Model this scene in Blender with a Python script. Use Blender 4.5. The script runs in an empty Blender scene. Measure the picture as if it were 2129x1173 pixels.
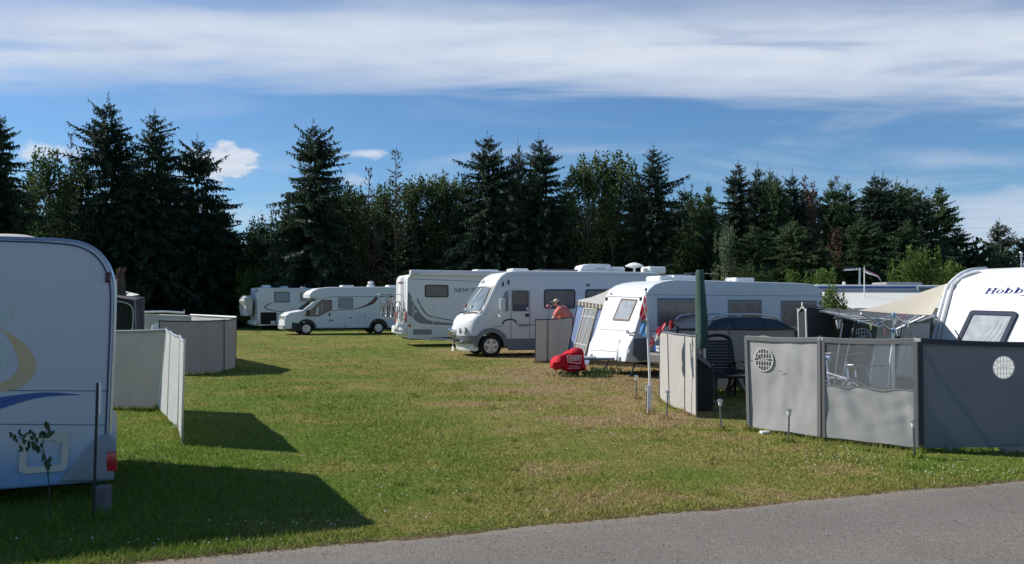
import bpy, bmesh, math, random
import numpy as np
from mathutils import Vector, Matrix

# ---------------------------------------------------------------- camera
SC = bpy.context.scene
COL = SC.collection
FPX, CX, HY, EH = 1750.0, 1064.5, 635.0, 1.75       # focal length and horizon in photo pixels, eye height in m
cam_d = bpy.data.cameras.new('camera'); cam = bpy.data.objects.new('camera', cam_d); COL.objects.link(cam)
cam_d.sensor_width = 36.0; cam_d.sensor_fit = 'HORIZONTAL'
cam_d.lens = 36.0 * FPX / 2129.0
cam_d.shift_y = (HY - 586.5) / 2129.0
cam_d.clip_end = 3000.0; cam_d.clip_start = 0.1
cam.location = (0, 0, EH); cam.rotation_euler = (math.pi / 2, 0, 0)
SC.camera = cam

# ---------------------------------------------------------------- sky, sun, exposure
SUN_DIR = Vector((-0.948, 0.318, 0.80)).normalized()       # towards the sun
sun_d = bpy.data.lights.new('sun', 'SUN'); sun = bpy.data.objects.new('sun', sun_d); COL.objects.link(sun)
sun_d.energy = 5.0; sun_d.angle = math.radians(0.55); sun_d.color = (1.0, 0.95, 0.86)
sun.rotation_euler = SUN_DIR.to_track_quat('Z', 'Y').to_euler()
sun.location = (-20, 10, 30)
SC.view_settings.view_transform = 'Standard'; SC.view_settings.look = 'None'
SC.view_settings.exposure = 0.2; SC.view_settings.gamma = 1.0
SC.view_settings.use_curve_mapping = False

world = bpy.data.worlds.new('World'); SC.world = world; world.use_nodes = True
WN, WL = world.node_tree.nodes, world.node_tree.links
WN.clear()

def nmath(nt, op, a, b=None, c=None, clamp=False):
    n = nt.nodes.new('ShaderNodeMath'); n.operation = op; n.use_clamp = clamp
    for i, x in enumerate((a, b, c)):
        if x is None: continue
        if isinstance(x, (int, float)): n.inputs[i].default_value = x
        else: nt.links.new(x, n.inputs[i])
    return n.outputs[0]

def nramp(nt, x, a, b, lo=0.0, hi=1.0):
    n = nt.nodes.new('ShaderNodeMapRange'); n.interpolation_type = 'SMOOTHSTEP'
    nt.links.new(x, n.inputs['Value'])
    n.inputs['From Min'].default_value = a; n.inputs['From Max'].default_value = b
    n.inputs['To Min'].default_value = lo; n.inputs['To Max'].default_value = hi
    return n.outputs[0]

def nnoise(nt, vec, scale, detail=4.0, rough=0.55, dist=0.0):
    n = nt.nodes.new('ShaderNodeTexNoise')
    if vec is not None: nt.links.new(vec, n.inputs['Vector'])
    n.inputs['Scale'].default_value = scale; n.inputs['Detail'].default_value = detail
    n.inputs['Roughness'].default_value = rough; n.inputs['Distortion'].default_value = dist
    return n.outputs['Fac']

def nxyz(nt, x, y, z):
    n = nt.nodes.new('ShaderNodeCombineXYZ')
    for i, s in enumerate((x, y, z)):
        if isinstance(s, (int, float)): n.inputs[i].default_value = s
        else: nt.links.new(s, n.inputs[i])
    return n.outputs[0]

def nmix(nt, fac, a, b, blend='MIX'):
    n = nt.nodes.new('ShaderNodeMix'); n.data_type = 'RGBA'; n.blend_type = blend
    ins = [s for s in n.inputs if s.name in ('Factor', 'A', 'B')]
    def setin(name, v):
        for s in n.inputs:
            if s.name == name and (s.type == 'RGBA' if name != 'Factor' else s.type == 'VALUE'):
                if isinstance(v, (int, float)): s.default_value = v
                elif isinstance(v, tuple): s.default_value = v if len(v) == 4 else v + (1.0,)
                else: nt.links.new(v, s)
                return
    setin('Factor', fac); setin('A', a); setin('B', b)
    for o in n.outputs:
        if o.type == 'RGBA': return o

def build_world():
    nt = world.node_tree
    sky = WN.new('ShaderNodeTexSky'); sky.sky_type = 'NISHITA'; sky.sun_disc = False
    sky.sun_elevation = math.asin(SUN_DIR.z); sky.sun_rotation = math.atan2(SUN_DIR.x, SUN_DIR.y)
    sky.air_density = 1.0; sky.dust_density = 0.3; sky.ozone_density = 2.0; sky.altitude = 0
    tc = WN.new('ShaderNodeTexCoord'); sp = WN.new('ShaderNodeSeparateXYZ')
    WL.new(tc.outputs['Generated'], sp.inputs[0])
    dx, dy, dz = sp.outputs
    z = nmath(nt, 'MAXIMUM', dz, 0.03)
    X = nmath(nt, 'DIVIDE', dx, z); Y = nmath(nt, 'DIVIDE', dy, z)      # where the view ray meets a cloud layer of height 1
    # long sheet of high cloud crossing the sky, frayed into streaks
    warp = nnoise(nt, nxyz(nt, nmath(nt, 'MULTIPLY', X, 0.55), nmath(nt, 'MULTIPLY', Y, 1.1), 3.3), 1.0, 4, 0.5, 0.25)
    warp2 = nnoise(nt, nxyz(nt, nmath(nt, 'MULTIPLY', X, 1.0), nmath(nt, 'MULTIPLY', Y, 2.6), 7.7), 1.1, 4, 0.5, 0.35)
    s = nmath(nt, 'SUBTRACT', Y, nmath(nt, 'MULTIPLY_ADD', X, 0.17, 3.90))
    s = nmath(nt, 'ADD', s, nmath(nt, 'MULTIPLY', nmath(nt, 'SUBTRACT', warp, 0.5), 1.5))
    s = nmath(nt, 'ADD', s, nmath(nt, 'MULTIPLY', nmath(nt, 'SUBTRACT', warp2, 0.5), 1.3))
    band = nramp(nt, s, 0.50, -0.55)
    fray = nramp(nt, nmath(nt, 'ADD', nmath(nt, 'MULTIPLY', warp2, 0.62), nmath(nt, 'MULTIPLY', warp, 0.45)), 0.20, 0.52)
    patches = nramp(nt, nmath(nt, 'ADD', nmath(nt, 'MULTIPLY', Y, -1.0), nmath(nt, 'MULTIPLY', warp, 1.2)), -2.55, -1.7)
    far_fray = nramp(nt, warp2, 0.50, 0.75)
    fray2 = nmath(nt, 'ADD', nmath(nt, 'MULTIPLY', fray, nmath(nt, 'SUBTRACT', 1.0, patches)), nmath(nt, 'MULTIPLY', nmath(nt, 'MULTIPLY', far_fray, patches), 0.30))
    m_band = nmath(nt, 'MULTIPLY', nmath(nt, 'MULTIPLY', band, fray2), 0.96)
    # thin veil low over the horizon
    veil_n = nnoise(nt, nxyz(nt, nmath(nt, 'MULTIPLY', dx, 2.2), nmath(nt, 'MULTIPLY', dz, 14.0), nmath(nt, 'MULTIPLY', dy, 2.2)), 1.0, 5, 0.6, 0.8)
    veil = nmath(nt, 'MULTIPLY', nramp(nt, veil_n, 0.45, 0.78), nmath(nt, 'MULTIPLY', nramp(nt, dz, 0.36, 0.12), 0.55))
    # small heaps of cloud, by bearing and height
    ysafe = nmath(nt, 'MAXIMUM', dy, 0.05)
    u = nmath(nt, 'DIVIDE', dx, ysafe); v = nmath(nt, 'DIVIDE', dz, ysafe)
    lump = nnoise(nt, nxyz(nt, u, nmath(nt, 'MULTIPLY', v, 1.5), 0.7), 34.0, 5, 0.6, 0.3)
    lump2 = nnoise(nt, nxyz(nt, nmath(nt, 'MULTIPLY', u, 0.35), v, 2.2), 22.0, 5, 0.6, 0.5)
    total = None; shade = None
    for (bu, bv, ru, rv, amt, soft, lp) in ((-0.352, 0.168, 0.056, 0.026, 1.0, 0.45, lump), (-0.330, 0.160, 0.030, 0.014, 1.0, 0.4, lump),
                                      (-0.555, 0.182, 0.045, 0.013, 0.8, 0.7, lump), (-0.177, 0.181, 0.036, 0.0075, 0.8, 0.8, lump),
                                      (-0.19, 0.149, 0.034, 0.009, 0.5, 0.9, lump), (0.52, 0.172, 0.20, 0.020, 0.40, 1.3, lump2),
                                      (0.66, 0.098, 0.34, 0.050, 0.75, 0.9, lump2), (-0.30, 0.105, 0.30, 0.035, 0.42, 1.2, lump2)):
        a = nmath(nt, 'DIVIDE', nmath(nt, 'SUBTRACT', u, bu), ru)
        b = nmath(nt, 'DIVIDE', nmath(nt, 'SUBTRACT', v, bv), rv)
        d = nmath(nt, 'SQRT', nmath(nt, 'ADD', nmath(nt, 'MULTIPLY', a, a), nmath(nt, 'MULTIPLY', b, b)))
        d = nmath(nt, 'ADD', d, nmath(nt, 'MULTIPLY', nmath(nt, 'SUBTRACT', lp, 0.5), 2.2))
        mk = nmath(nt, 'MULTIPLY', nramp(nt, d, 1.0 , 1.0 - soft), amt)
        total = mk if total is None else nmath(nt, 'MAXIMUM', total, mk)
    front = nramp(nt, dy, 0.05, 0.2)
    total = nmath(nt, 'MULTIPLY', total, front)
    mask = nmath(nt, 'MAXIMUM', nmath(nt, 'MAXIMUM', m_band, veil), total)
    mask = nmath(nt, 'MULTIPLY', mask, nramp(nt, dz, -0.02, 0.03))
    # sheet is a little greyer where it is thin or folded
    tone = nramp(nt, nmath(nt, 'ADD', nmath(nt, 'MULTIPLY', warp2, 0.6), nmath(nt, 'MULTIPLY', lump2, 0.4)), 0.3, 0.7)
    ccol = nmix(nt, tone, (5.6, 6.4, 8.0), (7.2, 7.9, 8.9))
    tint = nmix(nt, 1.0, sky.outputs[0], (0.61, 0.88, 1.13), 'MULTIPLY')
    col = nmix(nt, mask, tint, ccol)
    bg = WN.new('ShaderNodeBackground'); bg.inputs['Strength'].default_value = 0.085
    WL.new(col, bg.inputs['Color'])
    out = WN.new('ShaderNodeOutputWorld'); WL.new(bg.outputs[0], out.inputs['Surface'])
build_world()

# ---------------------------------------------------------------- photo geometry: pixel of the photo -> point of the place
def gp(px, py):
    D = FPX * EH / (py - HY)
    return Vector(((px - CX) / FPX * D, D, 0.0))
def at(px, py, D):
    return Vector(((px - CX) / FPX * D, D, EH - (py - HY) / FPX * D))

class Plane:
    """A flat face of a thing in the place: origin o, axes u (across) and v (up); n points outwards."""
    def __init__(s, o, u, v):
        s.o = Vector(o); s.u = Vector(u).normalized(); n = s.u.cross(Vector(v)).normalized()
        s.n = n; s.v = n.cross(s.u).normalized()
    def px(s, px, py):
        d = Vector(((px - CX) / FPX, 1.0, -(py - HY) / FPX)); c = Vector((0, 0, EH))
        t = (s.o - c).dot(s.n) / d.dot(s.n)
        q = c + d * t - s.o
        return (q.dot(s.u), q.dot(s.v))
    def p(s, a, b, h=0.0):
        return s.o + s.u * a + s.v * b + s.n * h

class Frame:
    """Ground frame of a vehicle: x along its near side from left to right, y away from the camera, z up."""
    def __init__(s, o, deg):
        a = math.radians(deg); s.o = Vector((o[0], o[1], 0)); s.deg = deg
        s.ex = Vector((math.cos(a), math.sin(a), 0)); s.ey = Vector((-math.sin(a), math.cos(a), 0))
    def p(s, x, y, z): return s.o + s.ex * x + s.ey * y + Vector((0, 0, z))
    def side(s, y=0.0): return Plane(s.p(0, y, 0), s.ex, (0, 0, 1))
    def left(s, x=0.0, W=2.2): return Plane(s.p(x, W, 0), -s.ey, (0, 0, 1))
    def lean(s, x1, z1, x2, z2, W=2.2):
        """left-facing plane through (x1,z1) and (x2,z2) of the side profile"""
        v = s.p(x2, W, z2) - s.p(x1, W, z1)
        return Plane(s.p(x1, W, z1), -s.ey, v)

# ---------------------------------------------------------------- naming, grouping
def tag(o, label=None, cat=None, group=None, kind=None):
    if label: o['label'] = label
    if cat: o['category'] = cat
    if group: o['group'] = group
    if kind: o['kind'] = kind
    return o
def thing(name, loc, label, cat, group=None, deg=0.0):
    o = bpy.data.objects.new(name, None); COL.objects.link(o)
    o.location = loc; o.rotation_euler = (0, 0, math.radians(deg)); o.empty_display_size = 0.2
    return tag(o, label, cat, group)
def wm(o):
    m = o.matrix_basis.copy()
    return m if o.parent is None else wm(o.parent) @ m
def copy_tree(o, parent=None):
    c = o.copy(); COL.objects.link(c)
    if parent is not None: c.parent = parent
    for ch in [k for k in bpy.data.objects if k.parent == o]:
        copy_tree(ch, c)
    return c

# ---------------------------------------------------------------- 2D outlines
def area2(p): return sum(p[i - 1][0] * p[i][1] - p[i][0] * p[i - 1][1] for i in range(len(p))) / 2
def inset2(poly, w):
    sgn = 1 if area2(poly) > 0 else -1
    n = len(poly); out = []
    ws = w if isinstance(w, (list, tuple)) else [w] * n
    for i in range(n):
        a, b, c = Vector(poly[i - 1][:2]), Vector(poly[i][:2]), Vector(poly[(i + 1) % n][:2])
        d1, d2 = (b - a), (c - b)
        if d1.length < 1e-9: d1 = d2
        if d2.length < 1e-9: d2 = d1
        d1.normalize(); d2.normalize()
        n1 = Vector((-d1.y, d1.x)) * sgn; n2 = Vector((-d2.y, d2.x)) * sgn
        m = n1 + n2
        if m.length < 1e-6: m = n1
        m.normalize()
        k = w / max(0.35, m.dot(n1))
        out.append((b.x + m.x * k, b.y + m.y * k))
    return out
def rounded2(poly, r, seg=4):
    n = len(poly); out = []
    for i in range(n):
        rr = r[i] if isinstance(r, (list, tuple)) else r
        a, b, c = Vector(poly[i - 1][:2]), Vector(poly[i][:2]), Vector(poly[(i + 1) % n][:2])
        if rr <= 0: out += [(b.x, b.y)]; continue
        d1 = (a - b); d2 = (c - b); l1, l2 = d1.length, d2.length
        d1.normalize(); d2.normalize()
        ang = max(0.05, math.acos(max(-1, min(1, d1.dot(d2)))))
        t = min(rr / math.tan(ang / 2), l1 * 0.48, l2 * 0.48)
        p1, p2 = b + d1 * t, b + d2 * t
        for k in range(seg + 1):
            s = k / seg
            q = p1 * (1 - s) ** 2 + b * 2 * s * (1 - s) + p2 * s * s
            out.append((q.x, q.y))
    return out
def arc2(cx, cz, r, a0, a1, n=10, rz=None):
    rz = rz or r
    return [(cx + r * math.cos(math.radians(a0 + (a1 - a0) * k / n)), cz + rz * math.sin(math.radians(a0 + (a1 - a0) * k / n))) for k in range(n + 1)]
def spline(pts, n=8):
    """Catmull-Rom through tuples"""
    P = [Vector(p) for p in pts]; out = []
    for i in range(len(P) - 1):
        p0 = P[max(i - 1, 0)]; p1 = P[i]; p2 = P[i + 1]; p3 = P[min(i + 2, len(P) - 1)]
        for k in range(n):
            t = k / n
            out.append(0.5 * ((2 * p1) + (p2 - p0) * t + (2 * p0 - 5 * p1 + 4 * p2 - p3) * t * t + (3 * p1 - p0 - 3 * p2 + p3) * t ** 3))
    out.append(P[-1])
    return out

# ---------------------------------------------------------------- mesh builder (always in place coordinates)
class MB:
    def __init__(s): s.v = []; s.f = []
    def add(s, verts, faces):
        k = len(s.v); s.v += [Vector(q) for q in verts]; s.f += [tuple(i + k for i in f) for f in faces]; return s
    def poly(s, pts): return s.add(pts, [tuple(range(len(pts)))])
    def obox(s, c, ax, ay, az):
        c = Vector(c); ax, ay, az = Vector(ax), Vector(ay), Vector(az)
        vs = [c + ax * i + ay * j + az * k for k in (-1, 1) for j in (-1, 1) for i in (-1, 1)]
        return s.add(vs, [(0, 2, 3, 1), (4, 5, 7, 6), (0, 1, 5, 4), (2, 6, 7, 3), (0, 4, 6, 2), (1, 3, 7, 5)])
    def box(s, c, sx, sy, sz): return s.obox(c, (sx / 2, 0, 0), (0, sy / 2, 0), (0, 0, sz / 2))
    def rbox(s, c, ax, ay, az, b):
        """box with chamfered edges, half-extent vectors, chamfer b"""
        c = Vector(c); A = [Vector(ax), Vector(ay), Vector(az)]; L = [q.length for q in A]
        b = min(b, min(L) * 0.7)
        vs = []; idx = {}
        for sg in [(i, j, k) for i in (-1, 1) for j in (-1, 1) for k in (-1, 1)]:
            for m in range(3):
                q = c.copy()
                for d in range(3):
                    q += A[d] * sg[d] * (1.0 if d == m else (L[d] - b) / L[d])
                idx[(sg, m)] = len(vs); vs.append(q)
        fs = []
        for m in range(3):
            o = [d for d in range(3) if d != m]
            for sgn in (-1, 1):
                f = []
                for (p, q) in ((-1, -1), (1, -1), (1, 1), (-1, 1)):
                    g = [0, 0, 0]; g[m] = sgn; g[o[0]] = p; g[o[1]] = q; f.append(idx[(tuple(g), m)])
                fs.append(tuple(f))
        for m in range(3):
            o = [d for d in range(3) if d != m]
            for p in (-1, 1):
                for q in (-1, 1):
                    g0 = [0, 0, 0]; g0[o[0]] = p; g0[o[1]] = q; g1 = list(g0); g0[m] = -1; g1[m] = 1
                    fs.append((idx[(tuple(g0), o[0])], idx[(tuple(g0), o[1])], idx[(tuple(g1), o[1])], idx[(tuple(g1), o[0])]))
        for sg in [(i, j, k) for i in (-1, 1) for j in (-1, 1) for k in (-1, 1)]:
            fs.append((idx[(sg, 0)], idx[(sg, 1)], idx[(sg, 2)]))
        return s.add(vs, fs)
    def prism(s, pts, vec):
        n = len(pts); vec = Vector(vec); P = [Vector(q) for q in pts]
        return s.add(P + [q + vec for q in P], [tuple(range(n)), tuple(range(2 * n - 1, n - 1, -1))] + [(i, i + n, (i + 1) % n + n, (i + 1) % n) for i in range(n)])
    def ring(s, outer, inner, vec):
        n = len(outer); vec = Vector(vec)
        A = [Vector(q) for q in outer]; B = [Vector(q) for q in inner]
        vs = A + B + [q + vec for q in A] + [q + vec for q in B]
        fs = []
        for i in range(n):
            j = (i + 1) % n
            fs += [(i, j, n + j, n + i), (2 * n + i, 3 * n + i, 3 * n + j, 2 * n + j), (i, 2 * n + i, 2 * n + j, j), (n + i, n + j, 3 * n + j, 3 * n + i)]
        return s.add(vs, fs)
    def tube(s, pts, r, n=8, closed=False):
        P = [Vector(q) for q in pts]; m = len(P)
        R = r if isinstance(r, (list, tuple)) else [r] * m
        vs = []; prev = None
        for i in range(m):
            d = (P[(i + 1) % m] - P[i - 1]) if closed else (P[min(i + 1, m - 1)] - P[max(i - 1, 0)])
            if d.length < 1e-9: d = Vector((0, 0, 1))
            d.normalize()
            if prev is None:
                a = d.cross(Vector((0, 0, 1)) if abs(d.z) < 0.9 else Vector((1, 0, 0)))
            else:
                a = prev - d * prev.dot(d)
            a.normalize(); prev = a; b = d.cross(a)
            vs += [P[i] + (a * math.cos(2 * math.pi * k / n) + b * math.sin(2 * math.pi * k / n)) * R[i] for k in range(n)]
        fs = []
        for i in range(m if closed else m - 1):
            j = (i + 1) % m
            fs += [(i * n + k, i * n + (k + 1) % n, j * n + (k + 1) % n, j * n + k) for k in range(n)]
        if not closed: fs += [tuple(range(n - 1, -1, -1)), tuple((m - 1) * n + k for k in range(n))]
        return s.add(vs, fs)
    def lathe(s, o, axis, prof, n=16):
        """prof: list of (distance along axis, radius)"""
        o = Vector(o); w = Vector(axis).normalized()
        a = w.cross(Vector((0, 0, 1)) if abs(w.z) < 0.9 else Vector((1, 0, 0))).normalized(); b = w.cross(a)
        vs = []
        for (h, r) in prof:
            vs += [o + w * h + (a * math.cos(2 * math.pi * k / n) + b * math.sin(2 * math.pi * k / n)) * r for k in range(n)]
        fs = []
        for i in range(len(prof) - 1):
            fs += [(i * n + k, i * n + (k + 1) % n, (i + 1) * n + (k + 1) % n, (i + 1) * n + k) for k in range(n)]
        if prof[0][1] > 1e-5: fs.append(tuple(range(n - 1, -1, -1)))
        if prof[-1][1] > 1e-5: fs.append(tuple((len(prof) - 1) * n + k for k in range(n)))
        return s.add(vs, fs)
    def ball(s, c, r, nu=12, nv=8, rz=None):
        c = Vector(c); rx, ry, rz_ = r if isinstance(r, (list, tuple)) else (r, r, rz or r)
        vs = [c + Vector((0, 0, -rz_))]
        for i in range(1, nv):
            th = -math.pi / 2 + math.pi * i / nv
            vs += [c + Vector((rx * math.cos(th) * math.cos(2 * math.pi * k / nu), ry * math.cos(th) * math.sin(2 * math.pi * k / nu), rz_ * math.sin(th))) for k in range(nu)]
        vs.append(c + Vector((0, 0, rz_)))
        fs = [(0, 1 + (k + 1) % nu, 1 + k) for k in range(nu)]
        for i in range(nv - 2):
            fs += [(1 + i * nu + k, 1 + i * nu + (k + 1) % nu, 1 + (i + 1) * nu + (k + 1) % nu, 1 + (i + 1) * nu + k) for k in range(nu)]
        L = len(vs) - 1
        fs += [(1 + (nv - 2) * nu + k, 1 + (nv - 2) * nu + (k + 1) % nu, L) for k in range(nu)]
        return s.add(vs, fs)
    def sheet(s, p00, p10, p11, p01, nu, nv, fn=None, off=None):
        p00, p10, p11, p01 = map(Vector, (p00, p10, p11, p01))
        nrm = (p10 - p00).cross(p01 - p00).normalized()
        vs = []
        for j in range(nv + 1):
            for i in range(nu + 1):
                u, v = i / nu, j / nv
                q = p00 * (1 - u) * (1 - v) + p10 * u * (1 - v) + p11 * u * v + p01 * (1 - u) * v
                if fn: q = q + nrm * fn(u, v)
                if off: q = q + Vector(off(u, v))
                vs.append(q)
        return s.add(vs, [(j * (nu + 1) + i, j * (nu + 1) + i + 1, (j + 1) * (nu + 1) + i + 1, (j + 1) * (nu + 1) + i) for j in range(nv) for i in range(nu)])
    def extrude(s, fr, prof, W, bev=0.05, seg=3, y0=0.0):
        """side profile (x,z) swept across the width with rounded long edges"""
        rings = []
        for k in range(seg + 1):
            th = math.pi / 2 * k / seg
            rings.append((bev * (1 - math.sin(th)), bev * (1 - math.cos(th))))
        lay = [(i, y) for (i, y) in rings] + [(i, W - y) for (i, y) in reversed(rings)]
        n = len(prof); vs = []
        for (ins, y) in lay:
            pr = inset2(prof, ins) if ins > 1e-6 else prof
            vs += [fr.p(x, y0 + y, z) for (x, z) in pr]
        m = len(lay)
        fs = [tuple(range(n)), tuple((m - 1) * n + k for k in range(n - 1, -1, -1))]
        for i in range(m - 1):
            fs += [(i * n + k, (i + 1) * n + k, (i + 1) * n + (k + 1) % n, i * n + (k + 1) % n) for k in range(n)]
        return s.add(vs, fs)
    def build(s, name, m, parent=None, angle=35, origin=None, recalc=True):
        vs = s.v
        o_loc = None
        if parent is not None:
            inv = wm(parent).inverted(); vs = [inv @ q for q in vs]
        else:
            if origin is None:
                xs = [q.x for q in vs]; ys = [q.y for q in vs]; zs = [q.z for q in vs]
                origin = Vector(((min(xs) + max(xs)) / 2, (min(ys) + max(ys)) / 2, min(zs)))
            o_loc = Vector(origin); vs = [q - o_loc for q in vs]
        me = bpy.data.meshes.new(name); me.from_pydata([tuple(q) for q in vs], [], s.f)
        if recalc:
            bm = bmesh.new(); bm.from_mesh(me); bmesh.ops.recalc_face_normals(bm, faces=bm.faces[:]); bm.to_mesh(me); bm.free()
        if angle:
            me.polygons.foreach_set('use_smooth', [True] * len(me.polygons)); me.set_sharp_from_angle(angle=math.radians(angle))
        me.materials.append(m)
        o = bpy.data.objects.new(name, me); COL.objects.link(o)
        if parent is not None: o.parent = parent
        else: o.location = o_loc
        return o

# ---------------------------------------------------------------- materials
def mat(name, col, rough=0.6, metal=0.0, vary=0.0, vscale=3.0, bump=0.0, bscale=40.0, coat=0.0, spec=0.5, transl=0.0, dirt=None):
    m = bpy.data.materials.new(name); m.use_nodes = True; nt = m.node_tree; N, L = nt.nodes, nt.links
    b = N['Principled BSDF']; b.inputs['Roughness'].default_value = rough; b.inputs['Metallic'].default_value = metal
    b.inputs['Coat Weight'].default_value = coat; b.inputs['Specular IOR Level'].default_value = spec
    tc = N.new('ShaderNodeTexCoord'); vec = tc.outputs['Object']
    csock = None
    if vary > 0:
        f = nramp(nt, nnoise(nt, vec, vscale, 5, 0.6), 0.25, 0.75)
        lo = tuple(c * (1 - vary) for c in col); hi = tuple(min(1, c * (1 + vary)) for c in col)
        csock = nmix(nt, f, lo, hi)
    if dirt:
        f = nmath(nt, 'MULTIPLY', nramp(nt, nnoise(nt, vec, 1.7, 6, 0.65), 0.5, 0.8), dirt[1])
        csock = nmix(nt, f, csock if csock is not None else tuple(col), dirt[0])
    if csock is not None: L.new(csock, b.inputs['Base Color'])
    else: b.inputs['Base Color'].default_value = tuple(col) + (1,)
    if bump > 0:
        bp = N.new('ShaderNodeBump'); bp.inputs['Strength'].default_value = bump; bp.inputs['Distance'].default_value = 0.01
        L.new(nnoise(nt, vec, bscale, 4, 0.6), bp.inputs['Height']); L.new(bp.outputs[0], b.inputs['Normal'])
    if transl > 0:
        t = N.new('ShaderNodeBsdfTranslucent')
        if csock is not None: L.new(csock, t.inputs['Color'])
        else: t.inputs['Color'].default_value = tuple(col) + (1,)
        mx = N.new('ShaderNodeMixShader'); mx.inputs[0].default_value = transl
        L.new(b.outputs[0], mx.inputs[1]); L.new(t.outputs[0], mx.inputs[2]); L.new(mx.outputs[0], N['Material Output'].inputs['Surface'])
    return m
def clear_mat(name, tint, alpha, rough=0.05):
    m = bpy.data.materials.new(name); m.use_nodes = True; nt = m.node_tree; N, L = nt.nodes, nt.links
    b = N['Principled BSDF']; b.inputs['Base Color'].default_value = tuple(tint) + (1,); b.inputs['Roughness'].default_value = rough
    t = N.new('ShaderNodeBsdfTransparent'); mx = N.new('ShaderNodeMixShader'); mx.inputs[0].default_value = alpha
    L.new(t.outputs[0], mx.inputs[1]); L.new(b.outputs[0], mx.inputs[2]); L.new(mx.outputs[0], N['Material Output'].inputs['Surface'])
    return m
M = {}
M['white'] = mat('white_paint', (0.66, 0.675, 0.69), 0.45, vary=0.03, vscale=0.8, coat=0.05, spec=0.3, dirt=((0.55, 0.53, 0.48), 0.18))
M['white_rib'] = mat('white_ribbed_sheet', (0.62, 0.64, 0.66), 0.45, vary=0.03, vscale=1.2, bump=0.12, bscale=60, dirt=((0.55, 0.53, 0.48), 0.25))
M['plastic'] = mat('white_plastic', (0.80, 0.80, 0.78), 0.45, vary=0.04, vscale=3)
M['cream'] = mat('cream_plastic', (0.62, 0.58, 0.48), 0.5, vary=0.05)
M['grey_plastic'] = mat('grey_plastic', (0.30, 0.31, 0.33), 0.5, vary=0.06)
M['bumper'] = mat('bumper_plastic', (0.13, 0.125, 0.12), 0.55, vary=0.08)
M['dark'] = mat('dark_plastic', (0.018, 0.018, 0.02), 0.5, vary=0.2)
M['rubber'] = mat('tyre_rubber', (0.012, 0.012, 0.012), 0.85, vary=0.2, bump=0.2)
M['under'] = mat('underbody', (0.01, 0.01, 0.01), 0.9, vary=0.3)
M['chrome'] = mat('chrome', (0.75, 0.76, 0.78), 0.12, 1.0)
M['alu'] = mat('aluminium', (0.62, 0.63, 0.65), 0.32, 0.9, vary=0.06, vscale=9)
M['wheelcap'] = mat('silver_wheel', (0.55, 0.56, 0.58), 0.3, 0.7, vary=0.05)
M['steel'] = mat('grey_steel', (0.20, 0.21, 0.23), 0.45, 0.6, vary=0.1)
M['glass_dark'] = mat('dark_glass', (0.02, 0.025, 0.03), 0.06, spec=0.7)
M['glass_pink'] = mat('curtained_window', (0.16, 0.125, 0.13), 0.14, vary=0.3, vscale=5.0, spec=0.6)
M['glass_grey'] = mat('curtained_grey_window', (0.16, 0.18, 0.20), 0.12, vary=0.25, vscale=6.0, spec=0.6)
M['glass_net'] = mat('net_curtain_window', (0.30, 0.33, 0.37), 0.5, vary=0.2, vscale=8.0, spec=0.12)
M['glass_shield'] = clear_mat('windscreen_glass', (0.16, 0.20, 0.24), 0.45, 0.04)
M['frame_dark'] = mat('window_frame', (0.02, 0.022, 0.028), 0.45)
M['frame_blue'] = mat('navy_window_frame', (0.03, 0.04, 0.07), 0.6, spec=0.1)
M['frame_brown'] = mat('brown_window_frame', (0.22, 0.15, 0.13), 0.7, vary=0.1, spec=0.1)
M['red_lamp'] = mat('red_lamp', (0.55, 0.02, 0.03), 0.2, vary=0.2, vscale=25, coat=0.5)
M['dull_red'] = mat('dull_red_lamp', (0.09, 0.02, 0.03), 0.3, vary=0.2, vscale=25)
M['amber'] = mat('amber_lamp', (0.6, 0.2, 0.03), 0.25)
M['lamp_glass'] = mat('headlamp_glass', (0.5, 0.52, 0.54), 0.08, 0.3, vary=0.2, vscale=18)
M['seam'] = mat('panel_seam', (0.12, 0.14, 0.17), 0.6)
M['navy'] = mat('navy_print', (0.02, 0.035, 0.10), 0.4)
M['navy_text'] = mat('navy_lettering', (0.035, 0.045, 0.20), 0.8, spec=0.0)
M['grey_print'] = mat('grey_print', (0.16, 0.18, 0.20), 0.4, vary=0.04)
M['grey_print2'] = mat('dark_grey_print', (0.07, 0.08, 0.10), 0.4)
M['pale_print'] = mat('pale_print', (0.60, 0.62, 0.63), 0.4)
M['blue_print'] = mat('blue_print', (0.03, 0.11, 0.33), 0.4)
M['gold_print'] = mat('tan_print', (0.62, 0.47, 0.27), 0.45, vary=0.06)
M['leaf_print'] = mat('pale_green_print', (0.50, 0.60, 0.55), 0.45, vary=0.04)
M['ws_beige'] = mat('beige_canvas', (0.345, 0.34, 0.325), 0.9, vary=0.05, vscale=2.5, bump=0.25, bscale=180, transl=0.34, spec=0.1)
M['ws_dim'] = mat('dull_grey_canvas', (0.235, 0.225, 0.225), 0.9, vary=0.08, vscale=1.6, bump=0.25, bscale=180, transl=0.13, spec=0.1)
M['ws_white'] = mat('white_canvas', (0.60, 0.60, 0.585), 0.9, vary=0.04, vscale=2.5, bump=0.2, bscale=180, transl=0.34, spec=0.1)
M['ws_greige'] = mat('greige_canvas', (0.53, 0.51, 0.475), 0.9, vary=0.04, vscale=2.5, bump=0.25, bscale=180, transl=0.25, spec=0.1)
M['ws_taupe'] = mat('taupe_canvas', (0.30, 0.28, 0.26), 0.9, vary=0.06, vscale=2.0, bump=0.25, bscale=180, transl=0.16, spec=0.1)
M['ws_grey'] = mat('grey_canvas', (0.40, 0.395, 0.385), 0.9, vary=0.05, vscale=2.5, bump=0.25, bscale=200, transl=0.12, spec=0.1)
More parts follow.
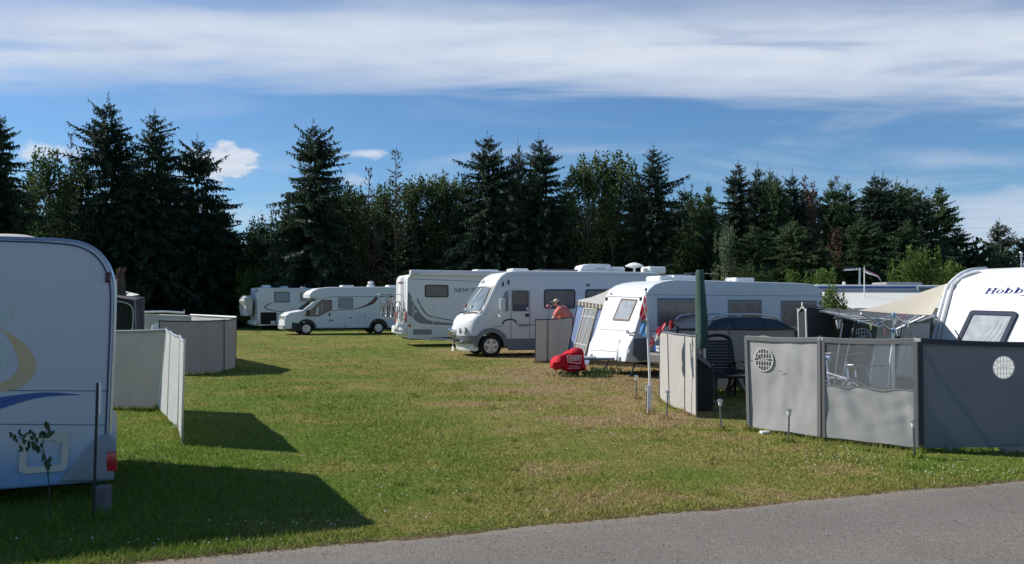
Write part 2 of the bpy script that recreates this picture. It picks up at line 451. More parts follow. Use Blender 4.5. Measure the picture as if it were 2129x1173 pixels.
M['ws_back'] = mat('shaded_grey_canvas', (0.27, 0.27, 0.27), 0.9, vary=0.05, vscale=2.0, bump=0.25, bscale=180, transl=0.08, spec=0.1)  # darker copy for the inside panels, their shade put into the colour
M['ws_grey_shade'] = mat('slate_canvas', (0.20, 0.21, 0.23), 0.9, vary=0.05, vscale=2.5, bump=0.25, bscale=200, transl=0.08, spec=0.1)  # same grey canvas, shade of the unlit panel put into its colour
M['binding'] = mat('dark_grey_binding', (0.14, 0.14, 0.145), 0.8, vary=0.08, vscale=12)
M['binding_dk'] = mat('charcoal_binding', (0.045, 0.047, 0.055), 0.8, vary=0.08, vscale=12)
M['curtain_fold'] = mat('net_curtain_fold', (0.42, 0.45, 0.49), 0.7, spec=0.1)
M['vent_white'] = mat('white_mesh_strip', (0.85, 0.85, 0.83), 0.8, transl=0.55)
M['vent_dark'] = mat('dark_mesh', (0.035, 0.04, 0.045), 0.8, vary=0.2, vscale=40)
M['foil'] = clear_mat('clear_foil', (0.75, 0.78, 0.82), 0.16, 0.12)
M['foil_grey'] = clear_mat('milky_foil', (0.50, 0.53, 0.57), 0.62, 0.25)
M['awn_dark'] = mat('black_canvas', (0.022, 0.025, 0.032), 0.85, vary=0.1, bump=0.2, bscale=150)
M['awn_char'] = mat('charcoal_canvas', (0.10, 0.10, 0.105), 0.9, vary=0.08, bump=0.3, bscale=90, spec=0.1)
M['awn_grey'] = mat('grey_awning_cloth', (0.21, 0.205, 0.20), 0.9, vary=0.06, bump=0.25, bscale=150, transl=0.1, spec=0.1)
M['awn_cream'] = mat('cream_canvas', (0.52, 0.48, 0.405), 0.85, vary=0.04, vscale=1.2, bump=0.15, bscale=100, transl=0.2, spec=0.1)
M['awn_white'] = mat('white_awning_cloth', (0.80, 0.79, 0.75), 0.85, vary=0.03, transl=0.2, spec=0.1)
M['awn_blue'] = mat('blue_grey_canvas', (0.24, 0.31, 0.52), 0.9, vary=0.06, transl=0.25, spec=0.1)
M['awn_ltgrey'] = mat('light_grey_canvas', (0.56, 0.56, 0.55), 0.9, vary=0.05, transl=0.2, spec=0.1)
M['red_cloth'] = mat('red_tarpaulin', (0.52, 0.012, 0.03), 0.75, spec=0.2, vary=0.12, vscale=6, bump=0.3, bscale=14)
M['flag_red'] = mat('red_flag_cloth', (0.60, 0.03, 0.06), 0.85, vary=0.08, transl=0.3)
M['flag_white'] = mat('white_flag_cloth', (0.80, 0.78, 0.76), 0.85, transl=0.3)
M['flag_blue'] = mat('blue_flag_cloth', (0.12, 0.30, 0.62), 0.85, transl=0.3)
M['flag_green'] = mat('dark_green_flag_cloth', (0.03, 0.10, 0.09), 0.85, transl=0.3)
M['green_cloth'] = mat('green_parasol_cloth', (0.045, 0.095, 0.072), 0.9, vary=0.12, vscale=5, bump=0.3, bscale=40)
M['tarp'] = mat('grey_white_tarpaulin', (0.50, 0.49, 0.47), 0.6, vary=0.12, vscale=4, bump=0.4, bscale=12)
M['car_black'] = mat('black_car_paint', (0.010, 0.011, 0.014), 0.3, coat=0.35)
M['plate'] = mat('white_plate', (0.80, 0.80, 0.80), 0.4)
M['ink'] = mat('black_lettering', (0.012, 0.012, 0.014), 0.5)
M['eu_blue'] = mat('plate_blue', (0.01, 0.06, 0.45), 0.4)
M['shirt'] = mat('salmon_shirt', (0.74, 0.20, 0.14), 0.9, vary=0.08, vscale=5, bump=0.2, bscale=60)
M['skin'] = mat('skin', (0.55, 0.30, 0.22), 0.6, vary=0.08)
M['cap'] = mat('beige_cap', (0.62, 0.52, 0.36), 0.9)
M['hair'] = mat('grey_brown_hair', (0.10, 0.07, 0.05), 0.8)
M['trousers'] = mat('dark_trousers', (0.03, 0.035, 0.05), 0.9)
M['bark'] = mat('bark', (0.060, 0.045, 0.034), 0.95, vary=0.35, vscale=4, bump=0.6, bscale=14)
M['bark_pale'] = mat('pale_bark', (0.17, 0.16, 0.14), 0.95, vary=0.35, vscale=4, bump=0.5, bscale=14)
M['wood'] = mat('weathered_wood', (0.085, 0.055, 0.038), 0.9, vary=0.3, vscale=6, bump=0.5, bscale=20)
M['concrete'] = mat('concrete', (0.15, 0.14, 0.13), 0.95, vary=0.15, vscale=8, bump=0.4, bscale=50)
M['pink'] = mat('pink_plastic', (0.50, 0.17, 0.21), 0.5)
M['lime'] = mat('lime_plastic', (0.45, 0.62, 0.28), 0.5)
M['ltblue'] = mat('light_blue_plastic', (0.20, 0.34, 0.52), 0.5)
M['line'] = mat('washing_line', (0.42, 0.44, 0.47), 0.6)
M['lantern_glass'] = mat('frosted_lantern_glass', (0.72, 0.74, 0.74), 0.3)
M['chair_white'] = mat('white_resin', (0.80, 0.80, 0.79), 0.5)
M['chair_dark'] = mat('dark_green_resin', (0.014, 0.017, 0.017), 0.5)

# ---------------------------------------------------------------- shared builders for faces of vehicles
def window(parent, pl, poly, r, fw, fm, gm, proud=0.018, name='window', pane='pane', label=None):
    out = rounded2(poly, r, 4); inn = rounded2(inset2(poly, fw), max(r - fw * 0.6, 0.004) if not isinstance(r, list) else r, 4)
    o = MB().ring([pl.p(a, b, 0.001) for a, b in out], [pl.p(a, b, 0.001) for a, b in inn], pl.n * proud).build(name, fm, parent)
    inn2 = rounded2(inset2(poly, fw * 0.8), max(r - fw * 0.6, 0.004) if not isinstance(r, list) else r, 4)
    MB().poly([pl.p(a, b, proud * 0.55) for a, b in inn2]).build(pane, gm, o, angle=None)
    if label: o['label'] = label
    return o
def pxpoly(pl, pts): return [pl.px(*q) for q in pts]
def pxrect(pl, x0, y0, x1, y1): return pxpoly(pl, [(x0, y1), (x1, y1), (x1, y0), (x0, y0)])
def decal(parent, pl, poly, m, name, h=0.004, label=None):
    o = MB().prism([pl.p(a, b, 0.0015) for a, b in poly], pl.n * (h - 0.0015)).build(name, m, parent, angle=None)
    if label: o['label'] = label
    return o
def ribbon2(pts, w):
    """outline of a stroke along 2D points; w one width or a list"""
    P = [Vector(p) for p in pts]; n = len(P); W = w if isinstance(w, (list, tuple)) else [w] * n
    L = []; R = []
    for i in range(n):
        d = P[min(i + 1, n - 1)] - P[max(i - 1, 0)]; d.normalize(); m = Vector((-d.y, d.x)) * W[i] / 2
        L.append(P[i] + m); R.append(P[i] - m)
    return L, R
def stroke(parent, pl, pts, w, m, name, h=0.004, label=None, smooth_n=0):
    if smooth_n:
        ws = w
        if isinstance(w, (list, tuple)):
            q = spline([(a, b, x) for (a, b), x in zip(pts, w)], smooth_n); pts = [(t.x, t.y) for t in q]; w = [t.z for t in q]
        else:
            pts = [(t.x, t.y) for t in spline(pts, smooth_n)]
    L, R = ribbon2(pts, w); mb = MB(); n = len(pts)
    top = [pl.p(q.x, q.y, h) for q in L] + [pl.p(q.x, q.y, h) for q in R]
    bot = [pl.p(q.x, q.y, 0.001) for q in L] + [pl.p(q.x, q.y, 0.001) for q in R]
    fs = []
    for i in range(n - 1):
        fs += [(i, i + 1, n + i + 1, n + i), (2 * n + i, 3 * n + i, 3 * n + i + 1, 2 * n + i + 1), (i, 2 * n + i, 2 * n + i + 1, i + 1), (n + i, n + i + 1, 3 * n + i + 1, 3 * n + i)]
    o = mb.add(top + bot, fs).build(name, m, parent, angle=None)
    if label: o['label'] = label
    return o
def raised(parent, pl, poly, h, m, name, r=0.0, label=None):
    pts = rounded2(poly, r, 3) if r else poly
    ins = inset2(pts, min(h * 0.5, 0.02))
    n = len(pts)
    vs = [pl.p(a, b, 0) for a, b in pts] + [pl.p(a, b, h * 0.6) for a, b in pts] + [pl.p(a, b, h) for a, b in ins]
    fs = [tuple(2 * n + i for i in range(n)), tuple(range(n - 1, -1, -1))]
    for k in (0, 1): fs += [(k * n + i, k * n + (i + 1) % n, (k + 1) * n + (i + 1) % n, (k + 1) * n + i) for i in range(n)]
    o = MB().add(vs, fs).build(name, m, parent)
    if label: o['label'] = label
    return o
def wheel(parent, c, axis, R, w, rim=None, spokes=5, cap=True):
    """c: centre of the outer face, axis points out of the vehicle"""
    ax = Vector(axis).normalized(); c = Vector(c)
    t = MB().lathe(c - ax * w, ax, [(0, R * 0.6), (0.0, R * 0.9), (0.03, R), (w - 0.03, R), (w, R * 0.93), (w + 0.004, R * 0.70), (w - 0.03, R * 0.66)], 28).build('wheel', M['rubber'], parent)
    rm = MB(); rr = R * 0.67
    up = Vector((0, 0, 1)); sd = ax.cross(up)
    rm.lathe(c - ax * 0.03, ax, [(0.0, rr), (0.028, rr), (0.03, rr * 0.9), (0.0, rr * 0.86)], 28)
    rm.lathe(c - ax * 0.03, ax, [(0, rr * 0.28), (0.035, rr * 0.24), (0.045, rr * 0.1), (0.045, 0.0)], 14)
    for k in range(spokes):
        a = 2 * math.pi * (k + 0.25) / spokes
        d = up * math.sin(a) + sd * math.cos(a); tn = up * math.cos(a) - sd * math.sin(a)
        rm.obox(c - ax * 0.015 + d * rr * 0.55, d * rr * 0.40, tn * rr * 0.17, ax * 0.014)
    rm.build('rim', rim or M['wheelcap'], t)
    MB().lathe(c - ax * 0.09, ax, [(0, 0), (0.0, rr * 0.9)], 20).build('brake_backing', M['under'], t)
    return t
def text_mesh(body, pl, a, b, height, width=None, m=None, parent=None, name='lettering', shear=0.0, h=0.004, bold=0.0):
    cu = bpy.data.curves.new(name, 'FONT'); cu.body = body; cu.shear = shear; cu.offset = bold; cu.resolution_u = 3
    ob = bpy.data.objects.new(name, cu); me = bpy.data.meshes.new_from_object(ob)
    co = np.array([v.co[:] for v in me.vertices]); fs = [tuple(p.vertices) for p in me.polygons]
    bpy.data.objects.remove(ob); bpy.data.curves.remove(cu); bpy.data.meshes.remove(me)
    mn, mx = co.min(0), co.max(0)
    sy = height / (mx[1] - mn[1]); sx = (width / (mx[0] - mn[0])) if width else sy
    return MB().add([pl.p(a + (q[0] - mn[0]) * sx, b + (q[1] - mn[1]) * sy, h) for q in co], fs).build(name, m, parent, angle=None, recalc=False)

# ================================================================ ground, road, grass
ROAD_A, ROAD_B = gp(300, 1173), gp(2129, 1000)
ROAD_T = (ROAD_B - ROAD_A).normalized()
def road_edge_y(x): return ROAD_A.y + (x - ROAD_A.x) * ROAD_T.y / ROAD_T.x

def grass_colour(nt, pos):
    """lawn colour from the place itself: greener to the left and in damp patches, worn and dry where people drive"""
    sp = nt.nodes.new('ShaderNodeSeparateXYZ'); nt.links.new(pos, sp.inputs[0])
    x, y = sp.outputs[0], sp.outputs[1]
    big = nnoise(nt, pos, 0.22, 4, 0.55, 0.4)
    med = nnoise(nt, pos, 0.9, 5, 0.6, 0.6)
    fine = nnoise(nt, pos, 7.0, 4, 0.65)
    speck = nnoise(nt, pos, 38.0, 3, 0.7)
    strip = nnoise(nt, nxyz(nt, nmath(nt, 'MULTIPLY', x, 0.35), nmath(nt, 'MULTIPLY', y, 1.3), 0.0), 0.8, 4, 0.6, 0.5)
    side = nramp(nt, x, -4.0, 3.0, -0.12, 0.15)
    side = nmath(nt, 'SUBTRACT', side, nramp(nt, x, 2.6, 5.5, 0.0, 0.20))
    road = nmath(nt, 'SUBTRACT', y, nmath(nt, 'MULTIPLY_ADD', x, ROAD_T.y / ROAD_T.x, ROAD_A.y - ROAD_A.x * ROAD_T.y / ROAD_T.x))
    far = nramp(nt, y, 8.0, 22.0, -0.04, 0.13)
    verge = nramp(nt, road, 0.12, 2.2, 0.0, 1.0)
    dry = nmath(nt, 'ADD', nmath(nt, 'ADD', nmath(nt, 'MULTIPLY', big, 0.55), nmath(nt, 'MULTIPLY', nmath(nt, 'SUBTRACT', med, 0.2), 0.62)), nmath(nt, 'MULTIPLY', strip, 0.35))
    dry = nmath(nt, 'ADD', nmath(nt, 'ADD', dry, side), far)
    dry = nmath(nt, 'MULTIPLY_ADD', fine, 0.16, dry)
    base = nmix(nt, nramp(nt, dry, 0.49, 0.97), (0.099, 0.158, 0.022), (0.236, 0.200, 0.068))
    worn = nmath(nt, 'MULTIPLY', nramp(nt, nmath(nt, 'MULTIPLY_ADD', fine, 0.30, dry), 0.92, 1.10), 0.62)
    base = nmix(nt, worn, base, (0.285, 0.205, 0.130))
    edge = nramp(nt, nmath(nt, 'MULTIPLY_ADD', fine, 0.12, road), 0.20, 0.05)
    base = nmix(nt, edge, base, (0.16, 0.115, 0.07))
    base = nmix(nt, nramp(nt, speck, 0.3, 0.72, 0.0, 0.55), base, nmix(nt, 1.0, base, (1.5, 1.42, 1.25), 'MULTIPLY'))
    base = nmix(nt, nramp(nt, fine, 0.55, 0.3, 0.0, 0.45), base, nmix(nt, 1.0, base, (0.6, 0.68, 0.6), 'MULTIPLY'))
    return base

def ground_mat():
    m = bpy.data.materials.new('lawn'); m.use_nodes = True; nt = m.node_tree; N, L = nt.nodes, nt.links
    b = N['Principled BSDF']; b.inputs['Roughness'].default_value = 0.95; b.inputs['Specular IOR Level'].default_value = 0.1
    geo = N.new('ShaderNodeNewGeometry'); pos = geo.outputs['Position']
    L.new(grass_colour(nt, pos), b.inputs['Base Color'])
    h = nmath(nt, 'ADD', nmath(nt, 'MULTIPLY', nnoise(nt, pos, 26.0, 5, 0.7), 1.0), nmath(nt, 'MULTIPLY', nnoise(nt, pos, 3.0, 4, 0.6), 1.5))
    bp = N.new('ShaderNodeBump'); bp.inputs['Strength'].default_value = 0.9; bp.inputs['Distance'].default_value = 0.05
    L.new(h, bp.inputs['Height']); L.new(bp.outputs[0], b.inputs['Normal'])
    return m
def blade_mat():
    m = bpy.data.materials.new('grass_blades'); m.use_nodes = True; nt = m.node_tree; N, L = nt.nodes, nt.links
    b = N['Principled BSDF']; b.inputs['Roughness'].default_value = 0.6; b.inputs['Specular IOR Level'].default_value = 0.25
    geo = N.new('ShaderNodeNewGeometry')
    col = grass_colour(nt, geo.outputs['Position'])
    rnd = nramp(nt, geo.outputs['Random Per Island'], 0.0, 1.0)
    col = nmix(nt, 1.0, col, nmix(nt, rnd, (1.1, 1.12, 1.05), (1.7, 1.66, 1.55)), 'MULTIPLY')
    L.new(col, b.inputs['Base Color'])
    t = N.new('ShaderNodeBsdfTranslucent'); L.new(col, t.inputs['Color'])
    mx = N.new('ShaderNodeMixShader'); mx.inputs[0].default_value = 0.3
    L.new(b.outputs[0], mx.inputs[1]); L.new(t.outputs[0], mx.inputs[2]); L.new(mx.outputs[0], N['Material Output'].inputs['Surface'])
    return m
def road_mat():
    m = bpy.data.materials.new('asphalt'); m.use_nodes = True; nt = m.node_tree; N, L = nt.nodes, nt.links
    b = N['Principled BSDF']; b.inputs['Roughness'].default_value = 0.85; b.inputs['Specular IOR Level'].default_value = 0.3
    geo = N.new('ShaderNodeNewGeometry'); pos = geo.outputs['Position']
    vo = N.new('ShaderNodeTexVoronoi'); vo.inputs['Scale'].default_value = 75.0; L.new(pos, vo.inputs['Vector'])
    sp = N.new('ShaderNodeSeparateColor'); L.new(vo.outputs['Color'], sp.inputs[0])
    grain = nnoise(nt, pos, 60.0, 4, 0.75); big = nnoise(nt, pos, 0.7, 5, 0.6)
    col = nmix(nt, nramp(nt, big, 0.3, 0.7), (0.168, 0.150, 0.130), (0.206, 0.185, 0.162))
    col = nmix(nt, nramp(nt, grain, 0.35, 0.7, 0.0, 0.32), col, (0.11, 0.10, 0.09))
    col = nmix(nt, nramp(nt, sp.outputs[0], 0.82, 0.97, 0.0, 0.5), col, (0.33, 0.31, 0.28))
    col = nmix(nt, nramp(nt, sp.outputs[1], 0.93, 0.99, 0.0, 0.7), col, (0.05, 0.048, 0.047))
    # wheel tracks along the lane, patched and cracked places, crumbs and sand at the verge
    sx = N.new('ShaderNodeSeparateXYZ'); L.new(pos, sx.inputs[0])
    across = nmath(nt, 'SUBTRACT', nmath(nt, 'MULTIPLY_ADD', sx.outputs[0], ROAD_T.y / ROAD_T.x, ROAD_A.y - ROAD_A.x * ROAD_T.y / ROAD_T.x), sx.outputs[1])
    wob = nmath(nt, 'MULTIPLY_ADD', big, 0.5, across)
    track = nmath(nt, 'MULTIPLY', nramp(nt, wob, 0.55, 0.95), nramp(nt, wob, 1.7, 1.2))
    col = nmix(nt, nmath(nt, 'MULTIPLY', track, 0.35), col, nmix(nt, 1.0, col, (0.80, 0.80, 0.81), 'MULTIPLY'))
    vc = N.new('ShaderNodeTexVoronoi'); vc.feature = 'DISTANCE_TO_EDGE'; vc.inputs['Scale'].default_value = 0.75
    wv = N.new('ShaderNodeVectorMath'); wv.operation = 'ADD'; L.new(pos, wv.inputs[0])
    nz = N.new('ShaderNodeTexNoise'); nz.inputs['Scale'].default_value = 2.2; nz.inputs['Detail'].default_value = 5; L.new(pos, nz.inputs['Vector'])
    L.new(nz.outputs['Color'], wv.inputs[1]); L.new(wv.outputs[0], vc.inputs['Vector'])
    crack = nmath(nt, 'MULTIPLY', nramp(nt, vc.outputs['Distance'], 0.010, 0.003), nramp(nt, big, 0.52, 0.62))
    col = nmix(nt, nmath(nt, 'MULTIPLY', crack, 0.55), col, (0.06, 0.055, 0.05))
    sand = nmath(nt, 'MULTIPLY', nramp(nt, nmath(nt, 'MULTIPLY_ADD', grain, 0.22, across), 0.30, 0.10), 0.6)
    col = nmix(nt, sand, col, (0.27, 0.22, 0.165))
    L.new(col, b.inputs['Base Color'])
    bp = N.new('ShaderNodeBump'); bp.inputs['Strength'].default_value = 0.6; bp.inputs['Distance'].default_value = 0.006
    L.new(nmath(nt, 'ADD', vo.outputs['Distance'], grain), bp.inputs['Height']); L.new(bp.outputs[0], b.inputs['Normal'])
    return m

g = MB().sheet((-500, -120, 0), (500, -120, 0), (500, 900, 0), (-500, 900, 0), 20, 20).build('lawn', ground_mat(), None, angle=None)
tag(g, 'wide mown lawn of the camp ground, worn and dry in patches', 'lawn', kind='structure')
rng = random.Random(4)
top = []; bot = []
xs = np.concatenate([np.linspace(-60, -5, 12), np.arange(-4.95, 9.0, 0.05), np.linspace(9.2, 60, 12)])
for x in xs:
    j = rng.uniform(-0.022, 0.022) + 0.03 * math.sin(x * 2.3) + 0.02 * math.sin(x * 5.1 + 1)
    top.append((x, road_edge_y(x) + j, 0.004)); bot.append((x, road_edge_y(x) - 5.5, 0.004))
n = len(top)
r = MB().add(top + bot, [(n + i, n + i + 1, i + 1, i) for i in range(n - 1)]).build('road', road_mat(), None, angle=None)
tag(r, 'grey asphalt lane along the lower edge of the lawn', 'road', kind='structure')

def grass_blades(n_blades=420000, seed=3):
    R = np.random.default_rng(seed)
    u = R.random(n_blades)
    d0, d1 = 5.0, 62.0
    D = d0 * (d1 / d0) ** (u ** 1.05)
    X = (R.random(n_blades) * 2 - 1) * 0.68 * D
    road = D - (ROAD_A.y + (X - ROAD_A.x) * ROAD_T.y / ROAD_T.x)
    keep = (road > (R.random(n_blades) * 0.10 - 0.035)) & (R.random(n_blades) > (D - 25) / 40)
    D, X, road = D[keep], X[keep], road[keep]; n = len(D)
    hgt = (0.014 + 0.03 * R.random(n) ** 1.6) * (1 + 0.35 * np.sin(X * 1.7 + D * 0.9)) * np.where(road < 0.35, 1.35, 1.0)
    hgt *= np.where((X > -1) & (D < 14), 0.75, 1.0)
    wid = 0.0035 * (D / 8) * (0.7 + 0.7 * R.random(n)) + 0.002
    a = R.random(n) * 2 * np.pi; la = R.random(n) * 2 * np.pi; lean = (0.2 + R.random(n) * 0.9) * hgt
    V = np.zeros((n, 3, 3))
    V[:, 0, 0] = X - np.cos(a) * wid; V[:, 0, 1] = D - np.sin(a) * wid
    V[:, 1, 0] = X + np.cos(a) * wid; V[:, 1, 1] = D + np.sin(a) * wid
    V[:, 2, 0] = X + np.cos(la) * lean; V[:, 2, 1] = D + np.sin(la) * lean; V[:, 2, 2] = hgt
    return arrays_to_object('grass', V.reshape(-1, 3), 3, blade_mat())
def arrays_to_mesh(name, V, k, material, smooth=False):
    me = bpy.data.meshes.new(name); nv = len(V); nf = nv // k
    me.vertices.add(nv); me.vertices.foreach_set('co', np.ascontiguousarray(V, dtype=np.float32).ravel())
    me.loops.add(nv); me.loops.foreach_set('vertex_index', np.arange(nv, dtype=np.int32))
    me.polygons.add(nf); me.polygons.foreach_set('loop_start', np.arange(0, nv, k, dtype=np.int32))
    me.update(calc_edges=True); me.materials.append(material)
    return me
def arrays_to_object(name, V, k, material):
    o = bpy.data.objects.new(name, arrays_to_mesh(name, V, k, material)); COL.objects.link(o); return o
tag(grass_blades(), 'short grass blades of the lawn beside the lane and between the pitches', 'grass', kind='stuff')

def clover():
    R = np.random.default_rng(8); pts = []
    for (px, py, sx, sy, n) in ((620, 1094, 160, 6, 16), (330, 1134, 240, 6, 18), (1250, 880, 180, 40, 130), (1050, 790, 160, 25, 90), (1350, 830, 110, 30, 80),
                                (1950, 985, 150, 15, 60), (700, 900, 160, 70, 90), (1750, 960, 130, 18, 50), (900, 1010, 260, 60, 60), (420, 800, 60, 20, 30)):
        for _ in range(n):
            a, b = px + R.normal() * sx * 0.5, py + R.normal() * sy * 0.6
            if b < 760: continue
            q = gp(a, b)
            if q.y > road_edge_y(q.x) + 0.06: pts.append(q)
    m = MB()
    for q in pts:
        s = 0.005 + R.random() * 0.006; h = 0.025 + R.random() * 0.02
        c = q + Vector((0, 0, h))
        m.add([c + Vector((s, 0, 0)), c + Vector((0, s, 0)), c + Vector((-s, 0, 0)), c + Vector((0, -s, 0)), c + Vector((0, 0, s * 0.9)), c + Vector((0, 0, -s * 0.6))],
              [(0, 1, 4), (1, 2, 4), (2, 3, 4), (3, 0, 4), (1, 0, 5), (2, 1, 5), (3, 2, 5), (0, 3, 5)])
    o = m.build('clover_flowers', mat('clover_white', (0.62, 0.62, 0.52), 0.9), None, angle=None, recalc=False)
    tag(o, 'small white clover heads scattered through the lawn', 'flowers', kind='stuff')
clover()

# ================================================================ trees
def crown_mat(name, lo, hi, transl=0.25, rough=0.7, tip=None):
    m = bpy.data.materials.new(name); m.use_nodes = True; nt = m.node_tree; N, L = nt.nodes, nt.links
    b = N['Principled BSDF']; b.inputs['Roughness'].default_value = rough; b.inputs['Specular IOR Level'].default_value = 0.2
    geo = N.new('ShaderNodeNewGeometry'); oi = N.new('ShaderNodeObjectInfo')
    f = nmath(nt, 'ADD', nmath(nt, 'MULTIPLY', geo.outputs['Random Per Island'], 0.55), nmath(nt, 'MULTIPLY', nnoise(nt, geo.outputs['Position'], 0.8, 3, 0.6), 0.7))
    f = nmath(nt, 'ADD', f, nmath(nt, 'MULTIPLY_ADD', oi.outputs['Random'], 0.35, -0.25))
    col = nmix(nt, nramp(nt, f, 0.2, 0.95), lo, hi)
    L.new(col, b.inputs['Base Color'])
    t = N.new('ShaderNodeBsdfTranslucent'); L.new(col, t.inputs['Color'])
    mx = N.new('ShaderNodeMixShader'); mx.inputs[0].default_value = transl
    L.new(b.outputs[0], mx.inputs[1]); L.new(t.outputs[0], mx.inputs[2]); L.new(mx.outputs[0], N['Material Output'].inputs['Surface'])
    return m
CM = {
    'spruce': crown_mat('spruce_needles', (0.021, 0.044, 0.029), (0.076, 0.112, 0.066), 0.18),
    'spruce2': crown_mat('green_spruce_needles', (0.036, 0.074, 0.034), (0.115, 0.165, 0.072), 0.25),
    'wood': crown_mat('deep_wood_foliage', (0.018, 0.034, 0.020), (0.055, 0.085, 0.040), 0.10),  # kept darker, the shaded side of the belt put into the colour
    'dead': crown_mat('dead_needles', (0.07, 0.045, 0.03), (0.16, 0.105, 0.07), 0.1),
    'sparse': crown_mat('thin_needles', (0.055, 0.055, 0.032), (0.12, 0.105, 0.065), 0.15),
    'leaf': crown_mat('dull_green_leaves', (0.050, 0.088, 0.032), (0.130, 0.175, 0.068), 0.38),
    'leaf_dark': crown_mat('dark_green_leaves', (0.022, 0.045, 0.016), (0.070, 0.110, 0.035), 0.3),
    'leaf_bright': crown_mat('fresh_green_leaves', (0.070, 0.125, 0.030), (0.17, 0.25, 0.060), 0.4),
    'willow': crown_mat('silvery_leaves', (0.080, 0.12, 0.065), (0.20, 0.25, 0.14), 0.3),
    'pine': crown_mat('pine_needles', (0.035, 0.055, 0.040), (0.085, 0.105, 0.075), 0.15),
}
def diamonds(B, T, Wv):
    """leaf or spray faces from base points, tips and half-width vectors, widest at 45 percent"""
    mid = B * 0.55 + T * 0.45
    return np.stack([B, mid + Wv, T, mid - Wv], axis=1).reshape(-1, 3)
def unit(v): return v / np.maximum(np.linalg.norm(v, axis=-1, keepdims=True), 1e-9)

def spruce_arrays(seed, h=15.0, r=3.8, dens=1.0, droop=0.30, gap=0.12, low=0.02, shape=0.85):
    R = np.random.default_rng(seed); Bs, Ts, Ws = [], [], []
    z = h * low + 0.2
    lean = R.normal(size=2) * 0.22
    def axis(zz): return np.array([lean[0] * (zz / h) ** 2, lean[1] * (zz / h) ** 2, zz])
    bulge = R.uniform(-1, 1, 4)
    while z < h * 0.985:
        f = z / h
        nb = int(R.integers(7, 11)) if f < 0.9 else 5
        a0 = R.random() * 6.28
        tier = R.uniform(0.74, 1.18)
        for k in range(nb):
            if R.random() < gap * (0.4 if f < 0.5 else 1.0): continue
            az = a0 + 6.283 * k / nb + R.normal() * 0.2
            L = r * (1 - math.exp(-(4.4 - 1.6 * shape) * 1.3 * (1 - f) ** 1.06)) * tier * R.choice([R.uniform(0.55, 0.85), R.uniform(0.8, 1.1), R.uniform(1.0, 1.38)], p=[0.3, 0.52, 0.18]) * (1 + 0.16 * np.sin(az * 2 + bulge[0] * 3 + f * 6 * bulge[1]) + 0.1 * np.sin(az + bulge[2] * 5 + f * 9))
            L = max(L, 0.22) + 0.12
            rise = 0.55 * max(0, f - 0.6) * 2 - droop * (1 - f)
            rad = np.array([np.cos(az), np.sin(az), 0]); tan = np.array([-np.sin(az), np.cos(az), 0])
            b0 = axis(z)
            m = max(5, int(L * 9.0 * dens))
            t = np.linspace(0.12, 1.0, m) + R.normal(size=m) * 0.02
            rise_ = rise + R.normal() * 0.10
            zz = rise_ * L * t - 0.22 * L * t ** 2 * (1 - f) + 0.26 * L * np.maximum(0, t - 0.55) ** 2
            P = b0 + np.outer(L * t, rad) + np.outer(zz, [0, 0, 1])
            for s in (-1, 1, 0, 0):
                ln = (0.20 + 0.20 * L * (1.1 - t) * (0.8 if s else 0.35)) * R.uniform(0.7, 1.3, m)
                if s == 0 and R.random() < 0.5:
                    d = rad * 0.35 + np.outer(np.ones(m), [0, 0, -1.0]) + R.normal(size=(m, 3)) * 0.25     # hanging twigs
                    ln = ln * 1.5
                elif s == 0:
                    d = rad * 1.0 + np.outer(np.ones(m), [0, 0, 0.15]) + R.normal(size=(m, 3)) * 0.2
                else:
                    d = rad * 0.75 + tan * s * 0.8 + np.outer(np.ones(m), [0, 0, -0.28]) + R.normal(size=(m, 3)) * 0.18
                d = unit(d)
                w = unit(np.cross(d, unit(R.normal(size=(m, 3)) + np.array([0, 0, 0.8])))) * (ln * R.uniform(0.11, 0.19, m))[:, None]
                Bs.append(P); Ts.append(P + d * ln[:, None]); Ws.append(w)
        z += R.uniform(0.18, 0.50) * (h / 15.0) ** 0.5 * (0.75 if f > 0.8 else 1.0)
    # leader
    top = axis(h)
    m = 24; P = top + np.outer(np.linspace(-1.0, 0.35, m), [0, 0, 1.0])
    d = unit(np.stack([np.cos(np.arange(m) * 2.4), np.sin(np.arange(m) * 2.4), np.full(m, 0.8)], 1))
    Bs.append(P); Ts.append(P + d * np.linspace(0.42, 0.12, m)[:, None]); Ws.append(unit(np.cross(d, R.normal(size=(m, 3)))) * 0.04)
    return np.concatenate([diamonds(b, t, w) for b, t, w in zip(Bs, Ts, Ws)])

def bare_arrays(seed, h=12.0, r=2.2, needles=0.5):
    """thin dying conifer: visible limbs with few needles"""
    R = np.random.default_rng(seed); Bs, Ts, Ws = [], [], []
    z = h * 0.1
    while z < h * 0.98:
        f = z / h
        for k in range(int(R.integers(4, 7))):
            az = R.random() * 6.283; L = (r * (1 - f) ** 0.8 + 0.15) * R.uniform(0.6, 1.2)
            d = np.array([np.cos(az), np.sin(az), 0.25 + 0.4 * f]); d /= np.linalg.norm(d)
            b = np.array([0, 0, z])
            Bs.append(b[None]); Ts.append((b + d * L)[None]); Ws.append((np.array([0, 0, 1.0]) * 0.022)[None])
            Bs.append(b[None]); Ts.append((b + d * L)[None]); Ws.append((np.array([-np.sin(az), np.cos(az), 0]) * 0.022)[None])
            m = max(3, int(L * 7 * needles * (1.5 if f < 0.6 else 0.8)))
            t = R.uniform(0.25, 1, m); P = b + np.outer(L * t, d)
            dd = unit(d + R.normal(size=(m, 3)) * 0.7); ln = R.uniform(0.12, 0.32, m)
            Bs.append(P); Ts.append(P + dd * ln[:, None]); Ws.append(unit(np.cross(dd, R.normal(size=(m, 3)))) * (ln * 0.16)[:, None])
        z += R.uniform(0.22, 0.42)
    return np.concatenate([diamonds(b, t, w) for b, t, w in zip(Bs, Ts, Ws)])

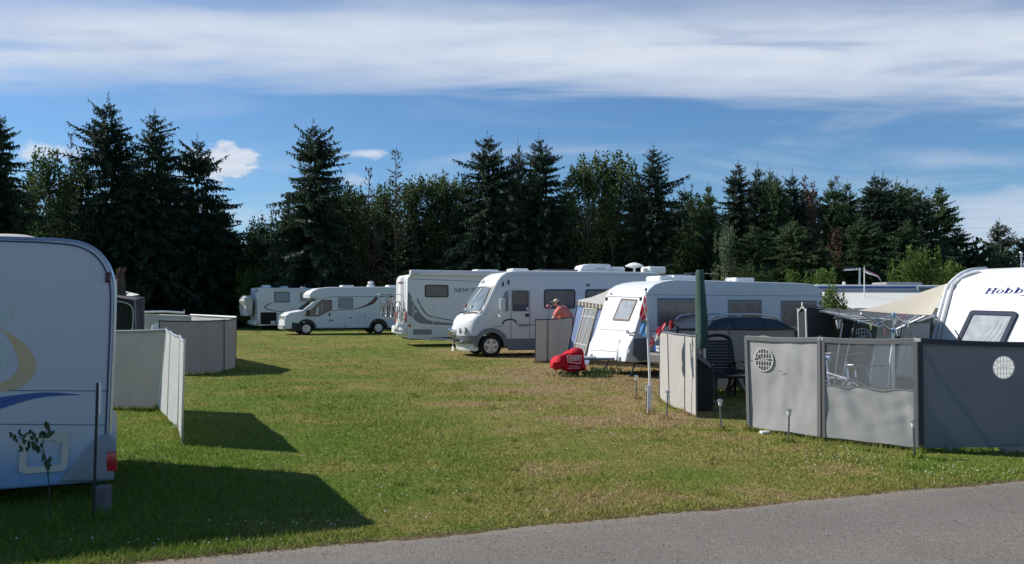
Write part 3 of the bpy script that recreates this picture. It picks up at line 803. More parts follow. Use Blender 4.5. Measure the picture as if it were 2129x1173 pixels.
def leafy_arrays(seed, h=10.0, r=3.0, n_leaf=5200, leaf=0.2, shoots=8, upright=0.4, base=0.08):
    R = np.random.default_rng(seed)
    nc = 46
    C = []; rad = []
    for _ in range(nc):
        f = base + (1 - base) * R.random() ** 0.8 * 0.93
        env = r * (np.sin(np.pi * min(1, (f * 0.86 + 0.14))) ** 0.55) * (1.0 if f < 0.7 else 0.9)
        a = R.random() * 6.283; q = env * R.random() ** 0.5 * 0.82
        C.append((np.cos(a) * q, np.sin(a) * q, f * h)); rad.append(R.uniform(0.13, 0.30) * r)
    for _ in range(shoots):                      # upright shoots break the outline
        a = R.random() * 6.283; q = r * R.uniform(0.1, 0.75); f = R.uniform(0.78, 1.0)
        for j in range(4):
            C.append((np.cos(a) * q, np.sin(a) * q, h * f - j * 0.32 + 0.45)); rad.append(0.10 * r * (0.5 + j * 0.28))
    C = np.array(C); rad = np.array(rad)
    w = rad ** 2; pick = R.choice(len(C), n_leaf, p=w / w.sum())
    d = unit(R.normal(size=(n_leaf, 3))); rr = rad[pick] * R.random(n_leaf) ** 0.45
    P = C[pick] + d * rr[:, None] * np.array([1, 1, 0.85 + upright])
    P[:, 2] = np.clip(P[:, 2], 0.05, h * 1.06)
    dd = unit(d * 0.6 + R.normal(size=(n_leaf, 3)) * 0.8 + np.array([0, 0, -0.25 + upright * 0.6]))
    ln = leaf * R.uniform(0.6, 1.4, n_leaf)
    W = unit(np.cross(dd, R.normal(size=(n_leaf, 3)))) * (ln * 0.36)[:, None]
    return diamonds(P, P + dd * ln[:, None], W), C
def trunk_mb(h, r0, limbs=None, frac=0.97):
    m = MB(); k = 9
    m.tube([Vector((0.05 * math.sin(i * 1.3), 0.05 * math.cos(i * 1.7), h * frac * i / k)) for i in range(k + 1)], [r0 * (1 - 0.93 * i / k) for i in range(k + 1)], 7)
    for q in (limbs if limbs is not None else []):
        z0 = max(0.3, q[2] * 0.55)
        m.tube([Vector((0, 0, z0)), Vector((q[0] * 0.5, q[1] * 0.5, (z0 + q[2]) / 2 + 0.15)), Vector(tuple(q))], [r0 * 0.34, r0 * 0.2, r0 * 0.06], 5)
    return m
def mesh_only(mb, name, m):
    me = bpy.data.meshes.new(name); me.from_pydata([tuple(v) for v in mb.v], [], mb.f)
    me.polygons.foreach_set('use_smooth', [True] * len(me.polygons)); me.materials.append(m); return me

LIB = {}
def lib_spruce(key, seed, mk, h=15.0, r=3.8, **kw):
    LIB[key] = (h, r, arrays_to_mesh('crown', spruce_arrays(seed, h, r, **kw), 4, CM[mk]), mesh_only(trunk_mb(h, 0.20 * h / 15), 'trunk', M['bark']))
lib_spruce('s0', 1, 'spruce'); lib_spruce('s1', 2, 'spruce', gap=0.2, droop=0.36); lib_spruce('s2', 3, 'spruce', dens=1.1, shape=0.75, droop=0.25)
lib_spruce('s3', 4, 'spruce', r=4.3, gap=0.18, shape=0.95); lib_spruce('g0', 5, 'spruce2', droop=0.4, shape=0.7); lib_spruce('g1', 6, 'spruce2', gap=0.22, droop=0.3, shape=0.8)
LIB['b0'] = (12.0, 2.2, arrays_to_mesh('crown', bare_arrays(11, needles=0.7), 4, CM['sparse']), mesh_only(trunk_mb(12, 0.14), 'trunk', M['bark']))
LIB['b1'] = (12.0, 1.8, arrays_to_mesh('crown', bare_arrays(12, r=1.8, needles=1.6), 4, CM['dead']), mesh_only(trunk_mb(12, 0.13), 'trunk', M['bark']))
LIB['b2'] = (12.0, 3.0, arrays_to_mesh('crown', bare_arrays(13, r=3.0, needles=5.0), 4, CM['dead']), mesh_only(trunk_mb(12, 0.13), 'trunk', M['bark']))
LIB['p0'] = (9.0, 3.0, arrays_to_mesh('crown', spruce_arrays(21, 9.0, 3.0, droop=-0.25, gap=0.35, shape=0.6, dens=0.8), 4, CM['pine']), mesh_only(trunk_mb(9, 0.15), 'trunk', M['bark']))
def lib_leafy(key, seed, mk, bark='bark', **kw):
    A, C = leafy_arrays(seed, **kw)
    h = kw.get('h', 10.0)
    LIB[key] = (h, kw.get('r', 3.0), arrays_to_mesh('crown', A, 4, CM[mk]), mesh_only(trunk_mb(h, 0.15, C[::3], 0.8), 'trunk', M[bark]))
lib_leafy('l0', 31, 'leaf', 'bark_pale', h=12.0, r=3.0, n_leaf=7000, shoots=12, upright=0.7)
lib_leafy('l1', 32, 'leaf', 'bark_pale', h=12.0, r=3.4, n_leaf=7500, shoots=14, upright=0.6, leaf=0.22)
lib_leafy('l2', 33, 'leaf_dark', h=9.0, r=3.4, n_leaf=6500, shoots=6)
lib_leafy('l3', 34, 'leaf_dark', h=9.0, r=3.2, n_leaf=6500, shoots=9, upright=0.6)
lib_leafy('lb', 35, 'leaf_bright', h=5.0, r=2.8, n_leaf=5200, leaf=0.19, shoots=7, upright=0.3, base=0.03)
lib_leafy('lb2', 36, 'leaf_bright', h=5.0, r=2.5, n_leaf=4500, leaf=0.17, shoots=5, upright=0.3, base=0.03)
lib_leafy('lw', 37, 'willow', h=7.0, r=2.6, n_leaf=4200, leaf=0.2, shoots=9, upright=0.5)

TR = random.Random(77)
def tree(name, key, px, ytop, D, halfpx, label, group, cat='tree', rot=None, base=None):
    h0, r0, crown, trunk = LIB[key]
    H = EH + (HY - ytop) * D / FPX; R_ = halfpx * D / FPX
    o = thing(name, ((px - CX) / FPX * D, D, 0), label, cat, group, deg=TR.uniform(0, 360) if rot is None else rot)
    o.scale = (R_ / r0, R_ / r0, H / h0)
    for (nm, me) in (('trunk', trunk), ('crown', crown)):
        c = bpy.data.objects.new(nm, me); COL.objects.link(c); c.parent = o
    return o
GC = 'conifers of the tree belt behind the pitches'; GL = 'leafy trees in the tree belt'; GB = 'bushes along the foot of the tree belt'
T = tree
T('spruce_tree', 's2', 2, 224, 60, 92, 'tall dark spruce cut by the photo edge, behind the roof of the left camper', GC)
T('spruce_tree', 's0', 231, 204, 65, 100, 'tallest spruce of all, its tip the highest point of the tree belt', GC)
T('spruce_tree', 's1', 318, 236, 67, 104, 'spruce with the ragged top just right of the tallest spruce', GC)
T('spruce_tree', 's3', 411, 288, 68, 98, 'spruce with the slim tip standing before the small white heap cloud', GC)
T('spruce_tree', 's3', 655, 258, 64, 116, 'broad spruce standing free, with sky on both sides of its upper half', GC)
T('spruce_tree', 's0', 1016, 279, 68, 84, 'tall spruce above the roof of the motorhome with the bicycles', GC)
T('pine_tree', 'p0', 1076, 306, 70, 44, 'narrow dark conifer squeezed between two taller spruces', GC)
T('spruce_tree', 's2', 1136, 286, 68, 82, 'pointed spruce with a thin leader, left of the loose leafy tree', GC)
T('spruce_tree', 's1', 1356, 308, 66, 86, 'spruce with spreading limbs right of the tall loose leafy tree', GC)
T('dying_conifer', 'b1', 146, 270, 64, 34, 'half bare brownish conifer between the edge spruce and the tallest spruce', GC)
T('dying_conifer', 'b1', 766, 342, 66, 42, 'reddish bare conifer beside the small flat cloud, shorter of two', GC)
T('dying_conifer', 'b0', 823, 302, 66, 58, 'bare grey conifer with a long thin leader standing out against the sky', GC)
T('dying_conifer', 'b0', 1438, 374, 74, 22, 'thin needle-poor young conifer alone in the gap of the belt', GC)
right = [(1470, 385, 'g1', 50, 'leaning spruce with long left limbs at the start of the right-hand block'), (1525, 338, 's2', 58, 'tallest spruce in the right-hand block of conifers'),
         (1572, 343, 's0', 52, 'second tall spruce in the right-hand block of conifers'), (1600, 352, 'g0', 56, 'lighter green spruce just right of the second tall spruce'),
         (1620, 366, 'g0', 50, 'spruce with a double looking top in the right-hand block'), (1650, 358, 's0', 52, 'spruce in front of the dip left of the brown-tipped spruces'),
         (1672, 358, 'b2', 40, 'brown-tipped spruce, left one of a pair'), (1689, 372, 'b2', 36, 'brown-tipped spruce, right one of a pair'),
         (1722, 374, 'g1', 52, 'spruce left of the slim needle-poor leader in the right block'), (1741, 356, 'b0', 40, 'slim conifer with a needle-poor leader in the right block'),
         (1768, 380, 'g1', 54, 'lighter green spruce between the slim leader and the twin tips'), (1809, 362, 's2', 60, 'left one of the twin-tipped spruces above the bright bush'),
         (1838, 362, 's0', 58, 'right one of the twin-tipped spruces above the bright bush'), (1860, 376, 'g0', 62, 'lower spruce shouldering the twin-tipped pair'),
         (1924, 396, 's2', 58, 'spruce left of the last tall spruce, partly hidden by it'), (1957, 388, 'g1', 64, 'last tall spruce where the belt drops to the right'),
         (1998, 470, 'g0', 52, 'low green spruce at the right end of the belt')]
for i, (px, yt, k, hw, lab) in enumerate(right):
    T('spruce_tree' if k[0] != 'b' else 'dying_conifer', k, px, yt, 66 + (i * 37 % 7), hw, lab, GC)
extra = [(62, 352, 's1', 66, 56, 'spruce filling the gap right of the edge spruce'), (182, 330, 's2', 70, 60, 'spruce close behind the left flank of the tallest spruce'), (276, 322, 's0', 71, 66, 'spruce wedged behind the notch between the two highest left spruces'),
         (366, 352, 's2', 72, 66, 'spruce in the notch left of the slim-tipped spruce'), (462, 412, 's1', 71, 54, 'low spruce at the right flank of the left group of spruces'), (600, 420, 's1', 70, 54, 'low spruce tucked behind the left flank of the free-standing spruce'),
         (700, 372, 's0', 71, 66, 'spruce behind the right flank of the free-standing spruce'), (970, 362, 's2', 74, 62, 'spruce behind the left flank of the tall middle spruce'), (1058, 348, 's1', 74, 60, 'spruce filling between the narrow dark conifer and the tall middle spruce'),
         (1100, 346, 's0', 75, 56, 'spruce behind the left flank of the pointed spruce with a thin leader'), (1182, 366, 's1', 74, 60, 'spruce between the pointed spruce and the loose leafy trees'), (1316, 372, 's2', 74, 62, 'spruce in the notch right of the loose leafy trees'), (1402, 412, 's0', 74, 56, 'low spruce at the right flank of the spreading spruce')]
for (px, yt, k, D_, hw, lab) in extra: T('spruce_tree', k, px, yt, D_, hw, lab, GC)
front = [(1560, 470, 'g1', 62, 'mid-height green spruce in front of the right block, beside the silvery tree'), (1650, 455, 'g0', 66, 'mid-height green spruce below the double looking top'),
         (1735, 470, 'b2', 60, 'brown dead spruce low in front of the right block'), (1700, 500, 'g1', 60, 'short green spruce behind the far white caravan, left of the aerial'),
         (1790, 450, 'g0', 70, 'bushy green spruce in front of the twin-tipped spruces'), (1880, 455, 'g1', 66, 'bushy green spruce in front of the last tall spruces')]
for i, (px, yt, k, hw, lab) in enumerate(front):
    T('spruce_tree', k, px, yt, 60 + i % 3, hw, lab, GC)
T('pine_tree', 'p0', 2078, 460, 84, 48, 'small dark pine standing alone near the photo edge, taller of two', GC)
T('pine_tree', 'p0', 2126, 488, 84, 44, 'small dark pine at the photo edge, shorter of two', GC)
T('leafy_tree', 'l1', 108, 322, 64, 80, 'loose leafy tree with sky showing through, behind the roof hatch of the left camper', GL)
T('leafy_tree', 'l0', 868, 374, 72, 74, 'leafy tree right of the bare grey conifer, lower in the belt', GL)
T('leafy_tree', 'l0', 925, 372, 72, 70, 'leafy tree with upright shoots left of the tall middle spruce', GL)
T('leafy_tree', 'l1', 790, 395, 70, 76, 'leafy tree behind the two bare conifers', GL)
T('leafy_tree', 'l0', 1222, 340, 68, 78, 'tall loose leafy tree with pale shoots, left stem of a pair', GL)
T('leafy_tree', 'l1', 1275, 326, 68, 84, 'tall loose leafy tree with pale shoots, right stem of a pair', GL)
T('leafy_tree', 'l2', 545, 448, 70, 66, 'low leafy tree in the dip between two tall spruces', GL)
T('leafy_tree', 'l3', 722, 392, 66, 56, 'dark broadleaf tree touching the right side of the free-standing spruce', GL)
T('leafy_tree', 'lw', 1512, 466, 60, 36, 'silvery pale leafy tree in front of the dark conifers', GL)
T('leafy_tree', 'l3', 1452, 412, 70, 58, 'dull leafy tree below the thin young conifer in the gap', GL)
T('leafy_tree', 'l2', 1420, 470, 64, 60, 'shaded leafy tree left of the silvery tree', GL)
T('green_bush', 'lb', 1905, 524, 48, 72, 'bright green rounded bush behind the cream awning roof', GB, 'bush')
T('green_bush', 'lb2', 1978, 545, 52, 46, 'mid green bush right of the bright rounded bush', GB, 'bush')
T('green_bush', 'lb2', 1650, 562, 50, 34, 'small pale bush above the right end of the blue-lit caravan', GB, 'bush')
T('green_bush', 'l2', 1565, 548, 56, 60, 'low dark bush behind the roof of the blue-lit caravan', GB, 'bush')
T('green_bush', 'lb2', 1712, 560, 48, 52, 'green bush behind the far white caravan, left of the aerial', GB, 'bush')
T('green_bush', 'lb', 535, 560, 66, 58, 'sunlit green bush behind the far motorhome with the grey cover', GB, 'bush')
T('green_bush', 'lb2', 610, 540, 67, 60, 'green bush at the foot of the free-standing spruce', GB, 'bush')

def woodland():
    """dark mass of the belt behind and between the trees one can tell apart"""
    R = np.random.default_rng(5); A = []
    small = spruce_arrays(41, 9.0, 3.4, dens=0.42, gap=0.05, droop=0.2, shape=0.55)
    small2, _ = leafy_arrays(42, h=7.0, r=3.4, n_leaf=1500, leaf=0.5, shoots=5, base=0.0)
    def put(src, x, y, s, hz):
        a = R.random() * 6.283; c, q = np.cos(a), np.sin(a)
        B = src.copy(); B[:, :2] = B[:, :2] @ np.array([[c, -q], [q, c]]) * s; B[:, 2] *= hz
        A.append(B + np.array([x, y, 0]))
    for x in np.arange(-52, 46, 2.3):
        u = x / 72.0
        px = CX + u * FPX
        tops = 385 if px < 450 else (470 if px < 610 else (385 if px < 1400 else (402 if px < 1900 else 520)))
        y = 74
        if px > 2010: continue
        H = EH + (HY - tops) * y / FPX
        put(small, x * y / 72, y + R.normal() * 1.2, R.uniform(0.9, 1.25), H / 9.0 * R.uniform(0.75, 1.1))
        put(small2, x * y / 72 + 1.2, y - 3.5 + R.normal(), R.uniform(0.8, 1.1), R.uniform(0.65, 1.15))
        put(small, x * y / 72 + R.normal(), y + 7, 1.3, H / 9.0 * R.uniform(0.7, 0.95))
    for x in np.arange(50, 110, 6):
        put(small, x, 110 + R.normal() * 4, 1.5, 0.75)
    o = arrays_to_object('woodland', np.concatenate(A), 4, CM['wood'])
    tag(o, 'dark wood filling the belt behind and between the single trees', 'woodland', kind='stuff')
woodland()

# ================================================================ vehicles
Z = Vector((0, 0, 1))
def stands_on(fr, name, label, cat, group=None):
    return thing(name, fr.o, label, cat, group, deg=fr.deg)
def roof_box(parent, fr, x0, x1, y0, y1, z0, h, m, name, b=0.04, label=None):
    o = MB().rbox(fr.p((x0 + x1) / 2, (y0 + y1) / 2, z0 + h / 2), fr.ex * (x1 - x0) / 2, fr.ey * (y1 - y0) / 2, Z * h / 2, b).build(name, m, parent)
    if label: o['label'] = label
    return o

# ---------------------------------------------------------------- camper at the left edge, seen from its side
def left_camper():
    fr = Frame(((238 - CX) / FPX * 7.7, 7.7), 25.0); S = fr.side()
    W = 2.08
    t = stands_on(fr, 'camper', 'white camper cut by the left photo edge, tan and blue swooshes on its side', 'camper', 'campers and caravans on the pitches')
    zb = S.px(235, 1002)[1]
    prof = [S.px(*q) for q in [(120, 499), (165, 505), (198, 520), (221, 545), (234, 575), (238, 612), (236, 700), (231, 820), (226, 925), (222, 1002)]]
    prof = [(q.x, q.y) for q in spline(prof, 4)]
    ztop = prof[0][1]
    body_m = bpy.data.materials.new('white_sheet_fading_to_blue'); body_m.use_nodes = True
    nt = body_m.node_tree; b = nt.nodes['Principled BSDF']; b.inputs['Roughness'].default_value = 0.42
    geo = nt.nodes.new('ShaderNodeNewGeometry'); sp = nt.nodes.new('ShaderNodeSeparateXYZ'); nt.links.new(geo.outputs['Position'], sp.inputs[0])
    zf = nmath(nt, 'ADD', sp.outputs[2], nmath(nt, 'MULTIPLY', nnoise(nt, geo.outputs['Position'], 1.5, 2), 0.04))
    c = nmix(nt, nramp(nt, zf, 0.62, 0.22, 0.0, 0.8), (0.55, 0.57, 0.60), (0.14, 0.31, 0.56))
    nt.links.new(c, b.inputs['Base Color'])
    bp = nt.nodes.new('ShaderNodeBump'); bp.inputs['Strength'].default_value = 0.16; bp.inputs['Distance'].default_value = 0.003
    nt.links.new(nnoise(nt, geo.outputs['Position'], 150, 3, 0.6), bp.inputs['Height']); nt.links.new(bp.outputs[0], b.inputs['Normal'])
    poly = [(-5.4, zb)] + [(-5.4, ztop + 0.02)] + prof
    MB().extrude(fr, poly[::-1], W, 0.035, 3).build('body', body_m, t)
    edge = [(-5.0, ztop - 0.03)] + [S.px(*q) for q in [(60, 503), (115, 506), (160, 512), (192, 527), (213, 550), (226, 580), (230, 615), (228, 700), (223, 820), (219, 915)]]
    edge = [edge[0]] + [(q.x, q.y) for q in spline(edge[1:], 4)]
    stroke(t, S, edge, 0.014, M['navy'], 'edge_trim', 0.008)
    rail = [(-5.0, ztop + 0.0)] + prof[:-1]
    MB().tube([fr.p(x + 0.0, 0.03, z) for x, z in rail], 0.022, 6).build('corner_rail', M['alu'], t)
    for (ya, yb) in ((812, 813), (882, 884)):
        a = S.px(0, ya); c2 = S.px(221, yb)
        stroke(t, S, [(-5.0, a[1]), a, c2], 0.008, M['seam'], 'panel_seam', 0.003)
    # prints on the side
    g = [S.px(*q) for q in [(2, 683), (30, 708), (52, 740), (57, 765), (40, 790), (15, 802), (-25, 812)]]
    stroke(t, S, g, [0.004, 0.06, 0.115, 0.135, 0.12, 0.09, 0.03], M['gold_print'], 'swoosh_print', smooth_n=6, label='tan crescent swoosh')
    g = [S.px(*q) for q in [(38, 629), (20, 650), (0, 668), (-25, 684)]]
    stroke(t, S, g, [0.003, 0.055, 0.10, 0.06], M['leaf_print'], 'leaf_print', smooth_n=6, label='pale green leaf print')
    g = [S.px(*q) for q in [(-4, 700), (8, 725), (12, 748), (4, 764), (-20, 770)]]
    stroke(t, S, g, [0.004, 0.05, 0.07, 0.05, 0.03], M['leaf_print'], 'leaf_print', smooth_n=6, label='smaller pale green leaf print')
    g = [S.px(*q) for q in [(-60, 850), (0, 838), (55, 826), (105, 820), (170, 821)]]
    stroke(t, S, g, [0.13, 0.10, 0.06, 0.035, 0.003], M['blue_print'], 'stripe_print', smooth_n=6, label='long blue tapering stripe')
    # service hatch: pale moulded frame with a notch
    out = pxpoly(S, [(38, 985), (140, 978), (145, 900), (45, 902)]); inn = inset2(out, 0.055)
    MB().ring([S.p(a, b_, 0.001) for a, b_ in rounded2(out, 0.06)], [S.p(a, b_, 0.001) for a, b_ in rounded2(inn, 0.03)], S.n * 0.022).build('service_hatch', M['cream'], t)
    decal(t, S, rounded2(pxpoly(S, [(116, 921), (142, 918), (142, 898), (116, 900)]), 0.02), M['cream'], 'hatch_lock', 0.02)
    # lamps
    mk = raised(t, S, pxpoly(S, [(219, 588), (230, 587), (230, 566), (219, 567)]), 0.03, M['dull_red'], 'marker_lamp', 0.01)
    # rear corner bumper in grey plastic with its lamp
    bz = [S.px(*q) for q in [(238, 985), (236, 998), (205, 1000), (160, 1002), (120, 1002), (160, 955), (190, 918), (208, 903), (228, 902), (240, 912), (242, 940)]]
    MB().extrude(fr, bz, W + 0.03, 0.03, 3, -0.025).build('corner_bumper', M['grey_plastic'], t)
    P2 = fr.side(-0.028)
    lamp = [P2.px(*q) for q in [(244, 980), (222, 980), (221, 940), (242, 938)]]
    MB().extrude(fr, [(x, z) for x, z in lamp], 0.22, 0.012, 2, -0.034).build('tail_lamp', M['red_lamp'], t)
    # roof hatch dome
    P3 = fr.side(0.7)
    a = P3.px(-60, 500)[0]; c3 = P3.px(103, 500)[0]; top = P3.px(20, 486)[1]
    dome = MB(); nx, ny = 10, 8; vs = []
    for j in range(ny + 1):
        for i in range(nx + 1):
            u, v = i / nx, j / ny
            hgt = (1 - abs(2 * u - 1) ** 3) * (1 - abs(2 * v - 1) ** 4)
            vs.append(fr.p(a + (c3 - a) * u, 0.45 + 0.8 * v, ztop + (top - ztop) * hgt))
    dome.add(vs, [(j * (nx + 1) + i, j * (nx + 1) + i + 1, (j + 1) * (nx + 1) + i + 1, (j + 1) * (nx + 1) + i) for j in range(ny) for i in range(nx)]).build('roof_hatch', M['cream'], t)
    wheel(t, fr.p(-3.6, 0.04, 0.32), -fr.ey, 0.32, 0.2)
    MB().rbox(fr.p(-2.7, W / 2, 0.16), fr.ex * 2.5, fr.ey * 0.8, Z * 0.07, 0.02).build('chassis', M['under'], t)
    return fr
FR1 = left_camper()

# ---------------------------------------------------------------- caravan with the pinkish windows in the middle right
def caravan2():
    a = 22; D = 20.5
    fr = Frame(((1340 - CX) / FPX * D, D), a); S = fr.side(); W = 2.06; L = 6.2
    t = stands_on(fr, 'caravan', 'white caravan with pinkish curtained windows, the blue awning at its front', 'caravan', 'campers and caravans on the pitches')
    pr = [S.px(*q) for q in [(1300, 752), (1306, 722), (1316, 702), (1335, 640), (1343, 614), (1349, 602), (1362, 591), (1380, 585), (1405, 581.5)]]
    zb = 0.36; zt = pr[-1][1] + 0.005
    end = [S.px(*q) for q in [(1660, 588.5), (1690, 591), (1703, 597), (1711, 610), (1713, 640)]]
    prof = [(pr[0][0] + 0.25, zb)] + pr + end + [(end[-1][0], zb)]
    wx = 3.05; R = 0.33
    k = [p for p in arc2(wx, R, R + 0.09, 0, 180, 10) if p[1] > zb]
    prof = prof + [(x, z) for x, z in k]
    MB().extrude(fr, prof, W, 0.05, 4).build('body', M['white_rib'], t)
    ys = (615, 620); L1 = [S.px(1347, 613), S.px(1712, 616)]
    stroke(t, S, L1, 0.012, M['seam'], 'panel_seam')
    stroke(t, S, [S.px(1330, 689), S.px(1560, 687), S.px(1713, 684)], 0.014, M['seam'], 'panel_seam')
    stroke(t, S, [S.px(1322, 731), S.px(1450, 730), S.px(1713, 722)], 0.016, M['seam'], 'panel_seam')
    decal(t, S, [S.px(*q) for q in [(1318, 704), (1344, 703), (1356, 745), (1330, 752), (1315, 738)]], M['grey_print'], 'corner_panel', label='blue grey lower front corner panel')
    for (x0, y0, x1, y1) in ((1367, 623, 1449, 679), (1514, 626.5, 1583, 672), (1624, 628, 1698, 681)):
        window(t, S, pxrect(S, x0, y0, x1, y1), 0.03, 0.045, M['steel'], M['glass_pink'])
        p0 = S.px(x0, y0 - 1.5); p1 = S.px(x1, y0 - 1.5)
        stroke(t, S, [p0, p1], 0.03, M['seam'], 'window_rail', 0.02)
    raised(t, S, pxrect(S, 1703, 627, 1708, 634), 0.03, M['dull_red'], 'marker_lamp', 0.0)
    # sunlit front
    xs = dict(); A = pr[2]; B = pr[4]
    F = fr.lean(A[0], A[1], B[0], B[1], W); 
    fw = pxpoly(F, [(1274, 666), (1308, 668), (1326, 623), (1293, 621)])
    window(t, F, fw, 0.03, 0.04, M['frame_brown'], M['glass_net'], label='front window in a brown frame')
    stroke(t, F, [F.px(1263, 616.5), F.px(1334, 619)], 0.018, M['seam'], 'panel_seam')
    stroke(t, F, [F.px(1247, 685), F.px(1298, 687)], 0.010, M['seam'], 'panel_seam')
    G = fr.lean(pr[0][0], pr[0][1], pr[2][0], pr[2][1], W)
    lock = pxpoly(G, [(1231, 745), (1284, 751), (1292, 706), (1237, 700)])
    raised(t, G, lock, 0.05, M['white'], 'gas_locker_lid', 0.04, label='front gas locker lid standing ajar')
    stroke(t, G, [G.px(1232, 729), G.px(1287, 733)], 0.012, M['seam'], 'panel_seam', 0.054)
    for q in ((1234, 741), (1279, 748)):
        x, z = G.px(*q); MB().rbox(G.p(x, z, 0.06), G.u * 0.035, G.v * 0.035, G.n * 0.02, 0.01).build('lid_catch', M['dark'], t)
    dk = pxpoly(G, [(1286, 753), (1291, 752), (1297, 706), (1294, 705)])
    decal(t, G, dk, M['frame_dark'], 'locker_gap', 0.012)
    stroke(t, G, [G.px(1300, 707), G.px(1316, 707)], 0.016, M['seam'], 'panel_seam')
    stroke(t, G, [G.px(1294, 731), G.px(1314, 733)], 0.012, M['seam'], 'panel_seam')
    h0, h1 = F.px(1307, 689), F.px(1320, 691)
    MB().tube([F.p(h0[0], h0[1], 0.0), F.p(h0[0], h0[1], 0.06), F.p(h0[0] + 0.05, h0[1] - 0.06, 0.07), F.p(h1[0], h1[1] - 0.05, 0.07), F.p(h1[0], h1[1], 0.0)], 0.018, 6).build('shunting_handle', M['steel'], t)
    for q in ((1262, 622), (1333, 622)):
        x, z = F.px(*q); MB().rbox(F.p(x, z, 0.02), F.u * 0.03, F.v * 0.045, F.n * 0.02, 0.01).build('hinge_cover', M['dark'], t)
    decal(t, F, pxrect(F, 1269, 609, 1272, 613), M['grey_print2'], 'front_badge')
    x, z = G.px(1311, 732); MB().rbox(G.p(x, z, 0.03), G.u * 0.03, G.v * 0.05, G.n * 0.025, 0.01).build('marker_lamp', M['lamp_glass'], t)
    # roof
    P = fr.side(1.1)
    for (x0, x1, yt, dep) in ((1355, 1382, 574.5, 0.7), (1383, 1432, 573.5, 0.75), (1511, 1550, 578, 0.5)):
        a, zt_ = P.px(x0, yt); b = P.px(x1, yt)[0]
        roof_box(t, fr, a, b, 0.7, 0.7 + dep, zt - 0.03, max(0.06, zt_ - zt + 0.03), M['plastic'], 'roof_hatch', 0.03)
    a = P.px(1506, 579)[0]
    MB().tube([fr.p(a, 1.0, zt - 0.02), fr.p(a, 1.0, zt + 0.12)], 0.02, 6).build('roof_vent', M['alu'], t)
    for y in (0.03, W - 0.22):
        ax = -fr.ey if y < 1 else fr.ey
        wheel(t, fr.p(wx, y if y < 1 else W - 0.03, R), ax, R, 0.2)
    # drawbar, coupling, jockey wheel, feet
    x0 = pr[0][0]
    db = MB(); tip = fr.p(x0 - 1.32, W / 2, 0.44)
    for s in (-1, 1):
        db.tube([fr.p(x0 + 0.6, W / 2 + s * 0.72, 0.42), fr.p(x0 - 0.9, W / 2 + s * 0.10, 0.43), tip], 0.035, 6)
    db.build('drawbar', M['alu'], t)
    j = fr.p(x0 - 0.95, W / 2 - 0.18, 0)
    MB().tube([j + Z * 0.10, j + Z * 0.7], 0.028, 8).build('jockey_post', M['alu'], t)
    MB().lathe(j + fr.ey * -0.03 + Z * 0.1, fr.ey, [(-0.035, 0.06), (-0.035, 0.095), (0.035, 0.095), (0.035, 0.06)], 14).build('jockey_wheel', M['rubber'], t)
    for (x, y) in ((x0 + 0.5, 0.35), (x0 + 0.5, W - 0.35), (5.8, 0.35), (5.8, W - 0.35)):
        MB().tube([fr.p(x, y, zb + 0.02), fr.p(x - 0.15, y, 0.02)], 0.025, 6).rbox(fr.p(x - 0.15, y, 0.015), fr.ex * 0.07, fr.ey * 0.07, Z * 0.012, 0.005).build('corner_steady', M['steel'], t)
    MB().rbox(fr.p(3.1, W / 2, 0.33), fr.ex * 2.9, fr.ey * 0.9, Z * 0.06, 0.02).build('chassis', M['under'], t)
    MB().tube([fr.p(0.3, W / 2, 0.5), fr.p(0.3, W / 2, 0.5) + Z * 0.01], 0.01, 4)
    return fr, x0, t
FR2, FR2_X0, CARAVAN2 = caravan2()

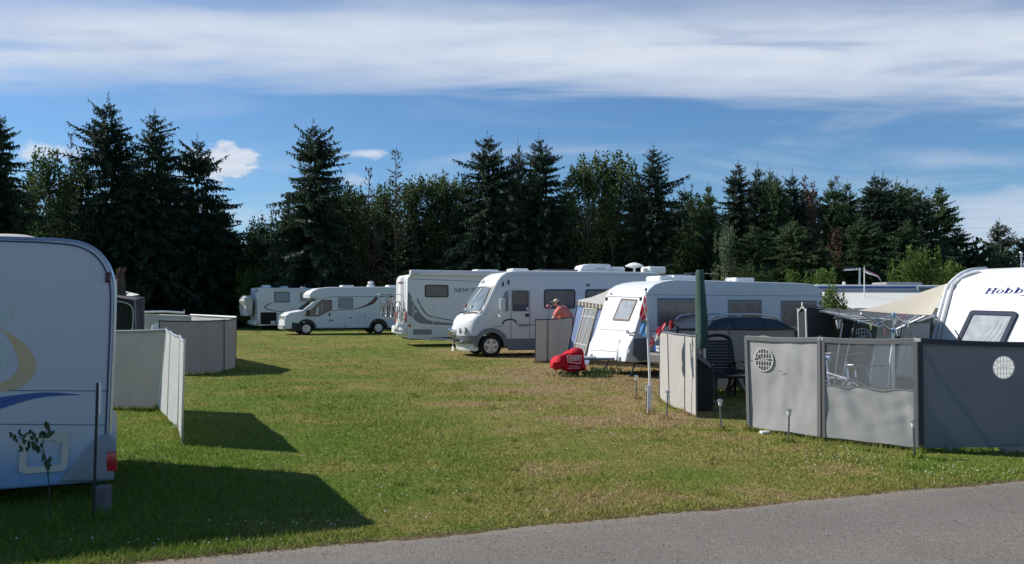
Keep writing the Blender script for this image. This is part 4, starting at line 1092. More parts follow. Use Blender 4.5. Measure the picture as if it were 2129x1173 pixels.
# red tarpaulin over the drawbar
def drawbar_cover():
    fr, x0, W = FR2, FR2_X0, 2.06
    c = fr.p(x0 - 1.0, W / 2, 0)
    S = fr.side(W / 2 - 0.23)
    out = [(1150, 766), (1152, 753), (1163, 742), (1180, 735), (1190, 730), (1200, 723), (1212, 724), (1216, 738), (1219, 756), (1220, 771), (1205, 775), (1184, 774), (1168, 767), (1158, 769)]
    pts = rounded2([S.px(*q) for q in out], 0.03, 2); n = len(pts)
    cx = sum(p[0] for p in pts) / n; cz = sum(p[1] for p in pts) / n
    rings = []
    for (k, y) in ((0.62, -0.03), (0.88, -0.005), (1.0, 0.05), (1.0, 0.15), (0.98, 0.25), (0.85, 0.31), (0.6, 0.33)):
        rings.append([(cx + (p[0] - cx) * k, W / 2 - 0.23 + y + 0.022 * math.sin(i * 1.1 + y * 9), cz + (p[1] - cz) * k + 0.018 * math.sin(i * 0.9 + y * 11)) for i, p in enumerate(pts)])
    vs = [fr.p(*q) for r_ in rings for q in r_]; m = len(rings)
    fs = [tuple(range(n)), tuple((m - 1) * n + k for k in range(n - 1, -1, -1))] + [(i * n + k, (i + 1) * n + k, (i + 1) * n + (k + 1) % n, i * n + (k + 1) % n) for i in range(m - 1) for k in range(n)]
    t = thing('drawbar_cover', fr.p(x0 - 1.0, W / 2, 0.3), 'red tarpaulin cover with white print draped over the caravan drawbar', 'cover', deg=fr.deg)
    MB().add(vs, fs).build('tarpaulin', M['red_cloth'], t, 50)
    Pn = fr.side(W / 2 - 0.23 - 0.052)
    box = pxpoly(Pn, [(1180, 753), (1207, 757), (1209, 739), (1179, 739)])
    MB().ring([Pn.p(a, b, 0) for a, b in rounded2(box, 0.02)], [Pn.p(a, b, 0) for a, b in rounded2(inset2(box, 0.016), 0.01)], Pn.n * 0.003).build('print_frame', M['plate'], t, None)
    rr = random.Random(3)
    blocks = MB(); thin = MB()
    x1, z1 = Pn.px(1183, 751); x2, z2 = Pn.px(1206, 741)
    for row in range(3):
        z = z2 - (z2 - z1) * (row + 0.1) / 3.0; hgt = (z2 - z1) / 3.0 * 0.62; x = x1
        while x < x2 - 0.02:
            w = rr.uniform(0.016, 0.03)
            blocks.obox(Pn.p(x + w / 2, z - hgt / 2, 0.001), Pn.u * w / 2, Pn.v * hgt / 2 * rr.uniform(0.8, 1), Pn.n * 0.0012); x += w + 0.007
    blocks.build('print_lettering', M['plate'], t, None)['kind'] = 'stuff'
    for row, (xa, xb) in enumerate(((1184, 1203), (1180, 1206))):
        p0 = Pn.px(xa, 762 + row * 4); p1 = Pn.px(xb, 763 + row * 4)
        x = p0[0]
        while x < p1[0]:
            w = rr.uniform(0.01, 0.022); thin.obox(Pn.p(x + w / 2, p0[1], 0.004), Pn.u * w / 2, Pn.v * 0.006, Pn.n * 0.001); x += w + 0.006
    thin.build('small_print', M['plate'], t, None)['kind'] = 'stuff'
drawbar_cover()

# ---------------------------------------------------------------- coachbuilt motorhome with grey wave print and bicycles at its rear
def motorhome2():
    D = 35.6; fr = Frame(((848 - CX) / FPX * D, D), 20); S = fr.side(); W = 2.25; L = 7.0
    t = stands_on(fr, 'motorhome', 'white motorhome with dark grey wave print and a roof awning box, bicycles on its rear', 'motorhome', 'campers and caravans on the pitches')
    zb = S.px(848, 704)[1]; zt = S.px(848, 572)[1] + 0.05
    wx = 4.15; R = 0.36
    prof = [(0.0, zb + 0.05), (-0.05, 0.9), (-0.02, zt - 0.25), (0.03, zt - 0.1), (0.12, zt - 0.02), (0.25, zt), (5.2, zt), (5.8, zt - 0.25), (6.1, zt - 0.9), (6.6, 1.5), (7.3, 1.2), (7.4, 0.5), (7.3, zb)]
    prof = prof + arc2(6.35, R, R + 0.08, 0, 180, 8)[:0] + [p for p in arc2(wx, R + 0.02, R + 0.10, 0, 180, 10) if p[1] > zb] + [(0.1, zb)]
    MB().extrude(fr, prof[::-1], W, 0.06, 4).build('body', M['white'], t)
    a0 = S.px(852, 570); 
    cas = MB(); y0 = -0.16
    cas.extrude(fr, rounded2([(S.px(852, 563)[0], S.px(852, 573)[1]), (5.0, S.px(852, 573)[1]), (5.0, S.px(852, 561.5)[1]), (S.px(852, 563)[0], S.px(852, 561.5)[1])], 0.05, 3), 0.30, 0.05, 3, y0)
    cas.build('awning_box', M['white'], t)
    decal(t, fr.side(-0.16), pxrect(fr.side(-0.16), 863, 568.5, 871, 570), M['grey_print2'], 'maker_badge')
    stroke(t, S, [S.px(851, 585), S.px(853, 580), S.px(960, 584), S.px(1060, 588)], 0.02, M['navy'], 'trim_line')
    window(t, S, pxrect(S, 883, 592.5, 932.5, 618.5), 0.09, 0.06, M['frame_dark'], M['glass_dark'])
    # wave print: grey field, pale band, dark thin line
    field = [S.px(*q) for q in [(848, 606), (852, 611), (862, 625), (874, 643), (884, 657), (897, 664), (920, 667), (960, 671.5), (1060, 679), (1060, 684), (950, 677), (900, 675), (874, 673), (866, 669), (858, 661), (848, 654)]]
    decal(t, S, field, M['grey_print'], 'wave_print', 0.004, 'broad grey wave')
    stroke(t, S, [S.px(*q) for q in [(856, 619), (866, 634), (878, 652), (890, 662), (905, 666), (950, 670), (1060, 678)]], 0.11, M['pale_print'], 'wave_print', 0.007, 'pale band of the wave', 4)
    stroke(t, S, [S.px(*q) for q in [(867, 622), (875, 637), (884, 650), (893, 657), (910, 661), (955, 668), (1060, 676)]], [0.05, 0.06, 0.06, 0.05, 0.04, 0.04, 0.03], M['grey_print2'], 'wave_print', 0.0055, 'thin dark line of the wave', 4)
    # garage door frame and lower plate
    gd = pxpoly(S, [(857, 698), (899, 698), (903, 633), (858, 634)])
    MB().ring([S.p(a, b, 0.002) for a, b in rounded2(gd, 0.06)], [S.p(a, b, 0.002) for a, b in rounded2(inset2(gd, 0.035), 0.05)], S.n * 0.012).build('garage_door_frame', M['pale_print'], t)
    decal(t, S, pxrect(S, 858, 685, 898, 696), M['grey_print'], 'lower_plate', 0.003)
    decal(t, S, pxrect(S, 862, 645, 866, 650), M['pale_print'], 'door_lock', 0.009)
    text_mesh('NEW SU', S, *S.px(943, 608), 0.20, S.px(996, 608)[0] - S.px(943, 608)[0], M['grey_print'], t, 'side_lettering', shear=0.35, bold=0.03)
    raised(t, S, pxrect(S, 849, 674, 854, 680), 0.02, M['red_lamp'], 'side_reflector', 0)
    decal(t, S, pxpoly(S, [(848, 704), (1040, 712), (1040, 708), (848, 701)]), M['pale_print'], 'sill_strip', 0.01)
    # rear wall
    B = fr.left(-0.05, W)
    def rp(y, z): return (W - y, z)
    raised(t, B, [rp(1.4, zt - 0.38), rp(0.9, zt - 0.38), rp(0.9, zt - 0.30), rp(1.4, zt - 0.30)], 0.03, M['red_lamp'], 'high_brake_lamp', 0)
    for y in (0.12, W - 0.12):
        raised(t, B, [rp(y + 0.08, 1.0), rp(y - 0.08, 1.0), rp(y - 0.08, 1.5), rp(y + 0.08, 1.5)], 0.04, M['red_lamp'] , 'tail_lamp', 0.02)
        raised(t, B, [rp(y + 0.08, 0.62), rp(y - 0.08, 0.62), rp(y - 0.08, 0.78), rp(y + 0.08, 0.78)], 0.04, M['amber'], 'indicator_lamp', 0.02)
    MB().rbox(fr.p(-0.12, W / 2, 0.68), fr.ex * 0.12, fr.ey * W / 2 * 0.98, Z * 0.18, 0.06).build('rear_bumper', M['white'], t)
    MB().rbox(fr.p(-0.27, W / 2, 0.80), fr.ex * 0.02, fr.ey * 0.30, Z * 0.07, 0.01).build('number_plate', M['plate'], t)
    MB().tube([fr.p(-0.08, 0.42, 1.2), fr.p(-0.12, 0.42, 1.25), fr.p(-0.12, 0.42, 2.9), fr.p(-0.06, 0.42, 2.95)], 0.02, 6).tube([fr.p(-0.08, 0.75, 1.2), fr.p(-0.12, 0.75, 1.25), fr.p(-0.12, 0.75, 2.9), fr.p(-0.06, 0.75, 2.95)], 0.02, 6).build('rear_ladder', M['alu'], t)
    stroke(t, B, [rp(W - 0.35, 1.7), rp(W - 0.35, 2.75), rp(0.5, 2.75), rp(0.5, 1.7)], 0.03, M['seam'], 'rear_moulding')
    # rack arms carrying the bicycles
    rk = MB()
    for y in (0.55, W - 0.55):
        rk.tube([fr.p(-0.05, y, 1.9), fr.p(-0.25, y, 1.95), fr.p(-0.25, y, 1.2), fr.p(-0.05, y, 1.15)], 0.02, 6)
        rk.tube([fr.p(-0.22, y, 1.22), fr.p(-0.88, y, 1.20)], 0.018, 6)
    for x in (-0.36, -0.58, -0.80):
        rk.obox(fr.p(x, W / 2, 1.21), fr.ex * 0.04, fr.ey * 0.95, Z * 0.012)
    rk.build('cycle_rack', M['alu'], t)
    # roof fittings, wheels, under-floor
    P = fr.side(1.1)
    a = P.px(985, 563)[0]; b = P.px(1032, 563)[0]
    roof_box(t, fr, a, b, 0.7, 1.5, zt - 0.02, P.px(1000, 562)[1] - zt + 0.04, M['plastic'], 'roof_hatch', 0.05)
    for x, y in ((wx, 0.04), (wx, W - 0.04), (6.6, 0.06), (6.6, W - 0.06)):
        wheel(t, fr.p(x, y, R), -fr.ey if y < 1 else fr.ey, R, 0.22)
    MB().rbox(fr.p(3.6, W / 2, 0.36), fr.ex * 3.4, fr.ey * 0.95, Z * 0.08, 0.02).build('chassis', M['under'], t)
    MB().tube([fr.p(1.0, 0.25, 0.30), fr.p(1.6, 0.25, 0.27), fr.p(2.2, 0.25, 0.32)], 0.05, 6).build('step', M['dark'], t)
    return fr
FR4 = motorhome2()

# ---------------------------------------------------------------- bicycles
def bicycle(o, d, up, label, group, frame_m, saddle_m, scale=1.0, tilt=0.0, trim=None, guards=True):
    """o: ground point under the middle, d: forward direction (horizontal)"""
    d = Vector(d).normalized(); up = Vector(up).normalized(); sd = d.cross(up)
    o = Vector(o)
    t = thing('bicycle', o, label, 'bicycle', group, deg=math.degrees(math.atan2(d.y, d.x)))
    def P(x, z, y=0): return o + (d * x + up * z + sd * y) * scale
    R = 0.34
    for x in (-0.53, 0.53):
        w = MB().tube([P(x + math.cos(a) * R, R + math.sin(a) * R) for a in [2 * math.pi * k / 24 for k in range(24)]], 0.020 * scale, 6, closed=True).build('wheel', M['rubber'], t)
        rm = MB().tube([P(x + math.cos(a) * (R - 0.035), R + math.sin(a) * (R - 0.035)) for a in [2 * math.pi * k / 24 for k in range(24)]], 0.011 * scale, 5, closed=True)
        for k in range(12):
            a = 2 * math.pi * k / 12
            rm.tube([P(x, R), P(x + math.cos(a) * (R - 0.035), R + math.sin(a) * (R - 0.035))], 0.003 * scale, 3)
        rm.lathe(P(x, R, -0.04), sd, [(0, 0.02), (0.08 * scale, 0.02)], 8)
        rm.build('rim', M['alu'], w)
        if guards: MB().tube([P(x + math.cos(a) * (R + 0.035), R + math.sin(a) * (R + 0.035)) for a in np.linspace(0.2 if x < 0 else 0.5, 2.9, 10)], 0.014 * scale, 4).build('mudguard', M['alu'], t)
    bb = P(-0.08, 0.29); seat = P(-0.22, 0.78); head = P(0.36, 0.84); head2 = P(0.40, 0.68)
    MB().tube([bb, seat], 0.017, 6).tube([seat + (bb - seat) * 0.12, head2], 0.017, 6).tube([bb, head2], 0.02, 6).tube([head, head2], 0.02, 6).tube([bb, P(-0.53, R)], 0.012, 5).tube([seat + (bb - seat) * 0.15, P(-0.53, R)], 0.010, 5).tube([head2, P(0.53, R)], 0.015, 6).build('cycle_frame', frame_m, t)
    MB().tube([head, P(0.34, 1.0)], 0.014, 6).tube([P(0.22, 1.04, -0.31), P(0.32, 1.05, -0.22), P(0.36, 1.02, 0), P(0.32, 1.05, 0.22), P(0.22, 1.04, 0.31)], 0.013, 6).build('handlebar', M['steel'], t)
    for s in (-1, 1):
        MB().tube([P(0.30, 1.045, s * 0.23), P(0.19, 1.035, s * 0.32)], 0.019, 6).build('grip', M['dark'], t)
    MB().tube([seat, P(-0.25, 0.92)], 0.013, 6).build('seat_post', M['alu'], t)
    sadd = MB(); A = []
    for (x, w, z) in ((-0.40, 0.085, 0.95), (-0.34, 0.10, 0.965), (-0.25, 0.055, 0.96), (-0.12, 0.025, 0.955)):
        A += [P(x, z, -w), P(x, z + 0.03, 0), P(x, z, w), P(x, z - 0.05, 0)]
    sadd.add(A, [(0, 1, 2, 3), (15, 14, 13, 12)] + [(i * 4 + k, (i + 1) * 4 + k, (i + 1) * 4 + (k + 1) % 4, i * 4 + (k + 1) % 4) for i in range(3) for k in range(4)])
    sadd.build('saddle', saddle_m, t, 60)
    c = MB().lathe(P(-0.08, 0.29, 0.03), sd, [(0, 0.0), (0, 0.09 * scale), (0.01, 0.09 * scale)], 16)
    for s in (-1, 1): c.obox(P(-0.08 + s * 0.06, 0.29 + s * 0.07, s * 0.06), (d * 0.06 + up * 0.07) * scale * s, sd * 0.008, (d * 0.07 - up * 0.06) * 0.12)
    for s in (-1, 1): c.obox(P(-0.08 + s * 0.12, 0.29 + s * 0.14, s * 0.11), d * 0.04, sd * 0.04, up * 0.01)
    c.build('crank', M['steel'], t)
    if trim is not None:
        MB().rbox(P(-0.50, 0.78), d * 0.16, sd * 0.05, up * 0.02, 0.01).build('luggage_rack', trim, t)
    return t
def rack_bikes():
    fr, W = FR4, 2.25
    gb = 'bicycles on the rear rack of the motorhome'
    bicycle(fr.p(-0.80, W / 2 + 0.05, 1.20), -fr.ey, Z, 'grey bicycle outermost on the motorhome rear rack', gb, M['steel'], M['dark'], 0.98, guards=False)
    bicycle(fr.p(-0.58, W / 2 - 0.05, 1.20), fr.ey, Z, 'dark bicycle in the middle of the motorhome rear rack', gb, M['dark'], M['dark'], 0.98, guards=False)
    bicycle(fr.p(-0.36, W / 2 + 0.1, 1.20), -fr.ey, Z, 'bicycle with the red luggage carrier nearest the motorhome rear wall', gb, M['steel'], M['dark'], 0.98, trim=M['red_lamp'])
rack_bikes()

# ---------------------------------------------------------------- integrated motorhome with the big sloping windscreen
def motorhome1():
    a = 16; D = 28.5
    wp = gp(1021, 742.5); fr0 = Frame((0, 0, 0), a)
    wxl = 1.02
    fr = Frame(wp - fr0.ex * wxl, a); S = fr.side(); W = 2.28
    t = stands_on(fr, 'motorhome', 'white integrated motorhome with sloping windscreen, roof dome and grey sills', 'motorhome', 'campers and caravans on the pitches')
    R = 0.37; zt = S.px(1200, 564)[1]; zs = S.px(1080, 704)[1]; zb = S.px(1080, 729)[1]
    # profile at mid width, nose to rear; front bends back towards the sides
    nose = [(0.10, 0.42), (0.0, 0.62), (0.0, 0.98), (0.06, 1.22), (0.16, 1.36), (0.30, 1.46), (0.36, 1.50), (0.92, 2.38), (1.06, 2.60), (1.24, 2.76), (1.5, 2.88), (1.85, zt - 0.015)]
    prof = [(0.16, zb)] + nose + [(2.2, zt), (7.05, zt), (7.25, zt - 0.06), (7.38, zt - 0.2), (7.42, zt - 0.5), (7.42, zb)]
    arch = [p for p in arc2(wxl, R, R + 0.10, 0, 180, 12) if p[1] > zb]
    prof = prof + [(q[0] + 4.3, q[1]) for q in arch] + arch
    def back(y):                                        # how far the nose lies back at width y
        u = abs(y - W / 2) / (W / 2); return 0.40 * u ** 3.2
    n = len(prof); ys = [0, 0.012, 0.05, 0.14, 0.3, 0.55, 0.85, W / 2]; ys = ys + [W - y for y in reversed(ys[:-1])]
    ins = {0: 0.05, 0.012: 0.025, 0.05: 0.0}
    vs = []
    for y in ys:
        d = min(y, W - y); k = 0.05 if d < 0.006 else (0.02 if d < 0.03 else 0.0)
        pr = inset2(prof, k) if k else prof
        for i, (x, z) in enumerate(pr):
            w = max(0.0, min(1.0, (1.75 - prof[i][0]) / 1.3))
            arch_i = i >= len(prof) - len(arch)
            vs.append(fr.p(x + (0 if arch_i else back(y) * w), y, z))
    m = len(ys)
    fs = [tuple(range(n)), tuple((m - 1) * n + q for q in range(n - 1, -1, -1))] + [(i * n + q, (i + 1) * n + q, (i + 1) * n + (q + 1) % n, i * n + (q + 1) % n) for i in range(m - 1) for q in range(n)]
    MB().add(vs, fs).build('body', M['white'], t, 40)
    def front(y, z, h=0.0):                              # point on the curved nose
        for (x0, z0), (x1, z1) in zip(nose, nose[1:]):
            if z0 <= z <= z1 and z1 > z0:
                x = x0 + (x1 - x0) * (z - z0) / (z1 - z0); break
        else: x = 0.0
        w = max(0.0, min(1.0, (1.75 - x) / 1.3))
        nx = Vector((-0.85, 0, 0.45)) if z > 1.45 else Vector((-1, 0, 0.05))
        q = fr.p(x + back(y) * w, y, z)
        return q + (fr.ex * nx.x + Z * nx.z) * h
    def patch(y0, y1, z0, z1, h, nu, nv, shrink=0.0):
        m_ = MB(); v = []
        for j in range(nv + 1):
            for i in range(nu + 1):
                zz = z0 + (z1 - z0) * j / nv; s = shrink * j / nv
                v.append(front(y0 + s + (y1 - y0 - 2 * s) * i / nu, zz, h))
        return m_.add(v, [(j * (nu + 1) + i, j * (nu + 1) + i + 1, (j + 1) * (nu + 1) + i + 1, (j + 1) * (nu + 1) + i) for j in range(nv) for i in range(nu)])
    # windscreen: dark surround, glass, dashboard things behind seen as print on the inner screen
    ws = patch(0.06, W - 0.06, 1.47, 2.40, 0.012, 14, 6, 0.03).build('windscreen', M['frame_dark'], t)
    gl = mat('windscreen_screen', (0.20, 0.24, 0.28), 0.08, vary=0.35, vscale=1.8, spec=0.7)
    patch(0.12, W - 0.12, 1.55, 2.345, 0.03, 14, 6, 0.03).build('pane', gl, ws)
    pil = MB().tube([front(1.0, 1.56, 0.045), front(0.62, 2.3, 0.045)], 0.022, 5).build('sun_curtain_edge', M['pale_print'], ws)
    for (y, z, r_, mm, nm) in ((0.62, 1.66, 0.10, 'awn_white', 'dashboard_toy'), (1.35, 1.66, 0.13, 'pink', 'dashboard_bag'), (1.15, 1.58, 0.07, 'ltblue', 'dashboard_box')):
        MB().ball(front(y, z, 0.02), (r_ * 0.5, r_, r_ * 1.1), 8, 6).build(nm, M[mm] if nm != 'dashboard_bag' else M['frame_brown'], ws)
    for y0 in (0.75, 1.6):
        MB().tube([front(y0, 1.43, 0.05), front(y0 - 0.32, 1.50, 0.07), front(y0 - 0.60, 1.49, 0.06)], 0.016, 5).build('wiper', M['dark'], t)
    # grey bumper skirt round the nose, with an opening and chrome lip
    patch(0.0, W, 0.44, 0.72, 0.02, 16, 2).build('front_bumper', M['grey_print'], t)
    patch(0.55, W - 0.55, 0.46, 0.60, 0.03, 8, 1).build('air_intake', M['under'], t)
    MB().tube([front(0.35 + k * 0.2, 0.44 + 0.02 * abs(k - 4), 0.05) for k in range(9)], 0.03, 6).build('chrome_lip', M['chrome'], t)
    for y in (0.28, 0.55, W - 0.28, W - 0.55):
        r_ = 0.115 if y in (0.28, W - 0.28) else 0.09
        c = front(y, 0.90, 0.0); ax = (front(y, 0.90, 1.0) - c).normalized()
        MB().lathe(c, ax, [(-0.02, r_ * 1.1), (0.012, r_ * 1.1), (0.02, r_ * 0.9), (0.03, r_ * 0.5), (0.032, 0)], 16).build('headlamp', M['lamp_glass'], t)
    pl = Plane(front(W / 2, 0.80, 0.03) + fr.ey * 0.28, -fr.ey, Z)
    MB().obox(pl.p(0.28, 0.06, 0), pl.u * 0.28, pl.v * 0.075, pl.n * 0.008).build('number_plate', M['plate'], t)
    text_mesh('HER', pl, 0.06, 0.01, 0.10, 0.42, M['ink'], t, 'plate_lettering', h=0.011, bold=0.02)
    lampbar = MB()
    for k in range(4):
        c = front(W / 2 - 0.1 + k * 0.24, 0.84, 0.16)
        lampbar.lathe(c, -fr.ex, [(-0.09, 0.03), (-0.06, 0.085), (0.0, 0.095), (0.012, 0.08), (0.015, 0)], 12)
        lampbar.tube([c - Z * 0.08, c - Z * 0.2 + fr.ex * 0.1], 0.018, 5)
    lampbar.build('spot_lamps', M['chrome'], t)
    MB().obox(front(W / 2 + 0.1, 0.45, 0.12) - Z * 0.22, fr.ey * 0.12, Z * 0.08, fr.ex * 0.01).tube([front(W / 2 + 0.1, 0.5, 0.1), front(W / 2 + 0.1, 0.45, 0.12) - Z * 0.2], 0.012, 5).build('tow_plate', M['plate'], t)
    tx = Plane(front(1.45, 2.62, 0.0), -fr.ey, fr.ex * 0.62 + Z * 0.5)
    for k in range(3):
        c = front(1.0 + k * 0.16, 2.55 + 0.04 * (k % 2), 0.02)
        MB().obox(c, fr.ey * 0.05, (fr.ex * 0.3 + Z * 0.4) * (0.06 if k != 1 else 0.12), (fr.ex * -0.4 + Z * 0.3) * 0.006).build('nose_badge', M['grey_print'], t)
    # side: skirt, arches, stripe, doors, windows
    sk = [S.px(1030, 704)] ; zsk = zs
    xe = 7.40
    poly = [(wxl + R + 0.22, zb + 0.01), (4.3 + wxl - R - 0.14, zb + 0.01), (4.3 + wxl - R - 0.14, zsk), (wxl + R + 0.20, zsk)]
    decal(t, S, poly, M['grey_print'], 'side_skirt', 0.012)
    decal(t, S, [(4.3 + wxl + R + 0.14, zb + 0.01), (xe, zb + 0.01), (xe, zsk), (4.3 + wxl + R + 0.14, zsk)], M['grey_print'], 'side_skirt', 0.012)
    for cx_ in (wxl, wxl + 4.3):
        o_ = arc2(cx_, R, R + 0.24, -2, 182, 16); i_ = arc2(cx_, R, R + 0.095, -2, 182, 16)
        o_ = [(x, max(z, zb + 0.01)) for x, z in o_]; i_ = [(x, max(z, zb + 0.01)) for x, z in i_]
        mb = MB(); n_ = len(o_)
        v = [S.p(a_, b_, 0.002) for a_, b_ in o_] + [S.p(a_, b_, 0.03) for a_, b_ in o_] + [S.p(a_, b_, 0.03) for a_, b_ in i_] + [S.p(a_, b_, -0.1) for a_, b_ in i_]
        mb.add(v, [(k * n_ + i, k * n_ + i + 1, (k + 1) * n_ + i + 1, (k + 1) * n_ + i) for k in range(3) for i in range(n_ - 1)]).build('wheel_arch', M['grey_print'], t)
    decal(t, S, [(0.40, 0.44), (wxl - R - 0.2, 0.42), (wxl - R - 0.12, 0.72), (0.40, 0.72)], M['grey_print'], 'front_corner_skirt', 0.02)
    door = pxrect(S, 1062, 603, 1102, 722)
    MB().ring([S.p(a_, b_, 0.001) for a_, b_ in rounded2(door, 0.06)], [S.p(a_, b_, 0.001) for a_, b_ in rounded2(inset2(door, 0.014), 0.05)], S.n * 0.006).build('door_seam', M['seam'], t)
    window(t, S, pxrect(S, 1065, 605, 1099, 647), 0.05, 0.03, M['frame_dark'], M['glass_dark'], name='door_window')
    decal(t, S, rounded2(pxrect(S, 1092, 652, 1100, 659), 0.02), M['frame_dark'], 'door_handle', 0.02)
    decal(t, S, pxrect(S, 1094, 639, 1098, 645), M['pale_print'], 'window_sticker', 0.03)
    window(t, S, pxpoly(S, [(1036, 647), (1057, 647), (1057, 606), (1051, 606), (1040, 632)]), 0.04, 0.025, M['grey_print'], M['glass_grey'], name='quarter_window')
    for (x0, x1) in ((1131, 1196), (1217, 1284)):
        window(t, S, pxrect(S, x0, 601.5, x1, 642), 0.10, 0.05, M['frame_dark'], mat('tinted_pane', (0.05, 0.06, 0.085), 0.1, vary=0.4, vscale=2.0, spec=0.6))
    stroke(t, S, [S.px(*q) for q in [(1044, 675), (1048, 668), (1055, 665), (1062, 664), (1069, 666), (1074, 672)]], 0.06, M['navy'], 'arc_print', smooth_n=4)
    stroke(t, S, [S.px(1024, 678.5), S.px(1045, 679)], 0.02, M['seam'], 'stripe_print'); stroke(t, S, [S.px(1074, 675), S.px(1250, 677)], 0.025, M['seam'], 'stripe_print')
    decal(t, S, pxrect(S, 1078, 676.5, 1099, 679), M['grey_print'], 'stripe_lettering', 0.006)
    decal(t, S, pxrect(S, 1218, 590, 1226, 596), M['grey_print'], 'vent_grille', 0.008)
    x_, z_ = S.px(1014, 672); MB().lathe(S.p(x_, z_, 0), S.n, [(0, 0.1), (0.008, 0.1), (0.01, 0.08), (0.01, 0)], 16).build('filler_cap', M['pale_print'], t)
    for q in ((1045.5, 591), (1057, 587)):
        x_, z_ = S.px(*q); decal(t, S, arc2(x_, z_, 0.035, 0, 330, 8, 0.09), M['frame_dark'], 'roof_lamp', 0.02)
    stroke(t, S, [S.px(1070, 572), S.px(1250, 572), S.px(1436, 572)], 0.03, M['pale_print'], 'roof_gutter', 0.03)
    # mirror
    mx, mz = S.px(1040, 634)
    mt = MB().rbox(S.p(mx - 0.02, mz, 0.34), S.u * 0.10, S.v * 0.21, S.n * 0.045, 0.03).build('mirror', M['white'], t)
    ax_, az_ = S.px(1033, 655)
    MB().tube([S.p(ax_, az_, 0.0), S.p(ax_, az_, 0.2), S.p(ax_ + 0.05, az_ - 0.06, 0.32), S.p(ax_ + 0.08, az_ + 0.1, 0.34), S.p(mx, mz - 0.15, 0.34)], 0.018, 6).build('mirror_arm', M['white'], mt)
    # roof load
    P = fr.side(W / 2)
    def rb(x0, x1, yt, y0, y1, mm, nm, b=0.04, lab=None):
        A, ztop = P.px(x0, yt); B_ = P.px(x1, yt)[0]
        roof_box(t, fr, A, B_, y0, y1, zt - 0.02, max(0.05, ztop - zt + 0.02), mm, nm, b, lab)
    rb(1058, 1092, 559, 0.7, 1.5, M['plastic'], 'roof_hatch'); rb(1262, 1292, 555.5, 0.8, 1.4, M['plastic'], 'roof_hatch'); rb(1340, 1374, 555, 0.7, 1.5, M['plastic'], 'roof_hatch')
    A, z1 = P.px(1197, 549.5); B_ = P.px(1262, 549.5)[0]
    side = [(A, zt), (A + 0.02, zt + 0.06), (A + 0.12, z1 - 0.06), (A + 0.3, z1 - 0.01), (A + 0.5, z1), (B_ - 0.05, z1), (B_, z1 - 0.04), (B_, zt)]
    MB().extrude(fr, side[::-1], 0.75, 0.05, 3, 0.75).build('air_conditioner', M['plastic'], t)
    q = fr.side(0.75); decal(t, q, pxrect(q, 1238, 557, 1258, 558.5), M['grey_print'], 'maker_badge', 0.004)
    rk = MB()
    A = P.px(1115, 560)[0]; B_ = P.px(1192, 560)[0]; zz = zt + 0.07
    for y in (0.6, 1.5): rk.tube([fr.p(A, y, zz), fr.p(B_, y, zz)], 0.018, 6)
    for k in range(6): rk.tube([fr.p(A + (B_ - A) * k / 5, 0.6, zz), fr.p(A + (B_ - A) * k / 5, 1.5, zz)], 0.015, 5)
    rk.obox(fr.p((A + B_) / 2, 1.05, zt + 0.04), fr.ex * (B_ - A) / 2 * 0.95, fr.ey * 0.42, Z * 0.012)
    rk.build('solar_panel', M['steel'], t)
    A, zc = P.px(1319, 553)
    MB().lathe(fr.p(A, W / 2, zt - 0.02), Z, [(0, 0.05), (zc - zt - 0.06, 0.04), (zc - zt - 0.05, 0.12), (zc - zt, 0.34), (zc - zt + 0.02, 0.34), (zc - zt + 0.10, 0.20), (zc - zt + 0.14, 0.05), (zc - zt + 0.145, 0)], 20).build('satellite_dome', M['plastic'], t)
    A, zc = P.px(1424, 568); B_ = P.px(1488, 569)[0]
    an = MB().tube([fr.p(A, W / 2, zt), fr.p(A, W / 2, zc)], 0.02, 6).tube([fr.p(A, W / 2, zc), fr.p(B_, W / 2 - 0.2, zc - 0.02)], 0.015, 5)
    for k in range(5): an.tube([fr.p(A + (B_ - A) * (0.3 + k * 0.16), W / 2 - 0.2, zc - 0.01), fr.p(A + (B_ - A) * (0.3 + k * 0.16), W / 2 + 0.1, zc)], 0.008, 4)
    an.build('aerial', M['alu'], t)
    for x, y in ((wxl, -0.01), (wxl, W + 0.01), (wxl + 4.3, -0.01), (wxl + 4.3, W + 0.01)):
        wheel(t, fr.p(x, y, R), -fr.ey if y < 1 else fr.ey, R, 0.24, M['wheelcap'], 5)
    MB().rbox(fr.p(3.9, W / 2, 0.42), fr.ex * 3.4, fr.ey * 0.95, Z * 0.10, 0.02).build('chassis', M['under'], t)
    return fr
FR5 = motorhome1()

